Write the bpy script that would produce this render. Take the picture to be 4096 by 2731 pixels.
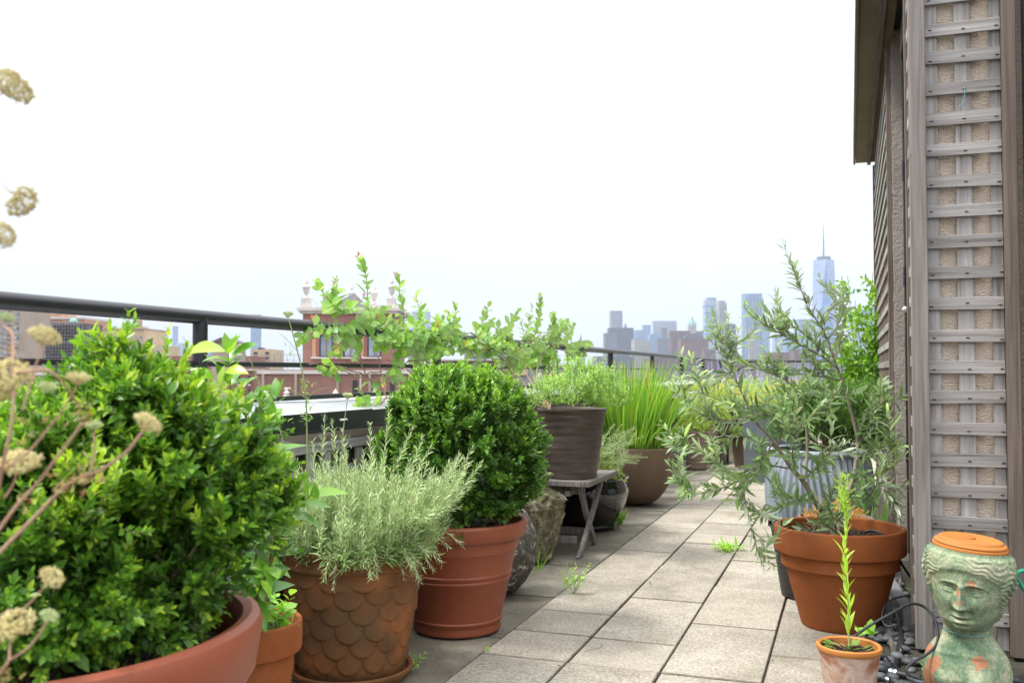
import bpy, math, random
import numpy as np
from mathutils import Vector, Matrix

for _o in list(bpy.data.objects):
    bpy.data.objects.remove(_o)
SC = bpy.context.scene
R = math.radians
RNG = np.random.default_rng(11)
random.seed(11)

# ------------------------------------------------------------------ camera
# world: X to the right of the terrace path, Y along the path, Z up; terrace floor at z = 0
F_PX, CAM_H = 3800.0, 0.95
PSI, PITCH = R(19.585), R(1.801)
cam_d = bpy.data.cameras.new('camera')
cam = bpy.data.objects.new('camera', cam_d)
SC.collection.objects.link(cam)
cam.location = (0, 0, CAM_H)
cam.rotation_euler = (R(90) + PITCH, 0, PSI)
cam_d.sensor_width = 36.0
cam_d.lens = F_PX / 4096 * 36
cam_d.clip_start = 0.05
cam_d.clip_end = 30000
cam_d.dof.use_dof = True
cam_d.dof.focus_distance = 3.4
cam_d.dof.aperture_fstop = 7.0
SC.camera = cam

# ------------------------------------------------------------------ sky and sun (thin bright overcast)
SUN_EL, SUN_AZ = R(58), R(-115)          # azimuth measured from +Y towards +X
w = bpy.data.worlds.new('World')
SC.world = w
w.use_nodes = True
nt = w.node_tree
nt.nodes.clear()
n_out = nt.nodes.new('ShaderNodeOutputWorld')
n_bg = nt.nodes.new('ShaderNodeBackground')
n_sky = nt.nodes.new('ShaderNodeTexSky')
n_sky.sky_type = 'NISHITA'
n_sky.sun_disc = False
n_sky.sun_elevation = SUN_EL
n_sky.sun_rotation = SUN_AZ
n_sky.altitude = 50
n_sky.dust_density = 2.0
n_tc = nt.nodes.new('ShaderNodeTexCoord')
n_mp = nt.nodes.new('ShaderNodeMapping')
n_mp.inputs['Scale'].default_value = (1.6, 1.6, 9.0)
n_nz = nt.nodes.new('ShaderNodeTexNoise')
n_nz.inputs['Scale'].default_value = 1.6
n_nz.inputs['Detail'].default_value = 7
n_nz.inputs['Roughness'].default_value = 0.55
n_cr = nt.nodes.new('ShaderNodeMapRange')
n_cr.inputs['From Min'].default_value = 0.30
n_cr.inputs['From Max'].default_value = 0.62
n_cr.inputs['To Min'].default_value = 0.80
n_cr.inputs['To Max'].default_value = 0.98
n_mx = nt.nodes.new('ShaderNodeMix')
n_mx.data_type = 'RGBA'
n_mx.inputs['B'].default_value = (10.2, 10.5, 10.9, 1)     # cloud veil
# an overcast sky is about three times brighter overhead than at the horizon (CIE overcast sky)
n_sep = nt.nodes.new('ShaderNodeSeparateXYZ')
n_cl = nt.nodes.new('ShaderNodeClamp')
n_ma = nt.nodes.new('ShaderNodeMath'); n_ma.operation = 'MULTIPLY_ADD'
n_ma.inputs[1].default_value = 0.84
n_ma.inputs[2].default_value = 0.16
n_ml = nt.nodes.new('ShaderNodeMix'); n_ml.data_type = 'RGBA'; n_ml.blend_type = 'MULTIPLY'; n_ml.inputs['Factor'].default_value = 1.0
nt.links.new(n_tc.outputs['Generated'], n_sep.inputs[0])
nt.links.new(n_sep.outputs['Z'], n_cl.inputs['Value'])
nt.links.new(n_cl.outputs[0], n_ma.inputs[0])
nt.links.new(n_mx.outputs['Result'], n_ml.inputs['A'])
nt.links.new(n_ma.outputs[0], n_ml.inputs['B'])
nt.links.new(n_tc.outputs['Generated'], n_mp.inputs['Vector'])
nt.links.new(n_mp.outputs['Vector'], n_nz.inputs['Vector'])
nt.links.new(n_nz.outputs['Fac'], n_cr.inputs['Value'])
nt.links.new(n_cr.outputs['Result'], n_mx.inputs['Factor'])
nt.links.new(n_sky.outputs['Color'], n_mx.inputs['A'])
nt.links.new(n_ml.outputs['Result'], n_bg.inputs['Color'])
n_bg.inputs['Strength'].default_value = 0.13
nt.links.new(n_bg.outputs['Background'], n_out.inputs['Surface'])

sun_d = bpy.data.lights.new('sun', 'SUN')
sun = bpy.data.objects.new('sun', sun_d)
SC.collection.objects.link(sun)
sun_d.energy = 1.5
sun_d.angle = R(14)
sun_d.color = (1.0, 0.96, 0.9)
_sd = Vector((math.sin(SUN_AZ) * math.cos(SUN_EL), math.cos(SUN_AZ) * math.cos(SUN_EL), math.sin(SUN_EL)))
sun.rotation_euler = _sd.to_track_quat('Z', 'Y').to_euler()

SC.view_settings.view_transform = 'Standard'
SC.view_settings.look = 'None'
SC.view_settings.exposure = 1.62
SC.view_settings.gamma = 1
SC.view_settings.use_curve_mapping = False
SC.render.engine = 'CYCLES'
SC.cycles.use_denoising = True
SC.cycles.max_bounces = 8
SC.cycles.transparent_max_bounces = 8
SC.cycles.volume_bounces = 1
SC.cycles.sample_clamp_indirect = 6

# ------------------------------------------------------------------ helpers
_cF = np.array([-math.sin(PSI) * math.cos(PITCH), math.cos(PSI) * math.cos(PITCH), math.sin(PITCH)])
_cR = np.array([math.cos(PSI), math.sin(PSI), 0.0])
_cU = np.cross(_cR, _cF)
CAMP = np.array([0, 0, CAM_H])


def P(x, y, d):
    """a point of the place seen in direction (x, y) of the photograph, d metres away"""
    return CAMP + d * (_cF + _cR * (x - 2048) / F_PX - _cU * (y - 1365.5) / F_PX)


def nrm(v):
    v = np.asarray(v, float)
    return v / (np.linalg.norm(v, axis=-1, keepdims=True) + 1e-12)


def link(o):
    SC.collection.objects.link(o)
    return o


def wloc(o):
    v = np.zeros(3)
    while o is not None:
        v += np.array(o.location)
        o = o.parent
    return v


def tag(o, label=None, cat=None, group=None, kind=None):
    if label: o['label'] = label
    if cat: o['category'] = cat
    if group: o['group'] = group
    if kind: o['kind'] = kind
    return o


def thing(name, label, cat, loc=(0, 0, 0), group=None):
    o = bpy.data.objects.new(name, None)
    o.empty_display_size = 0.05
    link(o)
    o.location = loc
    return tag(o, label, cat, group)


class MB:
    """collects shapes in world coordinates and links them as one mesh object"""
    def __init__(s):
        s.v, s.f, s.n = [], [], 0

    def add(s, v, f):
        v = np.asarray(v, float)
        s.v.append(v)
        s.f += [tuple(int(i) + s.n for i in q) for q in f]
        s.n += len(v)
        return s

    def box(s, c, size, ch=0.0, rz=0.0, M=None):
        hx, hy, hz = [a / 2 for a in size]
        if ch <= 0:
            v = np.array([[x, y, z] for z in (-hz, hz) for y in (-hy, hy) for x in (-hx, hx)])
            f = [(0, 2, 3, 1), (4, 5, 7, 6), (0, 1, 5, 4), (2, 6, 7, 3), (0, 4, 6, 2), (1, 3, 7, 5)]
        else:
            v, f = chamfer(hx, hy, hz, ch)
        if rz:
            c_, s_ = math.cos(rz), math.sin(rz)
            v = v @ np.array([[c_, s_, 0], [-s_, c_, 0], [0, 0, 1]])
        if M is not None:
            v = v @ np.asarray(M).T
        return s.add(v + np.asarray(c, float), f)

    def bar(s, a, b, wd, th, up=(0, 0, 1), ch=0.0):
        a, b = np.asarray(a, float), np.asarray(b, float)
        x = nrm(b - a)
        y = nrm(np.cross(up, x))
        z = np.cross(x, y)
        return s.box((a + b) / 2, (np.linalg.norm(b - a), wd, th), ch, M=np.stack([x, y, z], 1))

    def lathe(s, prof, c=(0, 0, 0), n=48, fn=None, cap0=False, cap1=False, M=None):
        prof = np.asarray(prof, float)
        a = np.linspace(0, 2 * math.pi, n, endpoint=False)
        r = np.repeat(prof[:, 0][:, None], n, 1)
        z = np.repeat(prof[:, 1][:, None], n, 1)
        if fn is not None:
            r = r + fn(np.repeat(a[None], len(prof), 0), z, r)
        v = np.stack([r * np.cos(a), r * np.sin(a), z], -1).reshape(-1, 3)
        if M is not None:
            v = v @ np.asarray(M).T
        f = []
        for i in range(len(prof) - 1):
            for j in range(n):
                k = (j + 1) % n
                f.append((i * n + j, i * n + k, (i + 1) * n + k, (i + 1) * n + j))
        if cap0: f.append(tuple(range(n - 1, -1, -1)))
        if cap1: f.append(tuple((len(prof) - 1) * n + j for j in range(n)))
        return s.add(v + np.asarray(c, float), f)

    def tube(s, pts, rad, n=6, cap=True):
        pts = np.asarray(pts, float)
        m = len(pts)
        rad = np.full(m, rad) if np.isscalar(rad) else np.asarray(rad, float)
        t = nrm(np.gradient(pts, axis=0))
        u = np.cross(t[0], (0.3, 0.5, 0.81))
        a = np.linspace(0, 2 * math.pi, n, endpoint=False)
        v = []
        for i in range(m):
            u = nrm(u - t[i] * (u @ t[i]))
            w_ = np.cross(t[i], u)
            v.append(pts[i] + rad[i] * (np.cos(a)[:, None] * u + np.sin(a)[:, None] * w_))
        f = []
        for i in range(m - 1):
            for j in range(n):
                k = (j + 1) % n
                f.append((i * n + j, i * n + k, (i + 1) * n + k, (i + 1) * n + j))
        if cap:
            f.append(tuple(range(n - 1, -1, -1)))
            f.append(tuple((m - 1) * n + j for j in range(n)))
        return s.add(np.concatenate(v), f)

    def ball(s, c, r, n=10, m=6, M=None):
        r = np.ones(3) * r
        ph = np.linspace(0, math.pi, m + 1)[1:-1]
        a = np.linspace(0, 2 * math.pi, n, endpoint=False)
        v = [[0, 0, 1]] + [[math.sin(p) * math.cos(q), math.sin(p) * math.sin(q), math.cos(p)] for p in ph for q in a] + [[0, 0, -1]]
        v = np.array(v) * r
        if M is not None: v = v @ np.asarray(M).T
        f = [(0, 1 + j, 1 + (j + 1) % n) for j in range(n)]
        for i in range(m - 2):
            for j in range(n):
                k = (j + 1) % n
                f.append((1 + i * n + j, 1 + (i + 1) * n + j, 1 + (i + 1) * n + k, 1 + i * n + k))
        b = 1 + (m - 2) * n
        f += [(b + (j + 1) % n, b + j, len(v) - 1) for j in range(n)]
        return s.add(v + np.asarray(c, float), f)

    def mesh(s, name, off=(0, 0, 0), smooth=True, ang=38):
        me = bpy.data.meshes.new(name)
        v = np.concatenate(s.v) - np.asarray(off)
        me.from_pydata(v.tolist(), [], s.f)
        if smooth:
            me.shade_smooth()
            me.set_sharp_from_angle(angle=R(ang))
        return me

    def build(s, name, mat, parent=None, smooth=True, ang=38, kind=None):
        me = s.mesh(name, wloc(parent), smooth, ang)
        me.materials.append(mat)
        o = link(bpy.data.objects.new(name, me))
        o.parent = parent
        if kind: o['kind'] = kind
        return o


def chamfer(hx, hy, hz, c):
    v, f = [], []
    idx = {}
    h = (hx, hy, hz)
    for sx in (-1, 1):
        for sy in (-1, 1):
            for sz in (-1, 1):
                for ax in range(3):
                    p = [sx * (hx - c), sy * (hy - c), sz * (hz - c)]
                    p[ax] = (sx, sy, sz)[ax] * h[ax]
                    idx[(sx, sy, sz, ax)] = len(v)
                    v.append(p)
    v = np.array(v)

    def face(ids):
        q = v[list(ids)]
        ce = q.mean(0)
        nn = np.cross(q[1] - q[0], q[2] - q[0])
        f.append(tuple(ids) if nn @ ce > 0 else tuple(ids)[::-1])
    for ax in range(3):
        b, d = [i for i in range(3) if i != ax]
        for s in (-1, 1):
            q = []
            for sb, sd in ((-1, -1), (1, -1), (1, 1), (-1, 1)):
                k = [0, 0, 0]
                k[ax], k[b], k[d] = s, sb, sd
                q.append(idx[(*k, ax)])
            face(q)
        for sb in (-1, 1):
            for sd in (-1, 1):
                q = []
                for s, a2 in ((-1, b), (1, b), (1, d), (-1, d)):
                    k = [0, 0, 0]
                    k[ax], k[b], k[d] = s, sb, sd
                    q.append(idx[(*k, a2)])
                face(q)
    for sx in (-1, 1):
        for sy in (-1, 1):
            for sz in (-1, 1):
                face([idx[(sx, sy, sz, a)] for a in range(3)])
    return v, f


def spline(pts, n=6):
    """Catmull-Rom through the points, n samples per span"""
    p = np.asarray(pts, float)
    p = np.vstack([2 * p[0] - p[1], p, 2 * p[-1] - p[-2]])
    out = []
    for i in range(1, len(p) - 2):
        for t in np.linspace(0, 1, n, endpoint=False):
            a, b, c, d = p[i - 1:i + 3]
            out.append(0.5 * (2 * b + (c - a) * t + (2 * a - 5 * b + 4 * c - d) * t * t + (3 * b - a - 3 * c + d) * t ** 3))
    out.append(p[-2])
    return np.array(out)


def inst(name, me, parent, pos, M=None, scale=1.0):
    """an object that shares mesh data, child of parent, at a world position"""
    o = link(bpy.data.objects.new(name, me))
    o.parent = parent
    T = np.eye(4)
    B = np.eye(3) if M is None else np.asarray(M)
    T[:3, :3] = B * (np.asarray(scale) if not np.isscalar(scale) else scale)
    T[:3, 3] = np.asarray(pos)
    Pm = Matrix.Identity(4)
    q = parent
    while q is not None:
        Pm = q.matrix_basis @ Pm
        q = q.parent
    o.matrix_basis = Pm.inverted() @ Matrix(T.tolist())
    return o


# ------------------------------------------------------------------ materials
MATS = {}


def base_mat(name):
    m = bpy.data.materials.new(name)
    m.use_nodes = True
    t = m.node_tree
    t.nodes.clear()
    o = t.nodes.new('ShaderNodeOutputMaterial')
    b = t.nodes.new('ShaderNodeBsdfPrincipled')
    t.links.new(b.outputs[0], o.inputs['Surface'])
    MATS[name] = m
    return m, t, b, o


def node(t, typ, **kw):
    n = t.nodes.new(typ)
    for k, v in kw.items():
        if k in n.inputs.keys(): n.inputs[k].default_value = v
        else: setattr(n, k, v)
    return n


def ramp(t, src, stops):
    r = t.nodes.new('ShaderNodeValToRGB')
    e = r.color_ramp.elements
    while len(e) < len(stops): e.new(0.5)
    for i, (p, c) in enumerate(stops):
        e[i].position = p
        e[i].color = (*c, 1)
    t.links.new(src, r.inputs['Fac'])
    return r.outputs['Color']


def mixc(t, fac, a, b, mode='MIX'):
    m = t.nodes.new('ShaderNodeMix')
    m.data_type = 'RGBA'
    m.blend_type = mode
    for sock, val in ((m.inputs['Factor'], fac), (m.inputs['A'], a), (m.inputs['B'], b)):
        if isinstance(val, bpy.types.NodeSocket): t.links.new(val, sock)
        elif isinstance(val, tuple): sock.default_value = (*val, 1)
        else: sock.default_value = val
    return m.outputs['Result']


def coords(t, stretch=(1, 1, 1), rand=True, world=False):
    if world:
        g = t.nodes.new('ShaderNodeNewGeometry')
        src = g.outputs['Position']
    else:
        g = t.nodes.new('ShaderNodeTexCoord')
        src = g.outputs['Object']
    if rand:
        oi = t.nodes.new('ShaderNodeObjectInfo')
        mu = node(t, 'ShaderNodeMath', operation='MULTIPLY')
        mu.inputs[1].default_value = 37.0
        t.links.new(oi.outputs['Random'], mu.inputs[0])
        ad = node(t, 'ShaderNodeVectorMath', operation='ADD')
        t.links.new(src, ad.inputs[0])
        t.links.new(mu.outputs[0], ad.inputs[1])
        src = ad.outputs[0]
    mp = t.nodes.new('ShaderNodeMapping')
    mp.inputs['Scale'].default_value = stretch
    t.links.new(src, mp.inputs['Vector'])
    return mp.outputs['Vector']


def noise(t, vec, scale, detail=4, rough=0.55, dist=0.0):
    n = node(t, 'ShaderNodeTexNoise', Scale=scale, Detail=detail, Roughness=rough, Distortion=dist)
    t.links.new(vec, n.inputs['Vector'])
    return n.outputs['Fac']


def pmat(name, stops, scale=6, detail=5, rough=0.7, bump=0.0, bscale=60, bdist=0.004, stretch=(1, 1, 1), metal=0.0,
         fine=None, objvar=0.0, spec=0.4, coat=0.0, rand=True, dirt=None, world=False, droughness=0.55):
    """noise-ramped colour, optional fine speckle, per-object value shift, dirt blotches, bump"""
    m, t, b, o = base_mat(name)
    vec = coords(t, stretch, rand, world)
    col = ramp(t, noise(t, vec, scale, detail, droughness, 0.3), stops)
    if fine:
        fs, lo, hi = fine
        fr = ramp(t, noise(t, vec, fs, 3, 0.6), [(0.3, (lo,) * 3), (0.7, (hi,) * 3)])
        col = mixc(t, 1.0, col, fr, 'MULTIPLY')
    if dirt:
        ds, dc, lo, hi = dirt
        dn = noise(t, coords(t, (1, 1, 1), rand, world), ds, 6, 0.65)
        mr = node(t, 'ShaderNodeMapRange')
        mr.inputs['From Min'].default_value = lo
        mr.inputs['From Max'].default_value = hi
        t.links.new(dn, mr.inputs['Value'])
        col = mixc(t, mr.outputs['Result'], col, dc)
    if objvar:
        oi = t.nodes.new('ShaderNodeObjectInfo')
        mr = node(t, 'ShaderNodeMapRange')
        mr.inputs['To Min'].default_value = 1 - objvar
        mr.inputs['To Max'].default_value = 1 + objvar
        t.links.new(oi.outputs['Random'], mr.inputs['Value'])
        hs = t.nodes.new('ShaderNodeHueSaturation')
        t.links.new(mr.outputs['Result'], hs.inputs['Value'])
        t.links.new(col, hs.inputs['Color'])
        col = hs.outputs['Color']
    t.links.new(col, b.inputs['Base Color'])
    b.inputs['Roughness'].default_value = rough
    b.inputs['Metallic'].default_value = metal
    b.inputs['Specular IOR Level'].default_value = spec
    b.inputs['Coat Weight'].default_value = coat
    if bump:
        bn = node(t, 'ShaderNodeBump', Strength=bump, Distance=bdist)
        t.links.new(noise(t, vec, bscale, 5, 0.6), bn.inputs['Height'])
        t.links.new(bn.outputs[0], b.inputs['Normal'])
    return m


def leafmat(name, stops, trans=0.35, rough=0.42, back=None, spec=0.4, tcol=1.35, gain=1.3):
    """leaf: colour by the per-leaf attribute 'rnd', shiny face plus light passing through"""
    m, t, b, o = base_mat(name)
    at = node(t, 'ShaderNodeAttribute', attribute_name='rnd')
    col = ramp(t, at.outputs['Fac'], [(p, tuple(min(0.85, q * gain) for q in c)) for p, c in stops])
    vn = noise(t, coords(t, rand=True), 90, 2)
    col = mixc(t, 1.0, col, ramp(t, vn, [(0.3, (0.88,) * 3), (0.7, (1.1,) * 3)]), 'MULTIPLY')
    if back:
        g = t.nodes.new('ShaderNodeNewGeometry')
        col = mixc(t, g.outputs['Backfacing'], col, back)
    t.links.new(col, b.inputs['Base Color'])
    b.inputs['Roughness'].default_value = rough
    b.inputs['Specular IOR Level'].default_value = spec
    tr = t.nodes.new('ShaderNodeBsdfTranslucent')
    t.links.new(mixc(t, 1.0, col, (tcol, tcol * 1.05, tcol * 0.55), 'MULTIPLY'), tr.inputs['Color'])
    mx = t.nodes.new('ShaderNodeMixShader')
    mx.inputs[0].default_value = trans
    t.links.new(b.outputs[0], mx.inputs[1])
    t.links.new(tr.outputs[0], mx.inputs[2])
    t.links.new(mx.outputs[0], o.inputs['Surface'])
    return m


def brickmat(name, c1, c2, mortar, bw=0.22, bh=0.075, hz=0.0):
    m, t, b, o = base_mat(name)
    tc = t.nodes.new('ShaderNodeTexCoord')
    sx = t.nodes.new('ShaderNodeSeparateXYZ')
    t.links.new(tc.outputs['Object'], sx.inputs[0])
    ad = node(t, 'ShaderNodeMath', operation='ADD')
    t.links.new(sx.outputs['X'], ad.inputs[0])
    t.links.new(sx.outputs['Y'], ad.inputs[1])
    cb = t.nodes.new('ShaderNodeCombineXYZ')
    t.links.new(ad.outputs[0], cb.inputs['X'])
    t.links.new(sx.outputs['Z'], cb.inputs['Y'])
    bt = node(t, 'ShaderNodeTexBrick', Scale=1.0)
    bt.inputs['Color1'].default_value = (*c1, 1)
    bt.inputs['Color2'].default_value = (*c2, 1)
    bt.inputs['Mortar'].default_value = (*mortar, 1)
    bt.inputs['Brick Width'].default_value = bw
    bt.inputs['Row Height'].default_value = bh
    bt.inputs['Mortar Size'].default_value = bh * 0.12
    t.links.new(cb.outputs[0], bt.inputs['Vector'])
    vn = noise(t, tc.outputs['Object'], 0.35, 5)
    col = mixc(t, 1.0, bt.outputs['Color'], ramp(t, vn, [(0.3, (0.78,) * 3), (0.7, (1.1,) * 3)]), 'MULTIPLY')
    t.links.new(col, b.inputs['Base Color'])
    b.inputs['Roughness'].default_value = 0.85
    return m


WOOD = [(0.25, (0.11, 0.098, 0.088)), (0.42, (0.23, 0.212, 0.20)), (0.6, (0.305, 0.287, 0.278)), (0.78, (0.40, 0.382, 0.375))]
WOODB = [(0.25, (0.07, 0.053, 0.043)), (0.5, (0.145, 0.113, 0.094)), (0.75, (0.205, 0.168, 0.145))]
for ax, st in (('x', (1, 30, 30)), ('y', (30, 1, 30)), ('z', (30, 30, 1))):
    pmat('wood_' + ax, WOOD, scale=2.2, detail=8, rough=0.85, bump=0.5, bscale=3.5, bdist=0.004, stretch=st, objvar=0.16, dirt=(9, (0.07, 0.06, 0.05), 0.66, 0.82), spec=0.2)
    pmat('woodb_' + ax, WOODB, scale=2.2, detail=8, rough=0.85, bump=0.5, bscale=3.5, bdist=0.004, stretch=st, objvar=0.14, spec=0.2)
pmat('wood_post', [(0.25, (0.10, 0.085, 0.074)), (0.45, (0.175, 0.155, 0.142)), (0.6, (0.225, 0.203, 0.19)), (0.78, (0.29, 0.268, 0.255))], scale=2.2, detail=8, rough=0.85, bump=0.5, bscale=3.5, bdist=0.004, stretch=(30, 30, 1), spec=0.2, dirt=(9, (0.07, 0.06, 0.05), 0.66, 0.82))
pmat('stucco', [(0.3, (0.62, 0.50, 0.40)), (0.7, (0.72, 0.60, 0.49))], scale=5, rough=0.95, bump=1.0, bscale=75, bdist=0.014, stretch=(1, 1, 2.2), spec=0.1)
pmat('stucco_grey', [(0.3, (0.28, 0.25, 0.22)), (0.7, (0.36, 0.325, 0.29))], scale=5, rough=0.95, bump=0.9, bscale=75, bdist=0.01, spec=0.1)
pmat('black_metal', [(0.3, (0.012, 0.012, 0.015)), (0.7, (0.022, 0.022, 0.026))], scale=8, rough=0.38, bump=0.08, bscale=160, fine=(220, 0.8, 1.4), spec=0.5)
pmat('rail_metal', [(0.3, (0.007, 0.007, 0.009)), (0.7, (0.015, 0.0145, 0.017))], scale=9, rough=0.40, bump=0.12, bscale=120, bdist=0.002, spec=0.5, dirt=(26, (0.16, 0.15, 0.15), 0.70, 0.80))
pmat('dark_trim', [(0.3, (0.014, 0.014, 0.022)), (0.7, (0.02, 0.02, 0.03))], rough=0.35)
pmat('sheet_metal', [(0.3, (0.44, 0.45, 0.47)), (0.6, (0.55, 0.56, 0.58)), (0.8, (0.5, 0.48, 0.45))], scale=5, rough=0.34, metal=0.55, bump=0.05, bscale=20, bdist=0.01, dirt=(7, (0.3, 0.27, 0.23), 0.58, 0.75))
pmat('soffit', [(0.3, (0.14, 0.112, 0.07)), (0.7, (0.19, 0.152, 0.095))], scale=3, rough=0.8, bump=0.3, bscale=40)
PAVE = [(0.25, (0.245, 0.214, 0.168)), (0.45, (0.325, 0.290, 0.233)), (0.6, (0.365, 0.329, 0.268)), (0.78, (0.41, 0.375, 0.312))]
PAVED = [(0.25, (0.125, 0.11, 0.083)), (0.5, (0.205, 0.184, 0.144)), (0.72, (0.33, 0.30, 0.24))]
pmat('paver_light', PAVE, scale=5, detail=7, rough=0.92, bump=0.7, bscale=150, bdist=0.006, fine=(115, 0.55, 1.30), objvar=0.11, dirt=(3.0, (0.17, 0.15, 0.115), 0.56, 0.86), spec=0.15)
pmat('paver_dark', PAVED, scale=4, detail=7, rough=0.9, bump=0.6, bscale=150, bdist=0.005, fine=(170, 0.6, 1.3), objvar=0.10, dirt=(2.2, (0.075, 0.068, 0.05), 0.5, 0.75), spec=0.2)
pmat('paver_edge', [(0.3, (0.10, 0.088, 0.066)), (0.7, (0.24, 0.21, 0.16))], scale=25, detail=6, rough=0.95, bump=0.6, bscale=150, bdist=0.006)
pmat('joint_dirt', [(0.3, (0.025, 0.022, 0.016)), (0.6, (0.05, 0.045, 0.032)), (0.75, (0.05, 0.07, 0.025))], scale=30, rough=1, bump=0.8, bscale=120)
pmat('terracotta', [(0.3, (0.185, 0.054, 0.016)), (0.55, (0.24, 0.074, 0.023)), (0.8, (0.28, 0.10, 0.04))], scale=5, rough=0.78, bump=0.15, bscale=90, fine=(140, 0.9, 1.08), spec=0.12, dirt=(5, (0.32, 0.16, 0.09), 0.66, 0.85))
pmat('plastic_terracotta', [(0.3, (0.215, 0.052, 0.023)), (0.7, (0.26, 0.067, 0.031))], scale=3, rough=0.5, bump=0.06, bscale=200, spec=0.4, fine=(160, 0.94, 1.06), dirt=(4, (0.32, 0.135, 0.085), 0.62, 0.85))
pmat('old_terracotta', [(0.25, (0.075, 0.042, 0.02)), (0.5, (0.155, 0.068, 0.027)), (0.66, (0.25, 0.088, 0.03)), (0.82, (0.23, 0.16, 0.095))], scale=7, detail=8, rough=0.8, bump=0.25, bscale=110, bdist=0.002, spec=0.2, dirt=(6, (0.10, 0.06, 0.03), 0.5, 0.75))
pmat('crusted_terracotta', [(0.3, (0.22, 0.075, 0.035)), (0.43, (0.32, 0.17, 0.115)), (0.55, (0.46, 0.35, 0.285)), (0.8, (0.20, 0.065, 0.03))], scale=16, detail=9, rough=0.9, bump=0.4, bscale=90, bdist=0.003, dirt=(11, (0.13, 0.05, 0.03), 0.6, 0.7), spec=0.1)
pmat('orange_terracotta', [(0.3, (0.36, 0.125, 0.022)), (0.7, (0.43, 0.165, 0.035))], scale=6, rough=0.6, bump=0.1, bscale=80, dirt=(12, (0.35, 0.09, 0.02), 0.68, 0.74))
pmat('lichen_stone', [(0.28, (0.045, 0.04, 0.02)), (0.42, (0.11, 0.097, 0.055)), (0.54, (0.20, 0.18, 0.115)), (0.66, (0.42, 0.39, 0.30))], scale=17, detail=9, rough=0.95, bump=0.8, bscale=45, bdist=0.012, fine=(120, 0.5, 1.35), spec=0.1, droughness=0.7)
pmat('speckled_stone', [(0.3, (0.055, 0.05, 0.04)), (0.52, (0.105, 0.095, 0.078)), (0.6, (0.17, 0.155, 0.13)), (0.66, (0.5, 0.5, 0.47))], scale=46, detail=5, rough=0.9, bump=0.5, bscale=70, bdist=0.006, stretch=(1, 1, 1), spec=0.15)
pmat('brown_glaze', [(0.25, (0.042, 0.031, 0.026)), (0.45, (0.075, 0.053, 0.043)), (0.6, (0.10, 0.08, 0.072)), (0.75, (0.18, 0.165, 0.17))], scale=5, detail=7, rough=0.5, bump=0.2, bscale=10, bdist=0.004, stretch=(1, 1, 7), spec=0.45)
pmat('taupe_pot', [(0.3, (0.115, 0.075, 0.046)), (0.7, (0.165, 0.112, 0.072))], scale=4, rough=0.75, bump=0.15, bscale=90, fine=(120, 0.92, 1.08))
pmat('ribbed_pot', [(0.3, (0.165, 0.12, 0.09)), (0.7, (0.22, 0.165, 0.125))], scale=4, rough=0.8, bump=0.15, bscale=60)
pmat('black_glaze', [(0.3, (0.006, 0.006, 0.007)), (0.7, (0.012, 0.012, 0.012))], rough=0.06, spec=0.6, coat=0.6)
pmat('blue_glaze', [(0.25, (0.17, 0.205, 0.24)), (0.5, (0.27, 0.31, 0.35)), (0.75, (0.42, 0.455, 0.485))], scale=6, detail=6, rough=0.42, bump=0.15, bscale=30, stretch=(1, 1, .35), spec=0.45)
pmat('black_plastic', [(0.3, (0.016, 0.015, 0.014)), (0.7, (0.026, 0.024, 0.022))], rough=0.45)
pmat('barrel_metal', [(0.3, (0.10, 0.115, 0.14)), (0.7, (0.15, 0.17, 0.20))], rough=0.45, metal=0.3)
pmat('rubber', [(0.3, (0.014, 0.014, 0.014)), (0.7, (0.026, 0.026, 0.026))], scale=20, rough=0.5)
pmat('steel_clamp', [(0.3, (0.5, 0.5, 0.5)), (0.7, (0.65, 0.65, 0.65))], rough=0.3, metal=0.9)
pmat('green_hose', [(0.3, (0.01, 0.22, 0.13)), (0.7, (0.02, 0.32, 0.19))], rough=0.4)
pmat('pebble', [(0.3, (0.055, 0.06, 0.066)), (0.7, (0.10, 0.105, 0.115))], scale=20, rough=0.6, objvar=0.35, bump=0.1, bscale=150)
pmat('fabric_grey', [(0.3, (0.10, 0.095, 0.085)), (0.7, (0.15, 0.14, 0.125))], scale=15, rough=1, bump=0.4, bscale=200)
pmat('soil', [(0.3, (0.018, 0.011, 0.007)), (0.55, (0.05, 0.03, 0.02)), (0.72, (0.11, 0.07, 0.045)), (0.85, (0.2, 0.15, 0.1))], scale=70, detail=6, rough=1, bump=1.0, bscale=90, bdist=0.02)
pmat('bark_chip', [(0.3, (0.03, 0.018, 0.012)), (0.6, (0.075, 0.045, 0.03)), (0.8, (0.14, 0.09, 0.06))], scale=12, rough=1, objvar=0.5)
pmat('gravel_orange', [(0.3, (0.20, 0.075, 0.03)), (0.7, (0.36, 0.17, 0.08))], scale=60, rough=1, bump=1, bscale=80, bdist=0.02)
pmat('stem_brown', [(0.3, (0.10, 0.065, 0.04)), (0.7, (0.20, 0.14, 0.09))], scale=30, rough=0.85)
pmat('stem_grey', [(0.3, (0.17, 0.145, 0.10)), (0.7, (0.30, 0.265, 0.195))], scale=25, rough=0.85, bump=0.4, bscale=120)
pmat('stem_green', [(0.3, (0.16, 0.22, 0.07)), (0.7, (0.26, 0.32, 0.13))], scale=25, rough=0.6)
pmat('stem_pink', [(0.3, (0.36, 0.18, 0.12)), (0.7, (0.44, 0.29, 0.20))], scale=18, rough=0.7)
pmat('stem_vine', [(0.3, (0.17, 0.10, 0.06)), (0.7, (0.34, 0.23, 0.14))], scale=18, rough=0.8)
pmat('umbel_dry', [(0.3, (0.48, 0.40, 0.16)), (0.7, (0.66, 0.58, 0.31))], scale=60, rough=0.9, objvar=0.1)
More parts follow.
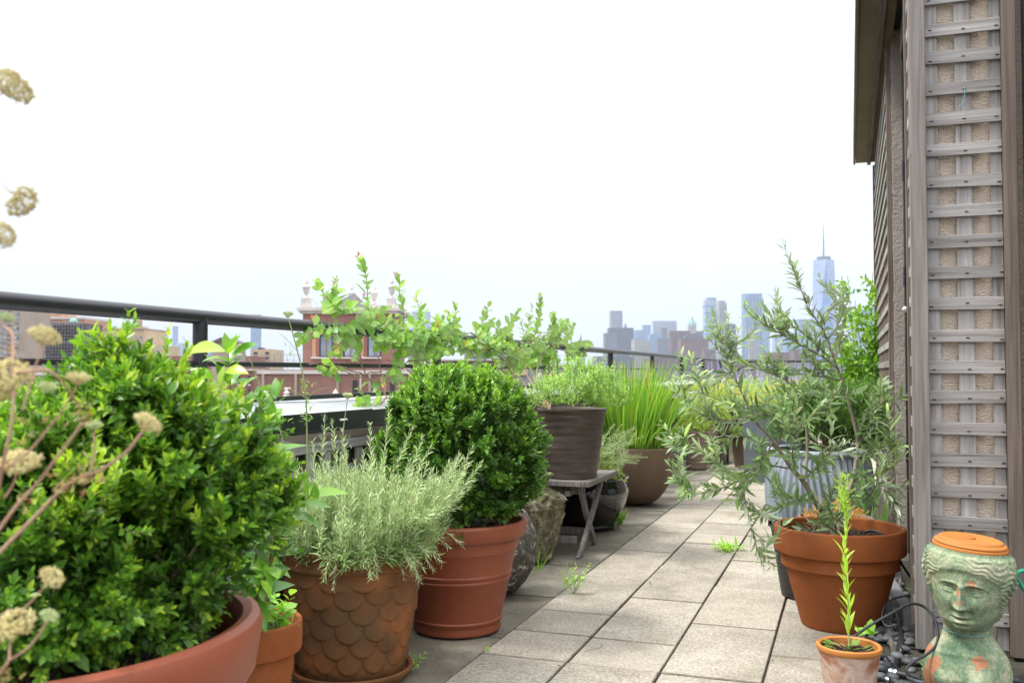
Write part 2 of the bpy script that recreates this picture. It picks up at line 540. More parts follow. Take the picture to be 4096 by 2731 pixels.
pmat('umbel_green', [(0.3, (0.34, 0.42, 0.16)), (0.7, (0.52, 0.58, 0.30))], scale=60, rough=0.9, objvar=0.1)
pmat('flower_white', [(0.3, (0.7, 0.7, 0.64)), (0.7, (0.82, 0.82, 0.78))], scale=60, rough=0.9)
pmat('flower_red', [(0.3, (0.55, 0.09, 0.09)), (0.7, (0.68, 0.18, 0.14))], scale=60, rough=0.7)
pmat('flower_purple', [(0.3, (0.33, 0.25, 0.50)), (0.7, (0.48, 0.38, 0.62))], scale=60, rough=0.9)
pmat('wire', [(0.3, (0.35, 0.30, 0.22)), (0.7, (0.45, 0.40, 0.30))], rough=0.6)
pmat('wire_blue', [(0.3, (0.12, 0.28, 0.34)), (0.7, (0.16, 0.34, 0.40))], rough=0.5)

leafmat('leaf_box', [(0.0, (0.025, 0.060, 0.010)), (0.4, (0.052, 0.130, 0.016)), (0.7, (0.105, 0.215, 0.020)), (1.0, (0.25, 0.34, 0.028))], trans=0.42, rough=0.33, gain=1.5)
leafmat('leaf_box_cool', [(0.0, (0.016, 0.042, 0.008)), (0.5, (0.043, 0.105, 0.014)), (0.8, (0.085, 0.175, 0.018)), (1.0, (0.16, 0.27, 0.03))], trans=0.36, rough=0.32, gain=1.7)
leafmat('leaf_rosemary', [(0.0, (0.11, 0.18, 0.06)), (0.5, (0.21, 0.31, 0.115)), (0.85, (0.33, 0.43, 0.20)), (1.0, (0.50, 0.57, 0.36))], trans=0.22, rough=0.45, back=(0.52, 0.58, 0.40), gain=1.45)
leafmat('leaf_olive', [(0.0, (0.07, 0.13, 0.045)), (0.5, (0.145, 0.225, 0.085)), (0.85, (0.22, 0.31, 0.125)), (1.0, (0.29, 0.42, 0.09))], trans=0.25, rough=0.34, back=(0.40, 0.46, 0.34))
leafmat('leaf_camellia', [(0.0, (0.04, 0.12, 0.02)), (0.5, (0.095, 0.225, 0.028)), (0.8, (0.17, 0.32, 0.028)), (1.0, (0.28, 0.37, 0.025))], trans=0.36, rough=0.28, spec=0.5)
leafmat('leaf_vine', [(0.0, (0.09, 0.20, 0.045)), (0.5, (0.19, 0.34, 0.07)), (0.8, (0.31, 0.44, 0.09)), (0.9, (0.46, 0.42, 0.09)), (1.0, (0.40, 0.17, 0.08))], trans=0.42, rough=0.42, back=(0.26, 0.38, 0.16))
leafmat('leaf_rose', [(0.0, (0.05, 0.13, 0.02)), (0.5, (0.13, 0.27, 0.03)), (1.0, (0.27, 0.42, 0.045))], trans=0.42, rough=0.4)
leafmat('leaf_herb', [(0.0, (0.11, 0.21, 0.05)), (0.5, (0.21, 0.35, 0.08)), (0.85, (0.34, 0.48, 0.14)), (1.0, (0.40, 0.50, 0.26))], trans=0.4, rough=0.55)
leafmat('leaf_yellow', [(0.0, (0.12, 0.21, 0.03)), (0.5, (0.22, 0.32, 0.06)), (0.85, (0.34, 0.39, 0.09)), (1.0, (0.42, 0.36, 0.10))], trans=0.4, rough=0.5)
leafmat('leaf_grass', [(0.0, (0.07, 0.20, 0.03)), (0.5, (0.15, 0.34, 0.045)), (0.85, (0.30, 0.46, 0.06)), (0.95, (0.45, 0.40, 0.08)), (1.0, (0.40, 0.12, 0.04))], trans=0.42, rough=0.45, gain=1.08)
leafmat('leaf_meadow', [(0.0, (0.15, 0.24, 0.06)), (0.5, (0.28, 0.36, 0.09)), (0.85, (0.42, 0.42, 0.13)), (1.0, (0.50, 0.34, 0.14))], trans=0.4, rough=0.6)
leafmat('leaf_yew', [(0.0, (0.014, 0.05, 0.010)), (0.5, (0.04, 0.13, 0.015)), (1.0, (0.14, 0.30, 0.02))], trans=0.25, rough=0.4)
leafmat('leaf_weed', [(0.0, (0.12, 0.25, 0.04)), (0.5, (0.22, 0.40, 0.06)), (1.0, (0.36, 0.55, 0.08))], trans=0.4, rough=0.5)
leafmat('leaf_horseweed', [(0.0, (0.27, 0.42, 0.05)), (1.0, (0.44, 0.60, 0.08))], trans=0.45, rough=0.5)
leafmat('leaf_sedum', [(0.0, (0.30, 0.32, 0.07)), (0.5, (0.46, 0.30, 0.09)), (1.0, (0.50, 0.22, 0.08))], trans=0.3, rough=0.5)
leafmat('leaf_dry', [(0.0, (0.38, 0.18, 0.11)), (0.5, (0.44, 0.29, 0.14)), (1.0, (0.46, 0.42, 0.2))], trans=0.3, rough=0.7, gain=1.0)
M = MATS


# ------------------------------------------------------------------ leaves
def leaf_geo(wr, shape=0.45, n=4, fold=0.18, curl=0.15, tip=0.03, pw=0.85):
    """unit-length leaf along +Y, face up +Z: wr = width/length, shape = where it is widest"""
    v, f = [], []
    for i in range(n + 1):
        t = i / n
        s = t ** (math.log(0.5) / math.log(shape))
        wd = wr / 2 * max(max(math.sin(math.pi * s), 0.0) ** pw, tip)
        z = -curl * t * t
        v += [[-wd, t, z + fold * wd], [0, t, z], [wd, t, z + fold * wd]]
    for i in range(n):
        a = i * 3
        f += [(a, a + 1, a + 4, a + 3), (a + 1, a + 2, a + 5, a + 4)]
    return np.array(v), np.array(f)


def leafset(wr, shape=0.45, n=4, k=4, fold=0.18, curl=0.15, pw=0.85):
    return [leaf_geo(wr * (0.88 + 0.08 * i), shape, n, fold * (0.5 + 0.4 * i), curl * (-0.3 + 0.75 * i), pw=pw) for i in range(k)]


class Fol:
    """leaf positions of one plant"""
    def __init__(s):
        s.p, s.d, s.u, s.s, s.c = [], [], [], [], []

    def add(s, p, d, u, size, c):
        p = np.atleast_2d(p)
        n = len(p)
        s.p.append(p)
        s.d.append(np.broadcast_to(d, (n, 3)))
        s.u.append(np.broadcast_to(u, (n, 3)))
        s.s.append(np.broadcast_to(size, (n,)))
        s.c.append(np.broadcast_to(c, (n,)))

    def emit(s, parent, geos, mat, nparts=300, name='leaf', rest='foliage'):
        p = np.concatenate(s.p); d = nrm(np.concatenate(s.d)); u = np.concatenate(s.u)
        sz = np.concatenate(s.s); c = np.clip(np.concatenate(s.c), 0, 1)
        x = nrm(np.cross(d, u)); z = np.cross(x, d)
        B = np.stack([x, d, z], 2)                       # columns
        N = len(p)
        var = RNG.integers(0, len(geos), N)
        dist = np.linalg.norm(p - CAMP, axis=1)
        order = np.argsort(-(sz / dist))[:0] if nparts == 0 else np.argsort(dist - 0.35 * sz / sz.mean() * 0.1)
        pick = np.zeros(N, bool)
        if N <= nparts * 1.15: pick[:] = True
        else: pick[order[:nparts]] = True
        cache = {}
        off = wloc(parent)
        for i in np.nonzero(pick)[0]:
            q = int(round(c[i] * 9))
            key = (int(var[i]), q)
            if key not in cache:
                me = bpy.data.meshes.new(name)
                gv, gf = geos[key[0]]
                me.from_pydata(gv.tolist(), [], gf.tolist())
                me.shade_smooth()
                at = me.attributes.new('rnd', 'FLOAT', 'POINT')
                at.data.foreach_set('value', np.full(len(gv), q / 9.0, np.float32))
                me.materials.append(mat)
                cache[key] = me
            o = bpy.data.objects.new(name, cache[key])
            SC.collection.objects.link(o)
            o.parent = parent
            T = np.eye(4)
            T[:3, :3] = B[i] * sz[i]
            T[:3, 3] = p[i] - off
            o.matrix_basis = Matrix(T.tolist())
        if not pick.all():
            vs, fs, cs, n0 = [], [], [], 0
            for k, (gv, gf) in enumerate(geos):
                m_ = (~pick) & (var == k)
                if not m_.any(): continue
                q = np.einsum('nij,vj->nvi', B[m_] * sz[m_][:, None, None], gv) + p[m_][:, None, :]
                nn, nv = q.shape[:2]
                vs.append(q.reshape(-1, 3))
                fs.append((gf[None] + (np.arange(nn) * nv)[:, None, None] + n0).reshape(-1, gf.shape[1]))
                cs.append(np.repeat(c[m_], nv))
                n0 += nn * nv
            return soup(rest, np.concatenate(vs) - off, np.concatenate(fs), mat, parent, np.concatenate(cs))


def soup(name, v, f, mat, parent, c=None, kind='stuff'):
    me = bpy.data.meshes.new(name)
    me.vertices.add(len(v))
    me.vertices.foreach_set('co', np.ascontiguousarray(v, np.float32).ravel())
    k = f.shape[1]
    me.loops.add(len(f) * k)
    me.loops.foreach_set('vertex_index', np.ascontiguousarray(f, np.int32).ravel())
    me.polygons.add(len(f))
    me.polygons.foreach_set('loop_start', np.arange(0, len(f) * k, k, dtype=np.int32))
    me.update(calc_edges=True)
    me.shade_smooth()
    if c is not None:
        at = me.attributes.new('rnd', 'FLOAT', 'POINT')
        at.data.foreach_set('value', np.ascontiguousarray(c, np.float32))
    me.materials.append(mat)
    o = link(bpy.data.objects.new(name, me))
    o.parent = parent
    if kind: o['kind'] = kind
    return o


def perp(d):
    d = np.asarray(d, float)
    a = np.cross(d, (0, 0, 1.0))
    bad = np.linalg.norm(a, axis=-1) < 1e-3
    if np.ndim(a) == 1:
        return nrm(a) if not bad else np.array([1.0, 0, 0])
    a[bad] = (1, 0, 0)
    return nrm(a)


def path_leaves(fo, pts, step, size, ang=0.9, start=0.1, c0=0.4, cv=0.2, ctip=0.3, pair=True, turn=1.57, droop=0.0, szv=0.25, shrink=0.5, up=0.35):
    """leaves in pairs along a shoot; new leaves at the tip are paler and smaller"""
    pts = np.asarray(pts, float)
    seg = np.linalg.norm(np.diff(pts, axis=0), axis=1)
    cum = np.concatenate([[0], np.cumsum(seg)])
    L = cum[-1]
    n = max(1, int(L * (1 - start) / step) + 1)
    s = np.clip(L * start + (np.arange(n) + RNG.uniform(-0.25, 0.25, n)) * step, 0, L * 0.9999)
    i = np.clip(np.searchsorted(cum, s, 'right') - 1, 0, len(seg) - 1)
    t = ((s - cum[i]) / (seg[i] + 1e-9))[:, None]
    p = pts[i] * (1 - t) + pts[i + 1] * t
    d = nrm(pts[i + 1] - pts[i])
    a = perp(d)
    b = np.cross(d, a)
    fr = s / L
    ph = RNG.uniform(0, 6.28) + turn * np.arange(n)
    for sg in ((0, math.pi) if pair else (0,)):
        q = (ph + sg + RNG.normal(0, 0.25, n))[:, None]
        rad = a * np.cos(q) + b * np.sin(q)
        an = (ang * (1 - 0.45 * fr) + RNG.normal(0, 0.15, n))[:, None]
        ld = d * np.cos(an) + rad * np.sin(an) + np.array([0, 0, -droop])
        un = d * np.sin(an) - rad * np.cos(an) + np.array([0, 0, up]) + RNG.normal(0, 0.15, (n, 3))
        fo.add(p, ld, un, size * np.clip(1 + RNG.normal(0, szv, n), 0.4, 1.7) * (1 - shrink * fr ** 3), c0 + RNG.normal(0, cv, n) + ctip * fr ** 2)


def G(x, y, z=0.0):
    r = _cF + _cR * (x - 2048) / F_PX - _cU * (y - 1365.5) / F_PX
    return CAMP + r * (z - CAM_H) / r[2]


# ================================================================== THE SETTING
# ---- terrace floor: dirt bed, every paver its own piece
floor = MB().box((0.4, 8.5, -0.31), (5.2, 21.0, 0.6)).build('terrace_floor', M['joint_dirt'], smooth=False)
floor['kind'] = 'structure'
_paver_cache = {}


def paver(x0, x1, y0, y1, dark, z=None):
    g = 0.0032 if not dark else 0.004
    w_, l_ = round(x1 - x0 - 2 * g, 3), round(y1 - y0 - 2 * g, 3)
    key = (w_, l_, dark)
    if key not in _paver_cache:
        me = MB().box((0, 0, 0), (w_, l_, 0.05), 0.0032).mesh('paver', smooth=False)
        me.materials.append(M['paver_dark' if dark else 'paver_light'])
        me.materials.append(M['paver_edge'])
        for pl_ in me.polygons: pl_.material_index = 0 if pl_.normal.z > 0.95 else 1
        _paver_cache[key] = me
    z = RNG.uniform(-0.004, 0.002) - (0.006 if dark else 0) if z is None else z
    tx, ty = RNG.normal(0, 0.0016, 2)
    T = np.array([[1, 0, 0], [0, 1, 0], [tx, ty, 1]])
    inst('paver', _paver_cache[key], floor, ((x0 + x1) / 2, (y0 + y1) / 2, z - 0.025), T)


def run(x0, x1, ys, dark=False):
    for a, b in zip(ys[:-1], ys[1:]): paver(x0, x1, a, b, dark)


XE = [-1.185, -0.885, -0.578, -0.263, 0.045]
run(XE[0], XE[1], [0.30, 0.96, 1.70, 2.36, 3.02, 3.335, 3.65, 4.33, 5.017, 5.67])
run(XE[1], XE[2], [0.30, 0.96, 1.70, 2.36, 3.02, 3.335, 3.975, 4.68, 5.34, 5.67])
run(XE[2], XE[3], [0.30, 1.00, 1.70, 2.36, 3.02, 3.64, 4.30, 4.925, 5.34, 5.67])
run(XE[3], XE[4], [0.30, 0.66, 1.32, 2.00, 2.66, 3.32, 3.95, 4.62, 5.30, 5.67])
for k, (a, b) in enumerate(zip(XE[:-1], XE[1:])):
    y = 5.67
    ys = [y]
    first = (0.395, 0.395, 0.395, 0.33)[k]
    ys.append(y + first)
    while ys[-1] < 18.4: ys.append(ys[-1] + (0.81 if (len(ys) == 2 and k < 2) else 0.66) - (0.33 if (k % 2 and len(ys) == 3) else 0))
    run(a, b, ys)
for x0 in (0.045, 0.36, 0.67, 0.98, 1.29, 1.6, 1.91, 2.22):       # the far part widens behind the penthouse
    run(x0, x0 + 0.305, [8.45 + 0.66 * i + (0.3 if int(x0 * 10) % 2 else 0) for i in range(16)])
for i in range(28):
    y0 = 0.62 + 0.655 * i
    paver(-1.845, -1.19, y0, y0 + 0.65, True)

# ---- pebble bed beside the penthouse
pebbles = MB().box((0.35, 3.9, -0.008), (0.62, 3.3, 0.03)).build('pebble_bed', M['joint_dirt'], smooth=False)
pebbles['kind'] = 'structure'
_pm = []
for k in range(4):
    me = MB().ball((0, 0, 0), (1, 0.72 + 0.06 * k, 0.55), 12, 7).mesh('pebble')
    me.materials.append(M['pebble'])
    _pm.append(me)
_n = 0
while _n < 290:
    x, y = RNG.uniform(0.055, 0.21), RNG.uniform(2.55, 5.1) ** 1.0
    if y < 3.45: x = RNG.uniform(0.055, 0.46)
    if y > 4.0 and RNG.random() < 0.6: continue
    r = RNG.uniform(0.012, 0.024)
    a = RNG.uniform(0, 6.28)
    c_, s_ = math.cos(a), math.sin(a)
    inst('pebble', _pm[_n % 4], pebbles, (x, y, 0.006 + 0.55 * r + RNG.uniform(0, 0.016)), np.array([[c_, -s_, 0], [s_, c_, 0.15], [RNG.normal(0, .2), 0, 1]]), r)
    _n += 1

# ---- city ground far below
gr = MB().box((0, 4000, -41), (16000, 16000, 2)).build('ground', pmat('street_level', [(0.3, (0.06, 0.06, 0.06)), (0.7, (0.12, 0.115, 0.11))], scale=0.02, rough=0.9, rand=False), smooth=False)
gr['kind'] = 'structure'
own = thing('apartment_house', 'brick block that carries the roof terrace under the paving', 'building', (0.4, 8.5, -40))
MB().box((0.4, 8.5, -20.4), (5.0, 20.8, 39.0)).build('wall', brickmat('brick_own', (0.22, 0.1, 0.07), (0.28, 0.13, 0.09), (0.3, 0.28, 0.26)), own, smooth=False)

# ---- parapet with metal coping, black fascia and wooden lattice
par = thing('parapet', 'low parapet with sheet metal coping, black fascia and grey wooden lattice behind the left pots', 'parapet', (-1.95, 8.5, 0))
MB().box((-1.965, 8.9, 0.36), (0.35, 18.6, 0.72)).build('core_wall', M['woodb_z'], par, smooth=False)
ycuts = [-0.3, 1.28, 3.26, 5.25, 7.2, 9.2, 11.2, 13.2, 15.2, 17.9]
for k, (a, b) in enumerate(zip(ycuts[:-1], ycuts[1:])):
    lift = 0.004 if k % 2 else 0.0
    y0, y1 = a - (0.03 if k % 2 else 0), b + (0.03 if k % 2 else 0)
    mb = MB()
    # sloping top sheet with a slightly buckled lap
    nx, ny = 5, 9
    v = []
    for i in range(ny):
        for j in range(nx):
            u, q = j / (nx - 1), i / (ny - 1)
            bow = 0.007 * math.sin(math.pi * q) * math.sin(math.pi * u) * (1 if k % 2 else -0.4)
            v.append([-1.752 - 0.37 * u, y0 + (y1 - y0) * q, 0.802 + lift + 0.035 * u + bow])
    f = [(i * nx + j + 1, i * nx + j, (i + 1) * nx + j, (i + 1) * nx + j + 1) for i in range(ny - 1) for j in range(nx - 1)]
    mb.add(v, f)
    mb.build('coping_sheet', M['sheet_metal'], par)
    fx = -1.748 + 0.002 * (k % 2)
    mb = MB()
    mb.box((fx, (y0 + y1) / 2, 0.772 + lift / 2), (0.004, y1 - y0, 0.060 + lift))
    mb.bar((fx + 0.003, y0, 0.743), (fx + 0.003, y1, 0.743), 0.009, 0.006)
    fas = mb.build('fascia', M['black_metal'], par, smooth=False)
    for q in (0.1, 0.5, 0.9):
        MB().ball((fx + 0.004, y0 + (y1 - y0) * q, 0.772), 0.006, 8, 5).build('bolt', M['black_metal'], fas)
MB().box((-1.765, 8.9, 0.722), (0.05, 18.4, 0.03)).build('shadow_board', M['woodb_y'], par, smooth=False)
for k in range(6):
    y0 = -0.2 + 2.0 * k
    MB().box((-1.757, y0 + 1.0, 0.688), (0.03, 1.994, 0.038), 0.002).build('top_board', M['wood_y'], par, smooth=False)
    MB().box((-1.757, y0 + 1.0, 0.06), (0.03, 1.994, 0.045), 0.002).build('bottom_board', M['wood_y'], par, smooth=False)
_sl = MB().box((0, 0, 0), (0.012, 0.042, 0.60), 0.0015).mesh('slat', smooth=False); _sl.materials.append(M['wood_z'])
_sh = MB().box((0, 0, 0), (0.012, 1.9, 0.034), 0.0015).mesh('slat', smooth=False); _sh.materials.append(M['wood_y'])
for i in range(44):
    inst('slat', _sl, par, (-1.752, 1.7 + 0.115 * i, 0.37))
for i in range(5):
    for k in range(3):
        inst('slat', _sh, par, (-1.764, 2.5 + 1.95 * k, 0.15 + 0.11 * i))

# ---- railing
ral = thing('railing', 'black pipe railing with round posts running along the terrace edge', 'railing', (-2.03, 8.0, 0.8))
XR, YE = -2.03, 17.8
MB().tube([(XR, -0.6, 1.13), (XR, 5, 1.13), (XR, 12, 1.134), (XR, YE, 1.134), ], 0.0235, 20).build('top_rail', M['rail_metal'], ral)
MB().box((XR, 8.55, 0.975), (0.017, 18.4, 0.019), 0.003).build('middle_rail', M['rail_metal'], ral, smooth=False)
MB().box((XR, 8.55, 0.8475), (0.022, 18.4, 0.019), 0.003).build('bottom_rail', M['rail_metal'], ral, smooth=False)
MB().tube([(XR, YE, 1.134), (0, YE, 1.134), (4.2, YE, 1.134)], 0.0235, 14).build('top_rail', M['rail_metal'], ral)
MB().box((1.1, YE, 0.975), (6.2, 0.017, 0.019)).build('middle_rail', M['rail_metal'], ral, smooth=False)
_post = MB().tube([(0, 0, 0.80), (0, 0, 1.128)], 0.0245, 18).mesh('post'); _post.materials.append(M['rail_metal'])
for i in range(9): inst('post', _post, ral, (XR, 2.62 - 1.91 + 1.91 * i, 0))
for i in range(4): inst('post', _post, ral, (XR + 1.5 * i, YE, 0))
MB().box((1.2, YE + 0.15, 0.40), (6.4, 0.25, 0.80)).build('parapet', M['stucco_grey'], None, smooth=False)
tag(bpy.data.objects['parapet.001'], 'low grey parapet closing the far end of the terrace', 'parapet')

# ---- penthouse on the right: stucco walls, door recess, eave
pen = thing('penthouse', 'beige stucco penthouse with overhanging eave at the right edge of the terrace', 'building', (1.6, 6, 0))
MB().box((1.37, 3.65, 1.5), (2.3, 0.222, 3.0)).build('wall', M['stucco'], pen, smooth=False)
MB().box((1.50, 6.745, 1.5), (2.56, 3.10, 3.0)).build('wall', M['stucco'], pen, smooth=False)
pier = MB()
for k in range(60):                                               # ragged stucco edge of the door reveal
    z0 = 0.05 * k
    pier.box((0.2395 + RNG.uniform(-.0016, .0016), 5.178, z0 + 0.025), (0.054 + RNG.uniform(-.0025, .0025), 0.04, 0.05))
pier.build('reveal', M['stucco_grey'], pen, smooth=False)
MB().box((0.42, 4.46, 1.5), (0.10, 1.40, 3.0)).build('recess_panel', M['dark_trim'], pen, smooth=False)
door = thing('terrace_door', 'black metal terrace door standing in the recess behind the front trellis', 'door', (0.33, 4.4, 0))
MB().box((0.285, 5.135, 1.30), (0.05, 0.045, 2.5), 0.003).build('frame', M['black_metal'], door, smooth=False)
dlf = MB().box((0.345, 4.45, 1.28), (0.035, 1.28, 2.45), 0.003).build('door_leaf', M['black_metal'], door, smooth=False)
for z in (0.55, 1.42, 1.95):
    hg = MB(); hg.tube([(0.262, 5.10, z - 0.05), (0.262, 5.10, z)], 0.008, 10); hg.tube([(0.262, 5.10, z + 0.003), (0.262, 5.10, z + 0.05)], 0.008, 10)
    hg.build('hinge', M['dark_trim'], door)
MB().box((0.247, 4.75, 1.235), (0.035, 0.03, 0.03), 0.009).build('latch', M['steel_clamp'], dlf)
MB().box((0.30, 4.45, 2.58), (0.10, 1.30, 0.12), 0.003).build('head_board', M['woodb_y'], door, smooth=False)
# eave
ev = MB(); ev.box((0.14, 6.02, 2.655), (0.16, 4.36, 0.02)); ev.build('soffit', M['soffit'], pen, smooth=False)
MB().box((0.052, 6.02, 2.66), (0.012, 4.38, 0.05), 0.002).build('fascia', M['soffit'], pen, smooth=False)
MB().box((0.044, 6.02, 2.72), (0.006, 4.36, 0.17)).build('gutter', M['black_metal'], pen, smooth=False)
MB().box((1.5, 6.02, 2.86), (2.9, 4.40, 0.35)).build('roof', M['dark_trim'], pen, smooth=False)
MB().box((0.16, 6.0, 2.628), (0.028, 4.3, 0.03), 0.002).build('eave_board', M['woodb_y'], pen, smooth=False)
MB().box((0.75, 3.50, 1.4), (0.40, 0.06, 2.8)).build('corner_trim', M['dark_trim'], pen, smooth=False)

# ---- front trellis (faces the camera)
tre = thing('wood_trellis', 'weathered grey wooden trellis panel on the beige wall facing the viewer', 'trellis', (0.36, 3.5, 0))
TY = 3.5
MB().box((0.225, TY + 0.012, 1.33), (0.052, 0.06, 2.62), 0.003).build('post', M['wood_post'], tre, smooth=False)
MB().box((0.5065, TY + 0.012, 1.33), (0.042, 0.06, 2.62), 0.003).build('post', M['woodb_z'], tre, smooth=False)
for x0, x1 in ((0.2525, 0.291), (0.345, 0.395), (0.450, 0.4845)):
    MB().box(((x0 + x1) / 2, TY + 0.027, 1.33), (x1 - x0, 0.009, 2.6), 0.001).build('slat', M['wood_z'], tre, smooth=False)
_nail = MB().ball((0, 0, 0), 0.0035, 6, 4).mesh('nail'); _nail.materials.append(M['dark_trim'])
for k in range(-7, 18):
    z = 0.758 + 0.1048 * k + RNG.normal(0, 0.002)
    if z < 0.05: continue
    MM = np.eye(3); tl = RNG.normal(0, 0.012); MM[2, 0] = tl
    s_ = MB(); s_.box((0, 0, 0), (0.2325, 0.010, 0.0425 + RNG.normal(0, 0.0012)), 0.0012, M=MM)
    me = s_.mesh('slat', smooth=False); me.materials.append(M['wood_x'])
    sl_ = inst('slat', me, tre, (0.3685, TY + 0.015, z))
    for x in (0.268, 0.372, 0.474): inst('nail', _nail, sl_, (x + RNG.normal(0, .002), TY + 0.0095, z - 0.006 + RNG.normal(0, .003)), np.diag([2.0, 0.4, 0.7]))
# return of the trellis round the corner
MB().box((0.2035, 3.672, 1.34), (0.019, 0.04, 2.56), 0.002).build('post', M['woodb_z'], tre, smooth=False)
_rs = MB().box((0, 0, 0), (0.008, 0.13, 0.037), 0.001).mesh('slat', smooth=False); _rs.materials.append(M['wood_y'])
for k in range(-6, 18): inst('slat', _rs, tre, (0.2045, 3.595, 0.775 + 0.1048 * k))
MB().tube(spline([(0.372, TY + .008, 1.915), (0.374, TY + .004, 1.89), (0.371, TY + .006, 1.862), (0.355, TY - .004, 1.84)], 4), 0.0012, 5).build('wire_tie', M['wire_blue'], tre)

# ---- second trellis (along the side wall)
tr2 = thing('wood_trellis', 'dark weathered trellis on the side wall seen at a steep angle under the eave', 'trellis', (0.2, 6.7, 0))
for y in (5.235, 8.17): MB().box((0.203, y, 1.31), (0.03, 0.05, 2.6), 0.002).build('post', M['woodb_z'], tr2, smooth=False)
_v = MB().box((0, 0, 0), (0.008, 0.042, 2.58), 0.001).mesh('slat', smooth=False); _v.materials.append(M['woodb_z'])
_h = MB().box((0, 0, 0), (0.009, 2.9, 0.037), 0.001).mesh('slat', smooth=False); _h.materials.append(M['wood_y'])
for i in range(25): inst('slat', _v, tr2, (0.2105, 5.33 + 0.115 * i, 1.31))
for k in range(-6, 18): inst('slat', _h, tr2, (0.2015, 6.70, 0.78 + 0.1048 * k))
MB().bar((0.11, 4.75, 0.045), (0.195, 3.74, 0.045), 0.045, 0.075, ch=0.003).build('edging_plank', pmat('grey_plank', [(0.3, (0.13, 0.135, 0.14)), (0.7, (0.18, 0.185, 0.19))], stretch=(20, 1, 20), rough=0.8), None, smooth=False)
bpy.data.objects['edging_plank'].location.z = 0.0
tag(bpy.data.objects['edging_plank'], 'grey plank lying along the wall behind the olive pot', 'plank')


# ================================================================== POTS
def pot(name, label, xy, z0, body, rim, mat, soil_r, soil_z, n=56, cat='pot', soilmat='soil', fn=None, rimmat=None, group=None, rimfn=None):
    t = thing(name, label, cat, (xy[0], xy[1], z0), group)
    c = (xy[0], xy[1], z0)
    MB().lathe(body, c, n, fn, cap0=True).build('body', M[mat], t)
    if rim: MB().lathe(rim, c, n, rimfn).build('rim', M[rimmat or mat], t)
    if soil_r:
        rr = np.linspace(0.002, soil_r, 9)
        mb = MB()
        ph = RNG.uniform(0, 6)
        mb.lathe([(r, soil_z) for r in rr[::-1]], c, 28, None)
        v = mb.v[0]
        v[:, 2] += RNG.normal(0, 0.004, len(v)) + 0.006 * np.sin(v[:, 0] * 30 + ph) * np.cos(v[:, 1] * 26)
        mb.build('soil', M[soilmat], t)
    return t


def flange(r, z0, z1, th=0.014, rd=0.006):
    """rim band: outer face r at top z1 to z0, rolled over to the inside"""
    k = []
    k.append((r - 0.03, z0 - 0.001)); k.append((r - 0.008, z0)); k.append((r - 0.002, z0 + 0.004)); k.append((r, z0 + 0.012))
    for a in np.linspace(0, math.pi, 7): k.append((r - th / 2 + (th / 2) * math.cos(a), z1 - th / 2 + (th / 2) * math.sin(a)))
    k.append((r - th - 0.004, z0 + 0.01)); k.append((r - th - 0.008, z0 - 0.05))
    return k


def chips(parent, xy, z, r, n, mat='bark_chip', s=0.007):
    mb = MB()
    for i in range(n):
        a, q = RNG.uniform(0, 6.28), r * math.sqrt(RNG.random())
        b = RNG.uniform(0, 3.14)
        mb.box((xy[0] + q * math.cos(a), xy[1] + q * math.sin(a), z + RNG.uniform(0.002, 0.008)), (s * RNG.uniform(0.6, 2.2), s * RNG.uniform(.4, .8), s * 0.35), rz=b)
    o = mb.build('bark_chips', M[mat], parent, smooth=False, kind='stuff')


# 1 big near pot at the lower left
B1 = (-1.212, 1.154)
p1 = pot('planter_pot', 'huge round terracotta coloured pot cut off by the lower left corner', B1, 0,
         [(0.20, 0), (0.225, 0.02), (0.30, 0.40), (0.315, 0.46), (0.30, 0.465), (0.295, 0.44), (0.28, 0.40)],
         [(0.315, 0.455), (0.337, 0.462), (0.345, 0.475), (0.352, 0.52), (0.355, 0.543), (0.350, 0.556), (0.338, 0.562), (0.324, 0.558), (0.315, 0.545), (0.305, 0.50), (0.295, 0.44)],
         'plastic_terracotta', 0.30, 0.495, n=96)
chips(p1, B1, 0.497, 0.29, 500)
# 2 plain red pot with second boxwood
B2 = (-1.387, 3.29)
ridge = lambda z: [(0, z - .012), (0.005, z - .006), (0.001, z), (0.005, z + .006), (0, z + .012)]
bd = [(0.150, 0), (0.160, 0.004), (0.163, 0.014), (0.160, 0.026)]
def rad2(z): return 0.155 + (0.228 - 0.155) * (z / 0.34)
for zz in (0.045, 0.195, 0.215):
    bd += [(rad2(z) + d, z) for d, z in ((0, zz - .009), (0.0045, zz - .004), (0.0045, zz + .003), (0, zz + .008))]
bd += [(rad2(0.32), 0.32), (rad2(.333) + .004, 0.328), (rad2(.34) + .004, 0.336), (rad2(0.345), 0.345)]
pot('planter_pot', 'smooth brick red pot with ringed ridges holding the dark round boxwood', B2, 0, bd,
    [(0.231, 0.344), (0.249, 0.347), (0.256, 0.356), (0.262, 0.385), (0.264, 0.397), (0.259, 0.405), (0.249, 0.407), (0.240, 0.403), (0.236, 0.39), (0.225, 0.30)], 'plastic_terracotta', 0.226, 0.372, n=80)

# 3 old terracotta pot with scale pattern, on a saucer
B3 = (-1.477, 2.66)
NA, NC = 280, 14
zs = np.linspace(0.0, 0.335, 110)
prof3 = [(0.158 + 0.056 * (z / 0.335) ** 0.85, z) for z in zs]


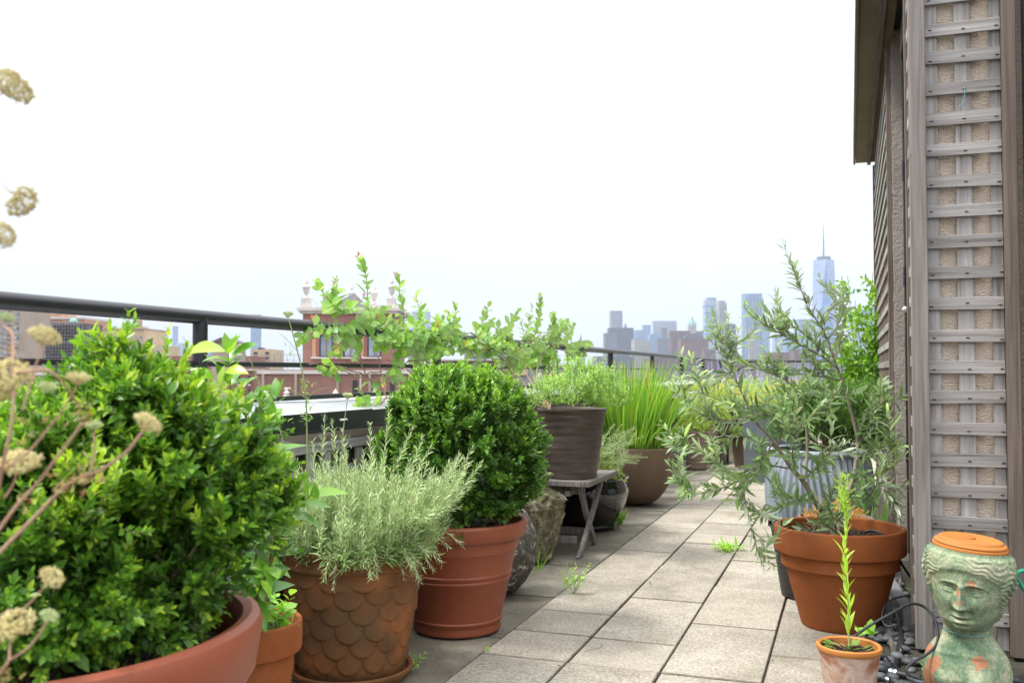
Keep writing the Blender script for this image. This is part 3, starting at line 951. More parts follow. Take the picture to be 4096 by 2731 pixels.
def scales(a, z, r):
    rows, h = 6, 0.0
    v = (0.30 - z) / 0.30 * rows                       # row coordinate, grows downward
    out = np.zeros_like(z)
    for k in range(-1, rows + 1):
        u = a / (2 * math.pi) * NC + (0.5 if k % 2 else 0.0)
        du = (u - np.floor(u) - 0.5) * 2
        hs_ = np.sin(np.floor(u) % NC * 12.9898 + k * 78.233) * 43758.5453; hs_ = hs_ - np.floor(hs_)
        lv = (v - k) - 0.28 * (hs_ - 0.5)                                    # 0 at the top of the scale, tip at ~1.5
        edge = 0.55 + 0.85 * np.sqrt(np.clip(1 - du * du, 0, 1))
        ins = (lv > -0.3) & (lv < edge)
        hh = 0.0082 * np.clip(0.25 + 0.75 * lv / 1.4, 0, 1) * (1 - 0.35 * du * du) * (0.65 + 0.7 * hs_) - 0.0006 * k * 0
        fall = np.clip((edge - lv) / 0.10, 0, 1)
        out = np.where(ins, np.maximum(out, hh * fall), out)
    return out * np.clip((z - 0.012) / 0.02, 0, 1) * np.clip((0.31 - z) / 0.02, 0, 1) + 0.0012 * np.sin(a * 2 + 1) * (r > 0)


t3 = pot('planter_pot', 'old brown terracotta pot covered in relief scales standing in a saucer', B3, 0.022, prof3,
         [(0.2135, 0.330), (0.219, 0.332), (0.222, 0.338), (0.219, 0.346), (0.217, 0.35), (0.219, 0.37), (0.224, 0.376), (0.229, 0.384), (0.229, 0.393), (0.222, 0.399), (0.212, 0.397), (0.205, 0.38), (0.20, 0.30)],
         'old_terracotta', 0.203, 0.36, n=NA, fn=scales)
sau = MB().lathe([(0.12, 0.0), (0.165, 0.0), (0.181, 0.014), (0.190, 0.03), (0.190, 0.036), (0.184, 0.039), (0.176, 0.036), (0.168, 0.022), (0.15, 0.016), (0.0, 0.016)], (B3[0], B3[1], 0), 64, cap0=True).build('saucer', M['old_terracotta'])
tag(sau, 'round brown terracotta saucer under the scale patterned pot', 'saucer')

# 4 small terracotta pot between the two
B4 = (-1.40, 1.99)
pot('flower_pot', 'small orange terracotta pot squeezed between the huge pot and the scale pot', B4, 0,
    [(0.085, 0), (0.09, 0.004), (0.118, 0.265), (0.118, 0.275)], flange(0.136, 0.268, 0.345, 0.013), 'terracotta', 0.116, 0.315)

# 5 round speckled stone planter, 6 carved stone urn
pot('stone_planter', 'round speckled grey stone planter half hidden behind the red pot', (-1.455, 3.89), 0,
    [(0.07, 0), (0.085, 0.003), (0.13, 0.05), (0.168, 0.12), (0.181, 0.19), (0.172, 0.26), (0.14, 0.325), (0.125, 0.345), (0.118, 0.34)], None, 'speckled_stone', 0.12, 0.33)


def carve(a, z, r):
    b = 0.016 * np.clip(np.sin(a * 9 + 2 * np.sin(z * 70)) * np.sin(z * 75 + 1.4 * np.sin(a * 5)), -0.6, 1) * np.clip((z - 0.27) / 0.02, 0, 1) * np.clip((0.345 - z) / 0.02, 0, 1)
    pa = np.abs(np.sin(a * 4)); body = np.clip((z - 0.05) / 0.03, 0, 1) * np.clip((0.25 - z) / 0.02, 0, 1)
    oval = np.exp(-((pa - 0.75) / 0.07) ** 2) * np.exp(-((z - 0.15) / 0.11) ** 6)
    return b + body * 0.011 * oval + 0.004 * np.sin(a * 17 + z * 50) * np.sin(z * 90 + a * 3)


pz = [(0.105, 0.0), (0.118, 0.006), (0.118, 0.028), (0.113, 0.034)]
pz += [(0.113 + 0.062 * t ** 0.9, 0.036 + 0.215 * t) for t in np.linspace(0, 1, 16)]
pz += [(0.179, 0.256), (0.181, 0.264), (0.177, 0.272)]
pz += [(0.177 - 0.075 * t ** 2.2, 0.275 + 0.075 * t) for t in np.linspace(0, 1, 10)]
pz += [(0.094, 0.362), (0.092, 0.380), (0.098, 0.396), (0.118, 0.408), (0.124, 0.416), (0.118, 0.424), (0.10, 0.424), (0.085, 0.40), (0.08, 0.34)]
pot('stone_urn', 'mossy carved stone urn with narrow neck beside the folding table', (-1.535, 4.575), 0.012, pz, None, 'lichen_stone', 0.08, 0.38, n=120, fn=carve)
tag(MB().lathe([(0.055, 0), (0.06, 0.003), (0.06, 0.011), (0.0, 0.012)], (-1.50, 4.545, 0), 24, cap0=True).build('plastic_disc', M['black_plastic']), 'small black disc under the carved stone urn', 'disc')

# 7 folding wooden table
tb = thing('folding_table', 'low weathered wooden folding table with crossed legs', 'table', (-1.50, 5.08, 0))
TX0, TX1, TY0, TY1, TZ = -1.73, -1.275, 4.77, 5.40, 0.38
for k in range(7):
    y = TY0 + 0.05 + (TY1 - TY0 - 0.10) * k / 6
    MB().box(((TX0 + TX1) / 2, y, TZ - 0.011), (TX1 - TX0 - 0.084, (TY1 - TY0) / 7.6, 0.018), 0.002).build('slat', M['wood_post'], tb, smooth=False)
for x in (TX0 + 0.02, TX1 - 0.02): MB().box((x, (TY0 + TY1) / 2, TZ - 0.0145), (0.042, TY1 - TY0, 0.029), 0.004).build('edge_board', M['wood_post'], tb, smooth=False)
for y in (TY0 + 0.018, TY1 - 0.018): MB().box(((TX0 + TX1) / 2, y, TZ - 0.0145), (TX1 - TX0 - 0.085, 0.036, 0.0285), 0.003).build('edge_board', M['wood_post'], tb, smooth=False)
MB().box(((TX0 + TX1) / 2, TY0 + 0.10, TZ - 0.055), (TX1 - TX0 - 0.1, 0.022, 0.045), 0.002).build('apron', M['wood_post'], tb, smooth=False)
MB().box((TX1 - 0.13, TY0 + 0.07, TZ - 0.07), (0.03, 0.07, 0.03), 0.003).build('bracket', M['wood_post'], tb, smooth=False)
for x in (TX1 - 0.055, TX0 + 0.055):
    def leg(a, b, xx):
        n = 9
        pts = []
        for i in range(n):
            t = i / (n - 1)
            y = a[0] + (b[0] - a[0]) * t; z = a[1] + (b[1] - a[1]) * t
            y += 0.018 * math.sin(math.pi * t) * (1 if b[0] > a[0] else -1)
            pts.append((xx, y, z))
        mb = MB()
        for i in range(n - 1): pass
        v, f = [], []
        for i, p in enumerate(pts):
            for dx, dy in ((-0.010, -0.026), (0.010, -0.026), (0.010, 0.026), (-0.010, 0.026)): v.append((p[0] + dx, p[1] + dy, p[2]))
        for i in range(n - 1):
            for j in range(4):
                k = (j + 1) % 4
                f.append((i * 4 + j, i * 4 + k, i * 4 + 4 + k, i * 4 + 4 + j))
        f += [(3, 2, 1, 0), tuple((n - 1) * 4 + j for j in range(4))]
        mb.add(v, f).build('leg', M['wood_post'], tb, smooth=False)
    leg((4.735, 0.0), (5.20, TZ - 0.032), x + 0.011)
    leg((5.135, 0.0), (4.84, TZ - 0.032), x - 0.011)
MB().bar((TX0 + 0.06, 4.80, 0.075), (TX1 - 0.075, 4.80, 0.075), 0.018, 0.034).build('stretcher', M['wood_post'], tb, smooth=False)
MB().bar((TX0 + 0.06, 5.08, 0.075), (TX1 - 0.09, 5.08, 0.075), 0.018, 0.034).build('stretcher', M['wood_post'], tb, smooth=False)

# 8 brown grey pot on the table
B8 = (-1.425, 4.97)
wob = lambda a, z, r: 0.0015 * np.sin(z * 160) + 0.0015 * np.sin(a * 3 + z * 8)
pot('planter_pot', 'tall dark brown glazed pot standing on the folding table', B8, TZ, [(0.131, 0), (0.135, 0.004), (0.136, 0.025)] + [(0.137 + 0.047 * t, 0.03 + 0.32 * t) for t in np.linspace(0, 1, 26)],
    [(0.184, 0.348), (0.189, 0.354), (0.190, 0.364), (0.187, 0.371), (0.180, 0.372), (0.174, 0.362), (0.168, 0.30)], 'brown_glaze', 0.168, 0.345, fn=wob)

# 9 black glazed jar, 10 egg planter, 11 ribbed pots
pot('glazed_pot', 'glossy black glazed pot behind the folding table legs', (-1.515, 5.66), 0,
    [(0.15, 0), (0.165, 0.004), (0.168, 0.02), (0.16, 0.03), (0.185, 0.07), (0.225, 0.15), (0.243, 0.215), (0.238, 0.262), (0.222, 0.292), (0.222, 0.298)],
    [(0.222, 0.297), (0.243, 0.301), (0.248, 0.308), (0.243, 0.316), (0.226, 0.318), (0.212, 0.312), (0.205, 0.26)], 'black_glaze', 0.208, 0.295)
pot('egg_planter', 'large smooth taupe egg shaped planter full of tall green grass', (-1.475, 6.80), 0,
    [(0.10, 0), (0.115, 0.003)] + [(0.116 + 0.166 * math.sin(min(t * 1.95, 3.0)) ** 0.72, 0.006 + 0.395 * t ** 1.12) for t in np.linspace(0.01, 1, 28)] + [(0.262, 0.408), (0.250, 0.406), (0.244, 0.36)], None, 'taupe_pot', 0.238, 0.385, n=64)
rib = lambda a, z, r: 0.004 * np.abs(np.sin(z * 75)) * (r > 0.05)
for k, (xy, lab) in enumerate((((-1.42, 9.35), 'ribbed tan pot holding a yellow shrub in front of its taller twin'), ((-1.30, 10.05), 'taller ribbed tan pot behind the yellow shrub pot'))):
    pot('ribbed_pot', lab, xy, 0, [(0.085, 0), (0.09, 0.003)] + [(0.092 + 0.04 * t, 0.01 + (0.33 + 0.05 * k) * t) for t in np.linspace(0, 1, 40)] + [(0.138, 0.348 + 0.05 * k), (0.136, 0.355 + .05 * k), (0.126, 0.35 + .05 * k), (0.12, 0.30)], None, 'ribbed_pot', 0.12, 0.33 + 0.05 * k, fn=rib, group='ribbed tan pots')

# 12 black metal table with brown pots further back
bt = thing('metal_table', 'black metal garden table further down the left side', 'table', (-0.95, 9.6, 0))
MB().box((-0.98, 9.7, 0.44), (0.52, 0.7, 0.022), 0.004).build('top', M['black_metal'], bt, smooth=False)
for x in (-1.2, -0.745):
    for y in (9.38, 10.02): MB().box((x, y, 0.215), (0.025, 0.025, 0.43)).build('leg', M['black_metal'], bt, smooth=False)
pot('bowl_pot', 'low brown clay bowl standing on the black metal table', (-0.99, 9.75), 0.452, [(0.10, 0), (0.11, 0.004), (0.16, 0.09), (0.175, 0.12), (0.165, 0.122), (0.16, 0.1)], None, 'taupe_pot', 0.16, 0.11)
pot('planter_pot', 'dark brown pot standing under the black metal table', (-0.98, 9.75), 0, [(0.11, 0), (0.12, 0.004), (0.155, 0.25), (0.165, 0.29), (0.16, 0.30), (0.15, 0.29)], None, 'taupe_pot', 0.15, 0.28)
pot('steel_barrel', 'dark blue grey barrel planter behind the olive branches', (-0.66, 8.6), 0, [(0.22, 0), (0.225, 0.004), (0.235, 0.3), (0.24, 0.32), (0.235, 0.34), (0.245, 0.62), (0.25, 0.64), (0.24, 0.645), (0.235, 0.6)], None, 'barrel_metal', 0.235, 0.61, cat='barrel')

# 13 blue wavy planter
B13 = (-0.165, 5.40)
flute = lambda a, z, r: 0.0065 * np.sin(52 * a + 2.6 * np.sin(z * 11 + 2 * np.sin(a * 3))) * np.clip((0.50 - z) / 0.02, 0, 1) * np.clip(z / 0.03, 0, 1)
pot('blue_planter', 'big pale blue glazed planter with wavy flutes behind the olive pot', B13, 0, [(0.20, 0), (0.215, 0.006)] + [(0.222 + 0.058 * math.sin(t * 2.5) ** 1.0 - 0.004 * t, 0.008 + 0.50 * t) for t in np.linspace(0, 1, 50)],
    [(0.255, 0.506), (0.268, 0.512), (0.272, 0.523), (0.268, 0.534), (0.255, 0.538), (0.243, 0.53), (0.235, 0.45)], 'blue_glaze', 0.238, 0.50, n=416, fn=flute)

# 14 olive pot
B14 = (-0.045, 3.80)
po = pot('planter_pot', 'big rimmed terracotta pot holding the olive tree', B14, 0, [(0.134, 0), (0.140, 0.004)] + [(0.142 + 0.072 * t, 0.01 + 0.27 * t) for t in np.linspace(0, 1, 14)], flange(0.236, 0.275, 0.372, 0.016), 'terracotta', 0.207, 0.325, n=80)
chips(po, B14, 0.327, 0.20, 420, s=0.008)

# 15 black bucket
bk = thing('bucket', 'black plastic tub with a handle tucked behind the olive pot', 'bucket', (-0.175, 4.25, 0))
hoop = lambda a, z, r: 0.0012 * np.sin(z * 380)
MB().lathe([(0.105, 0), (0.112, 0.004)] + [(0.114 + 0.040 * t, 0.01 + 0.275 * t) for t in np.linspace(0, 1, 60)] + [(0.160, 0.288), (0.163, 0.294), (0.158, 0.299), (0.150, 0.296), (0.146, 0.28), (0.11, 0.012), (0.0, 0.012)], (-0.175, 4.25, 0), 56, hoop, cap0=True).build('body', M['black_plastic'], bk)
for s in (-1, 1):
    a0 = -2.6 if s < 0 else 0.9
    pts = [(-0.175 + 0.158 * math.cos(a0 + q * 0.42), 4.25 + 0.158 * math.sin(a0 + q * 0.42), 0.292 + 0.042 * (1 - q * q) ** 0.5) for q in np.linspace(-1, 1, 9)]
    MB().tube(spline(pts, 3), 0.008, 10).build('handle', M['black_plastic'], bk)

# 16 small crusted pot, 17 low bowl with sedum
B16 = (-0.012, 2.965)
pot('flower_pot', 'small crusted terracotta pot with a tall weed in the right foreground', B16, 0, [(0.062, 0), (0.066, 0.004)] + [(0.067 + 0.020 * t, 0.01 + 0.13 * t) for t in np.linspace(0, 1, 10)],
    [(0.087, 0.138), (0.0905, 0.141), (0.092, 0.147), (0.091, 0.154), (0.086, 0.157), (0.080, 0.153), (0.078, 0.12)], 'crusted_terracotta', 0.079, 0.137, rimmat='orange_terracotta')
chips(bpy.data.objects['flower_pot.001'], B16, 0.139, 0.07, 60, s=0.007)
pot('bowl_pot', 'low tan bowl of orange gravel and sedum behind the black tub', (-0.07, 4.62), 0.16, [(0.11, 0), (0.12, 0.004), (0.15, 0.07), (0.162, 0.115), (0.164, 0.125), (0.156, 0.127), (0.15, 0.11)], None, 'ribbed_pot', 0.152, 0.112, soilmat='gravel_orange')
pot('planter_pot', 'dark upturned pot carrying the sedum bowl behind the black tub', (-0.07, 4.62), 0, [(0.13, 0), (0.135, 0.004), (0.115, 0.15), (0.11, 0.158), (0.0, 0.159)], None, 'black_plastic', 0, 0)

# ---- bust planter
bu = thing('bust_planter', 'green patinated clay bust of a head used as a planter before the trellis', 'bust', (0.319, 3.157, 0))
hw = np.array([(0.0, .116), (.03, .122), (.06, .123), (.09, .118), (.112, .110), (.135, .094), (.155, .075), (.17, .066), (.19, .064), (.205, .069), (.222, .077), (.245, .087), (.287, .099), (.338, .110), (.372, .117), (.395, .117), (.414, .111), (.426, .106)])
hd = np.array([(0.0, .085), (.05, .09), (.09, .082), (.112, .074), (.135, .066), (.16, .060), (.19, .064), (.222, .092), (.26, .103), (.30, .108), (.35, .112), (.39, .112), (.426, .104)])
NT, NZ = 300, 270
zz = np.linspace(0, 0.426, NZ)
th = np.linspace(-math.pi, math.pi, NT, endpoint=False)           # 0 = straight ahead of the face
T, Z = np.meshgrid(th, zz)
W_ = np.interp(Z, hw[:, 0], hw[:, 1]); D_ = np.interp(Z, hd[:, 0], hd[:, 1])
S = W_ * np.sin(T)                                                # sideways
Fw = D_ * np.cos(T)                                               # forward
front = np.clip(np.cos(T) * 1.6, 0, 1)
g = lambda s0, z0, ss, sz: np.exp(-((S - s0) / ss) ** 2 - ((Z - z0) / sz) ** 2)
dsp = np.zeros_like(S)
Zreal = Z; Z = Z - 0.016 * np.clip((Z - 0.16) / 0.03, 0, 1)
# face plane: flatter front than an ellipse
face = np.exp(-((Z - 0.275) / 0.11) ** 6)
dsp += face * 0.010 * np.clip(np.cos(T), 0, 1) ** 3
for sg in (-1, 1):
    dsp += -0.0240 * g(sg * 0.033, 0.302, 0.021, 0.0135)           # sockets
    dsp += 0.0165 * g(sg * 0.036, 0.2985, 0.0145, 0.0080)          # eyeballs
    dsp += 0.0050 * np.exp(-((S - sg * 0.036) / 0.018) ** 4) * np.exp(-((Z - (0.3070 - 6 * (S - sg * 0.036) ** 2)) / 0.0022) ** 2)   # upper lids
    dsp += 0.0036 * np.exp(-((S - sg * 0.036) / 0.016) ** 4) * np.exp(-((Z - (0.2915 + 5 * (S - sg * 0.036) ** 2)) / 0.0020) ** 2)   # lower lids
    dsp += 0.0078 * np.exp(-((S - sg * 0.034) / 0.024) ** 2) * np.exp(-((Z - (0.3205 - 9 * (S - sg * 0.030) ** 2)) / 0.0052) ** 2)   # brows
    dsp += -0.0035 * np.exp(-((S - sg * 0.035) / 0.020) ** 4) * np.exp(-((Z - (0.3130 - 7 * (S - sg * 0.035) ** 2)) / 0.0022) ** 2)   # crease above the lid
    dsp += 0.0090 * g(sg * 0.044, 0.262, 0.022, 0.022)             # cheeks
    dsp += 0.0115 * g(sg * 0.0135, 0.2530, 0.0060, 0.0062)         # nostril wings
    dsp += -0.0060 * g(sg * 0.0245, 0.236, 0.007, 0.012)           # fold to mouth corner
    dsp += -0.0040 * g(sg * 0.0250, 0.2185, 0.005, 0.005)
    dsp += 0.016 * g(sg * 0.055, 0.045, 0.036, 0.034)              # chest
    dsp += 0.004 * g(sg * 0.040, 0.118, 0.03, 0.006)               # collar bones
nose = np.clip((0.322 - Z) / 0.07, 0, 1) * (Z > 0.2455)
nose_h = (0.011 + 0.0330 * nose ** 1.05) * 1 / (1 + np.exp(-(Z - 0.2475) / 0.0018)) / (1 + np.exp((Z - 0.322) / 0.004))
dsp += nose_h * np.exp(-(S / (0.0082 + 0.0036 * nose)) ** 2)
dsp += 0.0038 * g(0, 0.2535, 0.0085, 0.006)
lip = lambda z0, a, sz, ws: a * np.exp(-(S / ws) ** 4) * np.exp(-((Z - z0) / sz) ** 2)
dsp += lip(0.2262, 0.0115, 0.0050, 0.0205) + lip(0.2105, 0.0125, 0.0062, 0.0180) - lip(0.2185, 0.0090, 0.0024, 0.0225)
dsp += -0.0022 * g(0, 0.2350, 0.0032, 0.006) - 0.007 * g(0, 0.1995, 0.014, 0.0045)
dsp += 0.016 * g(0, 0.1885, 0.022, 0.0105)
dsp += 0.010 * np.exp(-((Z - 0.203) / 0.022) ** 2) * np.exp(-(S / 0.05) ** 2)
Z = Zreal
# hair: parted waves framing the forehead, swept to the sides
hl = 0.352 + 0.022 * np.cos(np.clip(np.abs(T) * 2.2, 0, math.pi)) - 0.11 * np.clip((np.abs(T) - 0.95) / 0.6, 0, 1)
hair = 1 / (1 + np.exp(-(Z - hl) / 0.003)) * np.clip((Z - 0.19) / 0.03, 0, 1)
wave = np.sin((Z * 1.0 + 0.034 * np.abs(T) + 0.006 * np.sin(T * 9)) * 430 + 2.6 * np.sin(T * 5 + Z * 45) + 1.3 * np.sin(T * 13 - Z * 70))
bun = 0.010 * np.exp(-((np.abs(T) - 1.55) / 0.35) ** 2) * np.exp(-((Z - 0.335) / 0.04) ** 2)
rim_ = np.clip((Z - 0.410) / 0.008, 0, 1)
outw = hair * (0.0075 + 0.0016 * wave * (0.5 + 0.4 * np.sin(T * 3.1 + Z * 31))) * (1 - rim_) + bun * (1 + 0.35 * wave) + 0.0006 * np.sin(S * 700 + Z * 500) * np.sin(Z * 800)
Sx = S + outw * np.sin(T); Fx = Fw + dsp * front + outw * np.cos(T)
# neck sits a little behind the chin
Fx -= 0.012 * np.exp(-((Z - 0.165) / 0.025) ** 2)
# tilt of the head
ta = R(5.0) * np.clip((Z - 0.13) / 0.10, 0, 1)
zc = 0.15
Sx2 = Sx * np.cos(ta) + (Z - zc) * np.sin(ta) * 0.55
Z2 = zc + (Z - zc) * np.cos(ta) - Sx * np.sin(ta)
fdir = nrm(np.array([-0.319 - 0.55, -3.157, 0]))                 # roughly to the camera, turned a little to its left
sdir = np.array([-fdir[1], fdir[0], 0])
vb = np.array([0.319, 3.157, 0]) + Sx2[..., None] * sdir + Fx[..., None] * fdir + Z2[..., None] * np.array([0, 0, 1])
fb = [(i * NT + j, i * NT + (j + 1) % NT, (i + 1) * NT + (j + 1) % NT, (i + 1) * NT + j) for i in range(NZ - 1) for j in range(NT)]
mbst, tt, bb, oo = base_mat('patina_clay')
vec = coords(tt, rand=False)
colr = ramp(tt, noise(tt, vec, 9, 9, 0.7, 0.4), [(0.28, (0.055, 0.10, 0.06)), (0.42, (0.13, 0.20, 0.12)), (0.52, (0.25, 0.29, 0.18)), (0.62, (0.38, 0.38, 0.26)), (0.78, (0.47, 0.45, 0.34))])
sp = ramp(tt, noise(tt, vec, 95, 4, 0.7), [(0.32, (0.65,) * 3), (0.68, (1.22,) * 3)])
colr = mixc(tt, 1.0, colr, sp, 'MULTIPLY')
ye = node(tt, 'ShaderNodeMapRange'); ye.inputs['From Min'].default_value = 0.64; ye.inputs['From Max'].default_value = 0.72
tt.links.new(noise(tt, vec, 36, 8, 0.7), ye.inputs['Value'])
colr = mixc(tt, ye.outputs['Result'], colr, (0.36, 0.30, 0.12))
# chipped clay patches (nose, brow, shoulder, chest)
seps = node(tt, 'ShaderNodeTexCoord')
tot = None
def patch(pos, r):
    global tot
    vm = node(tt, 'ShaderNodeVectorMath', operation='DISTANCE')
    nz = node(tt, 'ShaderNodeTexNoise', Scale=45.0, Detail=4.0)
    tt.links.new(seps.outputs['Object'], nz.inputs['Vector'])
    ad = node(tt, 'ShaderNodeVectorMath', operation='MULTIPLY_ADD')
    tt.links.new(nz.outputs['Color'], ad.inputs[0]); ad.inputs[1].default_value = (r * 2.2,) * 3; tt.links.new(seps.outputs['Object'], ad.inputs[2])
    tt.links.new(ad.outputs[0], vm.inputs[0]); vm.inputs[1].default_value = tuple(np.asarray(pos) + r * 1.1)
    mr = node(tt, 'ShaderNodeMapRange'); mr.inputs['From Min'].default_value = r; mr.inputs['From Max'].default_value = r * 0.9
    tt.links.new(vm.outputs['Value'], mr.inputs['Value'])
    if tot is None: tot = mr.outputs['Result']
    else:
        mxn = node(tt, 'ShaderNodeMath', operation='MAXIMUM'); tt.links.new(tot, mxn.inputs[0]); tt.links.new(mr.outputs['Result'], mxn.inputs[1]); tot = mxn.outputs[0]
def onface(s, z, f): return s * sdir + f * fdir + np.array([0, 0, z])
patch(onface(0.004, 0.310, 0.126), 0.012); patch(onface(0.002, 0.288, 0.142), 0.012); patch(onface(0.036, 0.336, 0.116), 0.012)
patch(onface(0.045, 0.105, 0.075), 0.022); patch(onface(-0.075, 0.075, 0.06), 0.030); patch(onface(-0.088, 0.04, 0.05), 0.034); patch(onface(0.03, 0.03, 0.10), 0.014); patch(onface(-0.106, 0.115, 0.02), 0.02)
_mt = node(tt, 'ShaderNodeMath', operation='MULTIPLY'); tt.links.new(tot, _mt.inputs[0]); _mt.inputs[1].default_value = 0.8
colr = mixc(tt, _mt.outputs[0], colr, (0.40, 0.155, 0.08))
tt.links.new(colr, bb.inputs['Base Color'])
bb.inputs['Roughness'].default_value = 0.9; bb.inputs['Specular IOR Level'].default_value = 0.15
bpn = node(tt, 'ShaderNodeBump', Strength=0.55, Distance=0.003)
tt.links.new(noise(tt, vec, 130, 6, 0.65), bpn.inputs['Height']); tt.links.new(bpn.outputs[0], bb.inputs['Normal'])
mb = MB(); mb.add(vb.reshape(-1, 3), fb); mb.build('head', mbst, bu, ang=80)
MB().tube(spline([vb[int(NZ * .42), int(NT * (.5 + q)) % NT] * 1.0 + np.array([0, 0, -0.002]) + 0.003 * fdir for q in np.linspace(-0.23, 0.2, 9)], 4), 0.0011, 5).build('wire', M['wire_blue'], bu)
lid = thing('clay_saucer', 'orange clay saucer lying upside down as a lid on the bust', 'saucer', tuple(vb[NZ - 1].mean(0)))
lc = vb[NZ - 1].mean(0)
n_ = nrm(np.array([0, 0, 1]) + 0.087 * sdir - 0.0 * fdir); xx_ = nrm(np.cross((0, 1, 0), n_)); LM = np.stack([xx_, np.cross(n_, xx_), n_], 1)
dsh = MB().lathe([(0.085, -0.004), (0.100, -0.003), (0.105, 0.001), (0.104, 0.007), (0.099, 0.009), (0.101, 0.013), (0.099, 0.017), (0.091, 0.020), (0.088, 0.026), (0.083, 0.028), (0.079, 0.0265), (0.012, 0.0255), (0.0005, 0.0255)], lc, 72, M=LM, cap0=True).build('dish', M['orange_terracotta'], lid)
MB().lathe([(0.014, 0.0255), (0.0135, 0.031), (0.0095, 0.0325), (0.008, 0.027)], lc, 24, M=LM).build('drain_lip', M['orange_terracotta'], dsh)

# ---- irrigation pipes and hoses
tag(MB().tube(spline([G(3575, 2440, 0.02), G(3592, 2480, 0.025), G(3602, 2540, 0.03), G(3598, 2600, 0.02), G(3570, 2680, 0.016), G(3560, 2725, 0.014)], 6), 0.0125, 12).build('irrigation_pipe', M['rubber']), 'thick black irrigation pipe lying on the dark pebbles', 'pipe')
jn = thing('pipe_joint', 'black pipe elbow with two steel clamps among the pebbles', 'pipe joint', tuple(G(3590, 2690, 0.0)))
ja, jb = G(3535, 2680, 0.022), G(3680, 2712, 0.022)
MB().tube([ja, ja * .6 + jb * .4, jb], 0.011, 12).build('pipe', M['rubber'], jn)
for q in (0.22, 0.34): c0 = ja * (1 - q) + jb * q; dd = nrm(jb - ja); MB().tube([c0 - dd * .0045, c0 + dd * .0045], 0.0128, 16).build('clamp', M['steel_clamp'], jn)
j2 = thing('pipe_joint', 'second clamped black pipe nearest the viewer on the pebbles', 'pipe joint', tuple(G(3580, 2725, 0.0)))
ja, jb = G(3520, 2712, 0.02), G(3680, 2745, 0.02)
MB().tube([ja, ja * .6 + jb * .4, jb], 0.011, 12).build('pipe', M['rubber'], j2)
for q in (0.22, 0.34): c0 = ja * (1 - q) + jb * q; dd = nrm(jb - ja); MB().tube([c0 - dd * .0045, c0 + dd * .0045], 0.0128, 16).build('clamp', M['steel_clamp'], j2)
hs = [P(3415, 2545, 2.86), P(3480, 2500, 2.88), P(3560, 2455, 2.90), P(3640, 2415, 2.93), P(3695, 2425, 2.93), P(3735, 2470, 2.90), P(3752, 2530, 2.87), P(3742, 2580, 2.85), P(3705, 2617, 2.84), P(3655, 2645, 2.83), P(3625, 2675, 2.82), P(3640, 2700, 2.81), P(3690, 2715, 2.80)]
tag(MB().tube(spline(hs, 6), 0.0042, 10).build('drip_hose', M['rubber']), 'thin black hose arching from the small pot past the bust', 'hose')
hs = [P(3455, 2128, 3.62), P(3490, 2122, 3.58), P(3525, 2135, 3.52), P(3560, 2175, 3.50), P(3590, 2225, 3.52), P(3620, 2275, 3.56), P(3650, 2320, 3.62)]
tag(MB().tube(spline(hs, 5), 0.0045, 10).build('drip_hose', M['rubber']), 'thin black hose hanging over the rim of the olive pot', 'hose')
hs = [P(3650, 2380, 3.5), P(3600, 2386, 3.42), P(3555, 2405, 3.36), P(3532, 2440, 3.32), P(3530, 2480, 3.28), P(3550, 2503, 3.25), P(3585, 2497, 3.24)]
tag(MB().tube(spline(hs, 5), 0.0032, 8).build('drip_hose', M['rubber']), 'small black hose looping against the wall behind the pipe', 'hose')
hs = [P(3545, 2625, 3.0), P(3570, 2655, 2.98), P(3610, 2685, 2.96), P(3660, 2708, 2.94)]
tag(MB().tube(spline(hs, 5), 0.004, 8).build('drip_hose', M['rubber']), 'short black hose feeding the clamped pipes on the pebbles', 'hose')
hs = [P(4110, 2285, 2.85), P(4088, 2282, 2.85), P(4070, 2292, 2.85), P(4070, 2312, 2.85), P(4082, 2335, 2.85), P(4095, 2355, 2.85), P(4115, 2390, 2.85), P(4130, 2600, 2.85), P(4130, 2800, 2.8)]
tag(MB().tube(spline(hs, 5), 0.0065, 10).build('garden_hose', M['green_hose']), 'green garden hose end at the right edge', 'hose')
# landscape cloth over the pebbles
v, f = [], []
for i in range(12):
    for j in range(7):
        q = G(3548 + 42 * j / 6 + 18 * math.sin(i * .7), 2300 + 32 * i, 0)
        v.append((q[0], q[1], 0.030 + 0.012 * math.sin(i * 1.3 + j) + RNG.normal(0, 0.002)))
for i in range(11):
    for j in range(6): f.append((i * 7 + j, i * 7 + j + 1, i * 7 + 8 + j, i * 7 + 7 + j))
tag(MB().add(v, f).build('landscape_cloth', M['fabric_grey']), 'crumpled grey landscape cloth between the pebbles', 'cloth')

_scrap = [MB().add(np.array([[0, 0, 0], [.006, .002, .003], [.012, .001, .001], [.009, -.004, .002], [.004, -.004, .004]]) * (1 + .3 * k), [(0, 1, 2, 3, 4)]).mesh('dry_scrap', smooth=False) for k in range(3)]
for me in _scrap: me.materials.append(M['bark_chip'])
for x, y, lab in ((2853, 2541, 'tiny brown dry scrap in the middle of the nearest pale slabs'), (3090, 2640, 'tiny dry scrap on the paving left of the small crusted pot'), (2230, 2660, 'tiny dry scrap on the pale slab nearest the bottom edge'),
                  (2600, 2330, 'tiny dry scrap on the paving between the folding table and the olive pot'), (2100, 2560, 'tiny dry scrap on the paving beside the smooth red pot'), (2520, 2240, 'tiny dry scrap on the paving before the folding table')):
    o = inst('dry_scrap', _scrap[x % 3], None, G(x, y, 0.004), np.array([[math.cos(x), -math.sin(x), 0], [math.sin(x), math.cos(x), 0], [0, 0, 1]]))
    tag(o, lab, 'leaf litter', 'dry scraps on the paving')
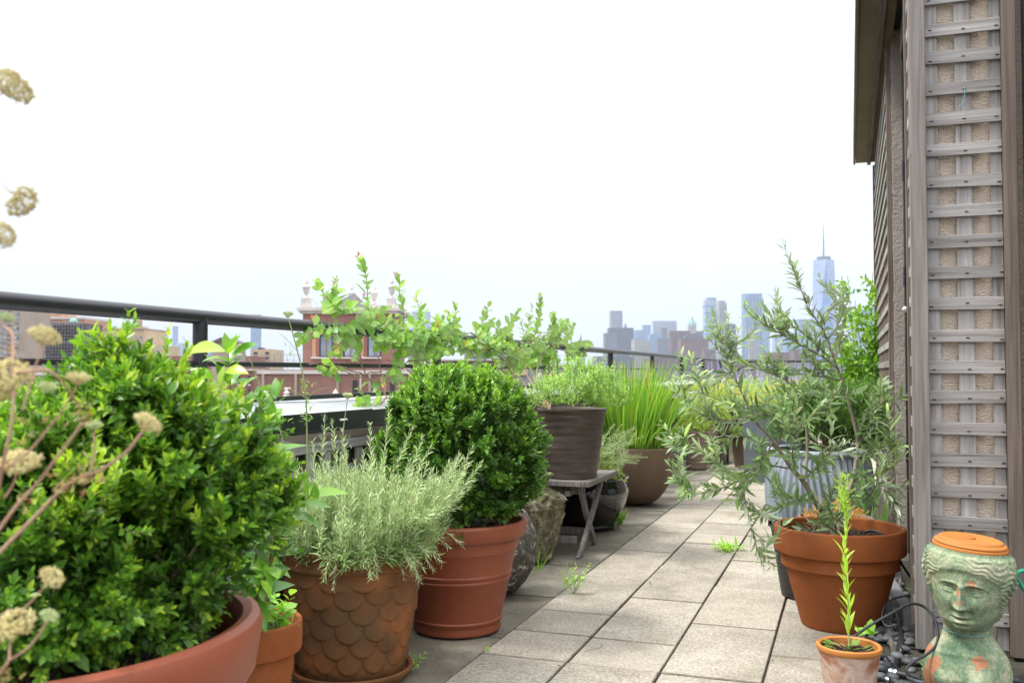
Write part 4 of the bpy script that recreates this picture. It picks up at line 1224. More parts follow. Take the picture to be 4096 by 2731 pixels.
tag(MB().tube(spline([G(2338, 2605, .004), G(2365, 2595, .006), G(2395, 2590, .004), G(2410, 2582, .008), G(2402, 2574, .004)], 5), .0009, 5).build('dry_twig', M['stem_brown']), 'thin curled dry twig on the pale paving', 'twig')


# ================================================================== PLANTS
def sprigs(fo, lobes, n, length, step, size, up=0.5, ang=0.85, c0=0.35, cv=0.15, ctip=0.5, shell=(0.62, 1.02), stems=None, srad=0.0007, pairs_turn=1.57, lump=0.12, zmin=-9, leafup=0.35, spread=0.28, clusters=0, cr=0.045):
    """short leafy shoots spread through a union of ellipsoid lobes, pointing outward and up"""
    ws = np.array([l[2] if len(l) > 2 else np.prod(l[1]) ** (2 / 3) for l in lobes], float)
    ws /= ws.sum()
    made = 0
    tries = 0
    cl = []
    while clusters and len(cl) < clusters:                       # side branches: shoots fan out from their ends
        k = RNG.choice(len(lobes), p=ws)
        c, r = np.asarray(lobes[k][0], float), np.ones(3) * np.asarray(lobes[k][1], float)
        d = nrm(RNG.normal(0, 1, 3))
        if d[2] < -0.55: continue
        q = RNG.uniform(shell[0] + 0.12, shell[1]) * RNG.uniform(0.86, 1.06)
        p = c + d * r * q
        if p[2] < zmin or any(j != k and np.sum(((p - l[0]) / (np.ones(3) * l[1])) ** 2) < 0.62 for j, l in enumerate(lobes)): continue
        cl.append((p, nrm(nrm(d / r) + np.array([0, 0, up * 0.7])), d, q, cr * RNG.uniform(0.7, 1.35), RNG.normal(0, 0.10)))
    while clusters and made < n:
        p, dr, d, q, rad, dc = cl[made % clusters]
        a = perp(dr); b = np.cross(dr, a)
        th, ph = abs(RNG.normal(0, 0.55)), RNG.uniform(0, 6.28)
        sd = nrm(dr * math.cos(th) + (a * math.cos(ph) + b * math.sin(ph)) * math.sin(th) + np.array([0, 0, 0.15]))
        p0 = p + sd * rad * RNG.uniform(-0.5, 0.9)
        L = length * RNG.uniform(0.55, 1.2)
        pts = np.array([p0, p0 + sd * L * 0.5, p0 + sd * L * 0.5 + nrm(sd + np.array([0, 0, 0.3]) + RNG.normal(0, 0.12, 3)) * L * 0.5])
        if stems is not None: stems.tube(pts, [srad * 1.3, srad, srad * 0.6], 4, cap=False)
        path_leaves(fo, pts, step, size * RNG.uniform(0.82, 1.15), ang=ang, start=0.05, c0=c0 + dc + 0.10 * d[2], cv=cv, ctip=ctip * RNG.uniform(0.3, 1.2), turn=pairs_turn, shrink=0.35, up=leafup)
        made += 1
    if clusters: return
    while made < n and tries < n * 6:
        tries += 1
        k = RNG.choice(len(lobes), p=ws)
        c, r = np.asarray(lobes[k][0], float), np.ones(3) * np.asarray(lobes[k][1], float)
        d = nrm(RNG.normal(0, 1, 3))
        if d[2] < -0.55: continue
        q = shell[0] + (shell[1] - shell[0]) * RNG.random() ** 0.6
        q *= 1 + lump * math.sin(d[0] * 7 + k) * math.sin(d[1] * 6 + 2 * k) * math.cos(d[2] * 5)
        p = c + d * r * q
        if p[2] < zmin: continue
        deep = False
        for j, l in enumerate(lobes):
            if j != k and np.sum(((p - l[0]) / (np.ones(3) * l[1])) ** 2) < 0.62: deep = True; break
        if deep and RNG.random() < 0.8: continue
        dr = nrm(nrm(d / r) + np.array([0, 0, up]) + RNG.normal(0, spread, 3))
        L = length * RNG.uniform(0.6, 1.25)
        b = nrm(dr + np.array([0, 0, 0.35]) + RNG.normal(0, 0.15, 3))
        pts = np.array([p, p + dr * L * 0.5, p + dr * L * 0.5 + b * L * 0.5])
        if stems is not None: stems.tube(pts, [srad * 1.3, srad, srad * 0.6], 4, cap=False)
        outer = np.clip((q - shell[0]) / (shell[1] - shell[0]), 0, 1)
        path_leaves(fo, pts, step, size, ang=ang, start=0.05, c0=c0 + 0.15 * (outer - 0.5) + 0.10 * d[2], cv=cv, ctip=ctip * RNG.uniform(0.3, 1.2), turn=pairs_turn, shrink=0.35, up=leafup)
        made += 1


def branches(parent, base, lobes, n, r0, mat, rr=0.5):
    mb = MB()
    for i in range(n):
        l = lobes[RNG.integers(len(lobes))]
        tgt = np.asarray(l[0]) + RNG.normal(0, 0.4, 3) * np.asarray(l[1])
        b0 = np.asarray(base) + np.array([RNG.normal(0, .015), RNG.normal(0, .015), 0])
        mid = (b0 + tgt) / 2 + RNG.normal(0, 0.03, 3)
        mb.tube(spline([b0, mid, tgt], 4), np.linspace(r0, r0 * 0.25, 9), 6)
    return mb.build('branches', M[mat], parent)


LS_BOX = leafset(0.42, 0.52, 3, 4, 0.25, 0.12, pw=0.6)
LS_BOX4 = leafset(0.44, 0.5, 4, 4, 0.25, 0.14)
LS_NEEDLE = leafset(0.11, 0.5, 1, 3, 0.2, 0.2)
LS_NEEDLE2 = [leaf_geo(0.125 + 0.015 * k, 0.45, 2, 0.25, (-0.15, 0.1, 0.3)[k], 0.25) for k in range(3)]
LS_OLIVE = leafset(0.245, 0.48, 4, 4, 0.25, 0.18)
LS_ROUND = leafset(0.70, 0.52, 4, 4, 0.20, 0.15)
LS_CAM = leafset(0.46, 0.48, 6, 4, 0.22, 0.35)
LS_BLADE = [leaf_geo(0.016 + 0.003 * k, 0.3, 6, 0.3, (0.03, 0.14, 0.3, -0.06)[k]) for k in range(4)]
LS_SMALL = leafset(0.62, 0.5, 2, 3, 0.2, 0.1)
LS_NARROW = leafset(0.18, 0.5, 3, 4, 0.2, 0.15)

# ---- near boxwood
bx1 = thing('boxwood_shrub', 'large bright green boxwood shrub filling the left foreground', 'shrub', (B1[0], B1[1], 0.49))
L1 = [(P(120, 2230, 1.52), (0.305, 0.28, 0.175)), (P(450, 1880, 1.50), (0.11, 0.13, 0.09)), (P(480, 1620, 1.50), (0.036, 0.045, 0.060)), (P(700, 1880, 1.53), (0.095, 0.12, 0.080)),
      (P(850, 2040, 1.55), (0.055, 0.08, 0.05)), (P(60, 1990, 1.55), (0.080, 0.10, 0.065)), (P(850, 2170, 1.50), (0.045, 0.07, 0.055)), (P(330, 2370, 1.46), (0.15, 0.11, 0.05)), (P(800, 2330, 1.5), (0.04, 0.06, 0.035)), (P(600, 1750, 1.52), (0.050, 0.06, 0.055)), (P(370, 1750, 1.52), (0.05, 0.06, 0.06))]
fo, st = Fol(), MB()
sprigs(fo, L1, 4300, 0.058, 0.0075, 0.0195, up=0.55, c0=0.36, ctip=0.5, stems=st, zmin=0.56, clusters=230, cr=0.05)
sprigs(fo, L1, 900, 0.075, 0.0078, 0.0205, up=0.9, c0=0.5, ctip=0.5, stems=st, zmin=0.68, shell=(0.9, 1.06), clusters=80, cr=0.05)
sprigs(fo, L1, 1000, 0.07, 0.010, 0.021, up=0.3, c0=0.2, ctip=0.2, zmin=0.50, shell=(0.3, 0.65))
for (x, y, d, l) in ((455, 1400, 1.48, .10), (500, 1345, 1.5, .10), (545, 1390, 1.5, .08), (430, 1440, 1.5, .09), (330, 1480, 1.5, .12), (590, 1480, 1.5, .09), (620, 1500, 1.5, .08), (700, 1510, 1.5, .08), (260, 1540, 1.5, .10), (800, 1560, 1.5, .08), (860, 1600, 1.5, .09), (60, 1660, 1.5, .08)):
    tip = P(x, y, d); b0 = tip - np.array([RNG.normal(0, .02), RNG.normal(0, .02), l])
    pts = spline([b0, (tip + b0) / 2 + RNG.normal(0, .006, 3), tip], 3)
    st.tube(pts, 0.0009, 4)
    path_leaves(fo, pts, 0.0085, 0.025, ang=0.75, c0=0.5, ctip=0.4)
    for k in range(5):
        q = b0 + (tip - b0) * RNG.uniform(0.0, 0.6); e = q + nrm(RNG.normal(0, 1, 3) * (1, 1, .3) + (0, 0, 1.0)) * l * 0.6
        path_leaves(fo, np.array([q, (q + e) / 2, e]), 0.0085, 0.023, ang=0.75, c0=0.45, ctip=0.4)
st.build('twigs', M['stem_brown'], bx1, kind='stuff')
branches(bx1, (B1[0], B1[1], 0.49), L1, 26, 0.008, 'stem_brown')
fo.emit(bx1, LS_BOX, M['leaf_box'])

# ---- second boxwood ball
bx2 = thing('boxwood_shrub', 'dense dark green boxwood ball in the smooth red pot', 'shrub', (B2[0], B2[1], 0.37))
L2 = [(P(1845, 1810, 3.52), (0.275, 0.275, 0.262)), (P(1800, 1690, 3.52), (0.17, 0.17, 0.16)), (P(1960, 1840, 3.5), (0.165, 0.18, 0.18)), (P(1700, 1850, 3.5), (0.15, 0.16, 0.17)), (P(1850, 1990, 3.5), (0.20, 0.20, 0.10)), (P(1990, 2010, 3.5), (0.10, 0.12, 0.07))]
fo, st = Fol(), MB()
sprigs(fo, L2, 3200, 0.050, 0.0085, 0.0205, up=0.7, c0=0.42, ctip=0.42, stems=st, shell=(0.74, 1.0), clusters=260, cr=0.04)
sprigs(fo, L2, 500, 0.06, 0.0085, 0.023, up=1.0, c0=0.55, ctip=0.4, lump=0.05, zmin=0.8, shell=(0.95, 1.04))
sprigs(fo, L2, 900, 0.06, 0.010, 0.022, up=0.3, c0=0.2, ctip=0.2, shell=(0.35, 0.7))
st.build('twigs', M['stem_brown'], bx2, kind='stuff')
branches(bx2, (B2[0], B2[1], 0.37), L2, 22, 0.008, 'stem_brown')
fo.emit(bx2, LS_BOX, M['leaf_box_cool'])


# ---- rosemary
def rosemary(t, c, rad, n, hgt, lean, mat, size, step, rng_tip, fan=0.6, extra=()):
    fo, st = Fol(), MB()
    for i in range(n):
        a, q = RNG.uniform(0, 6.28), rad * math.sqrt(RNG.random())
        o = np.array([c[0] + q * math.cos(a), c[1] + q * math.sin(a), c[2]])
        out = np.array([math.cos(a), math.sin(a), 0]) * (q / rad)
        h = hgt * RNG.uniform(0.55, 1.08) * (1 - 0.28 * (q / rad) ** 2)
        d1 = nrm(out * fan * 1.4 + np.array(lean) + np.array([0, 0, 1]) + RNG.normal(0, 0.12, 3))
        d2 = nrm(out * fan * 0.35 + np.array([0, 0, 1.15]) + RNG.normal(0, 0.16, 3) + np.array(lean) * 0.4)
        pts = spline([o, o + d1 * h * 0.5, o + d1 * h * 0.5 + d2 * h * 0.55], 5)
        stalk(fo, st, pts, size, step, rng_tip)
    for pts in extra: stalk(fo, st, spline(pts, 5), size, step, rng_tip)
    st.build('stems', M['stem_grey'], t, kind='stuff')
    fo.emit(t, LS_NEEDLE2, M[mat], nparts=300)


def stalk(fo, st, pts, size, step, rt):
    st.tube(pts, np.linspace(0.0017, 0.0007, len(pts)), 4, cap=False)
    path_leaves(fo, pts, step, size, ang=1.0, start=0.1, c0=0.45, cv=0.18, ctip=0.25, turn=1.2, shrink=0.45, szv=0.18, up=0.2)


ro = thing('rosemary', 'bushy grey green rosemary growing in the scale patterned pot', 'herb', (B3[0], B3[1], 0.38))
ex = []
for i in range(26):                                                # shoots hanging over the right of the rim
    a = R(-75 + 105 * RNG.random())
    o = np.array([B3[0] + 0.16 * math.cos(a), B3[1] + 0.16 * math.sin(a), 0.385])
    e = o + np.array([math.cos(a), math.sin(a), 0]) * RNG.uniform(.08, .19)
    ex.append([o, (o + e) / 2 + np.array([0, 0, RNG.uniform(.03, .08)]), e + np.array([0, 0, RNG.uniform(-.05, .05)])])
for i in range(40):                                                # long shoots to the right
    a = R(-30 + 70 * RNG.random())
    o = np.array([B3[0] + 0.13 * math.cos(a), B3[1] + 0.13 * math.sin(a), 0.39])
    e = o + np.array([math.cos(a), math.sin(a), 0]) * RNG.uniform(.14, .26)
    ex.append([o, o * .5 + e * .5 + np.array([0, 0, RNG.uniform(.06, .12)]), e + np.array([0, 0, RNG.uniform(.10, .30)])])
for (x, y) in ((1300, 1665), (1330, 1690), (1370, 1720), (1560, 1640), (1655, 1700), (1480, 1690), (1690, 1745), (1250, 1760), (1190, 1850), (1890, 1790), (1845, 1830), (1925, 1850), (1720, 1790)):
    e = P(x, y, 2.98 + RNG.uniform(-.12, .12)); o = np.array([B3[0] + (e[0] - B3[0]) * .45, B3[1] + (e[1] - B3[1]) * .45, 0.40])
    ex.append([o, o * .45 + e * .55 + RNG.normal(0, .012, 3), e])
rosemary(ro, (B3[0] + 0.02, B3[1], 0.375), 0.19, 430, 0.30, (0.10, -0.05, 0), 'leaf_rosemary', 0.0295, 0.0062, 0.3, 0.72, ex)

ro2 = thing('rosemary', 'small sprawling rosemary with sedum in the black glazed pot', 'herb', (-1.515, 5.66, 0.30))
ex = []
for i in range(34):
    e = P(RNG.uniform(2390, 2590), RNG.uniform(1690, 1900), 5.5 + RNG.uniform(-.15, .2)); o = np.array([-1.515 + RNG.normal(0, .05), 5.62 + RNG.normal(0, .05), 0.31])
    ex.append([o, o * .5 + e * .5 + np.array([0, 0, .05]), e])
rosemary(ro2, (-1.515, 5.66, 0.305), 0.17, 46, 0.26, (0.15, -0.1, 0), 'leaf_rosemary', 0.022, 0.006, .3, 0.8, ex)
fo = Fol()
sprigs(fo, [((-1.40, 5.50, 0.33), (0.13, 0.10, 0.05)), ((-1.43, 5.48, 0.40), (0.10, .08, .08))], 150, 0.045, 0.007, 0.012, up=0.6, c0=0.45, ctip=0.4, shell=(0.3, 1.0))
se = thing('sedum', 'yellow green sedum spilling over the black glazed pot rim', 'succulent', (-1.42, 5.5, 0.31))
fo.emit(se, LS_SMALL, M['leaf_meadow'], nparts=120)

# ---- herb in the brown pot on the table
he = thing('oregano', 'light green bushy oregano spilling out of the brown pot on the table', 'herb', (B8[0], B8[1], 0.72))
fo, st = Fol(), MB()
LH = [(P(2270, 1590, 4.95), (0.16, 0.16, 0.075)), (P(2400, 1570, 4.9), (0.10, 0.12, 0.10)), (P(2470, 1610, 4.85), (0.05, 0.07, 0.04)), (P(2330, 1520, 5.0), (0.09, 0.10, 0.08)), (P(2200, 1580, 4.95), (0.09, .1, .06))]
sprigs(fo, LH, 620, 0.055, 0.0085, 0.013, up=0.9, c0=0.45, ctip=0.4, shell=(0.3, 1.05), stems=st, ang=1.0)
sprigs(fo, LH, 90, 0.09, 0.011, 0.013, up=1.4, c0=0.6, ctip=0.4, shell=(0.8, 1.1), stems=st, ang=1.0)
st.build('stems', M['stem_green'], he, kind='stuff')
fo.emit(he, LS_SMALL, M['leaf_herb'])

# ---- tall grass
gs = thing('ornamental_grass', 'tall upright bright green grass with reddish tips in the egg planter', 'grass plant', (-1.475, 6.80, 0.385))
fo = Fol()
for i in range(560):
    a, q = RNG.uniform(0, 6.28), 0.215 * math.sqrt(RNG.random())
    o = np.array([-1.475 + q * math.cos(a), 6.80 + q * math.sin(a), 0.385])
    out = np.array([math.cos(a), math.sin(a), 0]) * q / 0.215
    L = RNG.uniform(0.42, 0.68)
    d = nrm(np.array([0.05, 0, 1]) + out * RNG.uniform(0.05, 0.44) + RNG.normal(0, 0.07, 3))
    fo.add(o, d, nrm(-out + RNG.normal(0, .5, 3) + np.array([0, 0, .2])), L, np.clip(RNG.normal(0.62, 0.2), 0, 0.9))
for i in range(22):
    a, q = RNG.uniform(0, 6.28), 0.2 * math.sqrt(RNG.random())
    o = np.array([-1.475 + q * math.cos(a), 6.80 + q * math.sin(a), 0.44])
    fo.add(o, nrm(np.array([0, 0, 1]) + RNG.normal(0, .14, 3)), RNG.normal(0, 1, 3), RNG.uniform(.5, .64), RNG.uniform(0.9, .97))
for i in range(26):
    a = RNG.uniform(-2.2, 0.9)
    o = np.array([-1.475 + .2 * math.cos(a), 6.80 + .2 * math.sin(a), 0.39])
    fo.add(o, nrm(np.array([math.cos(a) * .9, math.sin(a) * .9, 0.9])), np.array([-math.cos(a), -math.sin(a), 1.0]), RNG.uniform(.3, .46), RNG.uniform(.5, .85))
fo.emit(gs, LS_BLADE, M['leaf_grass'], name='blade', rest='blades')


# ---- glossy shrub between the two near pots
def shoots(fo, st, polys, mat_step, size, srad, ang=0.9, c0=0.45, cv=0.2, ctip=0.3, start=0.15, turn=1.57, pair=True, droop=0.0, up=0.35, shrink=0.4, szv=0.22):
    for pl in polys:
        pts = spline(pl, 6)
        st.tube(pts, np.linspace(srad, srad * 0.4, len(pts)), 6)
        path_leaves(fo, pts, mat_step, size, ang, start, c0, cv, ctip, pair, turn, droop, szv, shrink, up)


cm = thing('glossy_shrub', 'glossy broad leaved shrub rising from the small orange pot', 'shrub', (B4[0], B4[1], 0.32))
fo, st = Fol(), MB()
base = np.array([B4[0], B4[1], 0.32])
shoots(fo, st, [[base, P(1000, 2150, 2.25), P(950, 1800, 2.2), P(928, 1614, 2.15), P(912, 1404, 2.12)],
                [base, P(1040, 2100, 2.2), P(1040, 1800, 2.15), P(1062, 1690, 2.12), P(1100, 1590, 2.1)],
                [base, P(1065, 2290, 2.15), P(1105, 2200, 2.12), P(1165, 2050, 2.1), P(1250, 1980, 2.08)],
                [P(1065, 2290, 2.15), P(1100, 2150, 2.12), P(1110, 2010, 2.1), P(1150, 1940, 2.1)],
                [P(1040, 1850, 2.15), P(990, 1700, 2.1), P(975, 1620, 2.08)],
                [base, P(960, 2350, 2.2), P(900, 2250, 2.2)]], 0.026, 0.068, 0.0032, ang=1.0, c0=0.5, cv=0.2, ctip=0.25, start=0.12, turn=1.4, pair=True, droop=0.12, up=0.7, shrink=0.1)
for (xa, ya, xb, yb) in ((975, 660, 650, 460), (990, 600, 1110, 380), (1010, 700, 1290, 510), (980, 820, 760, 720), (985, 810, 1170, 690), (800, 1000, 540, 800), (880, 1080, 900, 815), (945, 890, 1125, 820), (1030, 1060, 1215, 940), (820, 1160, 580, 1040), (1350, 1200, 1370, 1010), (1570, 1240, 1590, 1000), (1300, 1180, 1240, 1065), (1430, 1100, 1560, 1050), (1580, 1250, 1700, 1010), (1520, 1380, 1470, 1270), (1560, 1300, 1630, 1270), (1090, 1330, 1220, 1420), (1300, 1390, 1460, 1290), (1200, 1290, 1280, 1190), (560, 1150, 550, 960)):
    p0_, p1_ = P(600 + xa / 3.136, 1200 + ya / 3.136, 2.02 + RNG.normal(0, .03)), P(600 + xb / 3.136, 1200 + yb / 3.136, 2.0 + RNG.normal(0, .03))
    fo.add(p0_, p1_ - p0_, np.array([RNG.normal(0, .5), -0.6, 0.8]), np.linalg.norm(p1_ - p0_) * 1.03, np.clip(RNG.normal(0.6, .22), 0, 1))
st.build('stems', M['stem_brown'], cm)
fo.emit(cm, LS_CAM, M['leaf_camellia'])
fo = Fol()
sprigs(fo, [((B4[0], B4[1], 0.335), (0.10, 0.10, 0.045))], 40, 0.05, 0.016, 0.026, up=0.8, c0=0.4, ctip=0.3, shell=(0.3, 1), ang=1.2)
gc = thing('mint', 'small soft leaved weed covering the soil of the small orange pot', 'plant', (B4[0], B4[1], 0.315))
fo.emit(gc, LS_ROUND, M['leaf_weed'])

# ---- olive tree
ol = thing('olive_tree', 'young olive tree with silvery leaves and spreading thin branches', 'tree', (B14[0], B14[1], 0.325))
fo, st = Fol(), MB()
ob = np.array([B14[0] - 0.01, B14[1], 0.325])
tr1 = [ob, P(3302, 2061, 3.62), P(3253, 1995, 3.58), P(3212, 1923, 3.56), P(3168, 1874, 3.54), P(3110, 1789, 3.52), P(3070, 1735, 3.52), P(3037, 1705, 3.52)]
tr2_ = [ob, P(3375, 2010, 3.68), P(3413, 1914, 3.72), P(3431, 1789, 3.75), P(3428, 1740, 3.75), P(3405, 1647, 3.75), P(3367, 1520, 3.74), P(3328, 1420, 3.72)]
tr3 = [P(3212, 1923, 3.56), P(3225, 1850, 3.6), P(3229, 1785, 3.62), P(3223, 1675, 3.62), P(3207, 1592, 3.6)]
for tp, r0, r1 in ((tr1, 0.0125, 0.0045), (tr2_, 0.010, 0.0045), (tr3, 0.0065, 0.004)):
    pts = spline(tp, 6); st.tube(pts, np.linspace(r0, r1, len(pts)), 9)
OB = [
    [tr1[-1], P(2990, 1620, 3.48), P(2952, 1536, 3.45), P(2915, 1450, 3.42), P(2890, 1370, 3.4), P(2878, 1320, 3.4)],
    [tr1[-1], P(2960, 1640, 3.4), P(2880, 1600, 3.36), P(2800, 1570, 3.3)],
    [tr1[5], P(2950, 1740, 3.45), P(2850, 1807, 3.4), P(2746, 1786, 3.36), P(2668, 1751, 3.34)],
    [tr3[3], P(3130, 1660, 3.5), P(3026, 1660, 3.42), P(2900, 1685, 3.36), P(2840, 1672, 3.34), P(2770, 1635, 3.32), P(2726, 1588, 3.3)],
    [tr3[4], P(3162, 1536, 3.56), P(3096, 1498, 3.52), P(2991, 1459, 3.48), P(2925, 1404, 3.45), P(2905, 1360, 3.44)],
    [P(2991, 1459, 3.48), P(2880, 1501, 3.46), P(2770, 1512, 3.44), P(2654, 1525, 3.42)],
    [P(3345, 1470, 3.73), P(3280, 1420, 3.68), P(3207, 1382, 3.62), P(3118, 1332, 3.56), P(3019, 1271, 3.5), P(2974, 1225, 3.47)],
    [P(3320, 1430, 3.72), P(3210, 1330, 3.66), P(3150, 1290, 3.62), P(3107, 1240, 3.6)],
    [tr2_[-1], P(3311, 1360, 3.72), P(3280, 1300, 3.70), P(3235, 1235, 3.68), P(3195, 1133, 3.66), P(3160, 1050, 3.64)],
    [P(3280, 1300, 3.7), P(3300, 1250, 3.72), P(3345, 1215, 3.74), P(3325, 1150, 3.75)],
    [P(3311, 1360, 3.72), P(3345, 1310, 3.76), P(3368, 1262, 3.78), P(3375, 1215, 3.8)],
    [P(3340, 1440, 3.73), P(3360, 1370, 3.78), P(3372, 1290, 3.8)],
    [P(3367, 1520, 3.74), P(3250, 1500, 3.65), P(3150, 1490, 3.58), P(3060, 1470, 3.52)],
    [P(3380, 1560, 3.75), P(3290, 1560, 3.6), P(3200, 1565, 3.5), P(3120, 1575, 3.42)],
    [P(3168, 1874, 3.54), P(3038, 1860, 3.42), P(2970, 1910, 3.36), P(2895, 1949, 3.32), P(2776, 1973, 3.26), P(2710, 1915, 3.22), P(2669, 1836, 3.2)],
    [P(2980, 1900, 3.36), P(2975, 1960, 3.32), P(2985, 2026, 3.30), P(3008, 2110, 3.28), P(3032, 2205, 3.27), P(3056, 2265, 3.27)],
    [P(3090, 1765, 3.52), P(3050, 1850, 3.4), P(2980, 1930, 3.3), P(2900, 1880, 3.25), P(2850, 1840, 3.22)],
    [P(3413, 1914, 3.72), P(3458, 1905, 3.6), P(3534, 1892, 3.5), P(3560, 1850, 3.46)],
    [P(3390, 2000, 3.68), P(3463, 1995, 3.55), P(3503, 1941, 3.48), P(3525, 1954, 3.45), P(3570, 2004, 3.42), P(3592, 2060, 3.41), P(3600, 2090, 3.41)],
    [P(3431, 1750, 3.75), P(3477, 1636, 3.7), P(3520, 1615, 3.66), P(3552, 1600, 3.62)],
    [P(3431, 1789, 3.75), P(3470, 1720, 3.68), P(3490, 1660, 3.62), P(3480, 1580, 3.6)],
    [P(3425, 1830, 3.74), P(3500, 1800, 3.6), P(3560, 1770, 3.52), P(3610, 1740, 3.5)],
    [P(3253, 1995, 3.58), P(3180, 2000, 3.45), P(3100, 2040, 3.38), P(3030, 2070, 3.33)],
    [P(3223, 1700, 3.62), P(3290, 1640, 3.5), P(3330, 1590, 3.45), P(3350, 1540, 3.42)],
    [P(3110, 1789, 3.52), P(3130, 1700, 3.42), P(3120, 1620, 3.36), P(3090, 1560, 3.34)],
    [P(3210, 1920, 3.56), P(3280, 1860, 3.42), P(3330, 1800, 3.36), P(3390, 1770, 3.33)],
    [P(3180, 1880, 3.54), P(3170, 1800, 3.40), P(3190, 1720, 3.34), P(3230, 1680, 3.3)],
    [ob + np.array([0, 0, .03]), P(3330, 2060, 3.5), P(3310, 2020, 3.45), P(3340, 1960, 3.42)],
    [ob + np.array([0, 0, .02]), P(3290, 2090, 3.5), P(3250, 2085, 3.46)],
    [P(3340, 2100, 3.66), P(3380, 2040, 3.55), P(3400, 1980, 3.5)]]
for pl in OB:
    pts = spline(pl, 6)
    st.tube(pts, np.linspace(0.0036, 0.0012, len(pts)), 6)
    path_leaves(fo, pts, 0.017, 0.053, ang=0.95, start=0.15, c0=0.45, cv=0.2, ctip=0.2, turn=1.5, droop=0.0, up=0.25)
    L = np.linalg.norm(pts[-1] - pts[0])
    for k in range(max(2, int(L / 0.066))):
        i = RNG.integers(int(len(pts) * .2), len(pts) - 1)
        d = nrm(pts[i + 1] - pts[i])
        sd = nrm(d * 0.9 + RNG.normal(0, .6, 3) + np.array([0, 0, .35]))
        l = RNG.uniform(0.06, 0.15)
        tw = np.array([pts[i], pts[i] + sd * l * .5, pts[i] + sd * l + np.array([0, 0, .02])])
        st.tube(tw, [0.0014, 0.0011, 0.0007], 5)
        path_leaves(fo, tw, 0.0155, 0.047, ang=0.95, start=0.15, c0=0.45, cv=0.2, ctip=0.25, turn=1.5, up=0.25)
st.build('trunk', M['stem_grey'], ol)
fo.emit(ol, LS_OLIVE, M['leaf_olive'])

# ---- honeysuckle on the railing
hv = thing('honeysuckle_vine', 'honeysuckle vine with round light green leaves twining along the railing', 'vine', (-2.0, 4.6, 0.75))
fo, st = Fol(), MB()


def RL(x, y, o=0.0):
    """a point near the railing plane seen at pixel (x, y), o metres towards the terrace"""
    r = _cF + _cR * (x - 2048) / F_PX - _cU * (y - 1365.5) / F_PX
    return CAMP + r * ((XR + o) / r[0])


zz3 = lambda x, y, o=0.0: RL(1000 + x / 1.68, 1000 + y / 1.68, o)
zz4 = lambda x, y, o=0.0: RL(1100 + x / 3.136, 1000 + y / 3.136, o)
UP = [[zz4(860, 780), zz4(770, 715), zz4(680, 640), zz4(590, 540), zz4(530, 460), zz4(500, 400)],
      [zz4(800, 850), zz4(775, 700), zz4(770, 560), zz4(760, 420), zz4(760, 330)],
      [zz4(1180, 900), zz4(1170, 700), zz4(1140, 440), zz4(1100, 250), zz4(1070, 150), zz4(1045, 90)],
      [zz4(1620, 950), zz4(1610, 800), zz4(1580, 560), zz4(1560, 430), zz4(1520, 320)],
      [zz4(1840, 860), zz4(1820, 760), zz4(1790, 680), zz4(1760, 570)],
      [zz3(1370, 570), zz3(1385, 460), zz3(1385, 370)], [zz3(1540, 570), zz3(1580, 470), zz3(1600, 385)], [zz3(1260, 560), zz3(1255, 440)],
      [zz3(1690, 600), zz3(1740, 500), zz3(1790, 400)], [zz3(1900, 660), zz3(1930, 520), zz3(1950, 400), zz3(1958, 290)], [zz3(2030, 620), zz3(2040, 520), zz3(2030, 410)],
      [zz3(2080, 660), zz3(2140, 560), zz3(2180, 490)], [zz3(1860, 560), zz3(1880, 450), zz3(1885, 380)], [zz3(2150, 720), zz3(2230, 690), zz3(2280, 620)], [zz3(1990, 600), zz3(2060, 520), zz3(2090, 470)],
      [zz4(1000, 800), zz4(960, 740), zz4(900, 700)], [zz4(1450, 1000), zz4(1400, 900), zz4(1420, 820)]]
for pl in UP:
    pts = spline([q + RNG.normal(0, .006, 3) for q in pl], 6)
    MB().tube(pts, np.linspace(0.0022, 0.001, len(pts)), 5).build('shoot', M['stem_vine'], hv)
    path_leaves(fo, pts, 0.025, 0.052, ang=1.0, start=0.05, c0=0.42, cv=0.16, ctip=0.30, turn=1.57, shrink=0.4, up=0.5)
    if RNG.random() < 0.5: path_leaves(fo, pts[-6:], 0.012, 0.020, ang=0.6, c0=0.95, cv=0.05, ctip=0.1)
LOW = []
for i in range(90):
    x = RNG.choice([RNG.uniform(640, 1250), RNG.uniform(1200, 2150)], p=[.48, .52])
    yr = 480 + (x - 300) * 0.115
    a = zz3(x, yr + RNG.normal(0, 35), RNG.uniform(0.0, 0.10))
    dx, dy = RNG.normal(0, 90), RNG.normal(-10, 90)
    b_ = zz3(x + dx, yr + dy, RNG.uniform(-0.04, 0.14))
    if i % 4 == 0: b_ = zz3(x + RNG.normal(0, 40), yr + RNG.uniform(90, 260), RNG.uniform(0.0, 0.12))
    LOW.append([a, (a + b_) / 2 + RNG.normal(0, .02, 3), b_])
LOW += [[zz4(760, 1050, .04), zz4(780, 1210, .05), zz4(740, 1260, .06)], [zz4(900, 1000, .03), zz4(850, 960, .04), zz4(560, 1000, .05), zz4(500, 900, .04)], [zz3(460, 540, .05), zz3(380, 560, .05), zz3(340, 590, .05)],
        [zz3(560, 760, .03), zz3(500, 830, .03)], [zz3(600, 780, .03), zz3(570, 860, .03)], [zz3(900, 850, .05), zz3(1000, 860, .06), zz3(1000, 930, .06)], [zz3(860, 1050, .2), zz3(800, 1030, .2), zz3(720, 1040, .2)],
        [zz3(760, 980, .1), zz3(730, 920, .1)], [zz3(1400, 760, .1), zz3(1430, 800, .1)], [zz3(880, 900, .05), zz3(850, 960, .05)]]
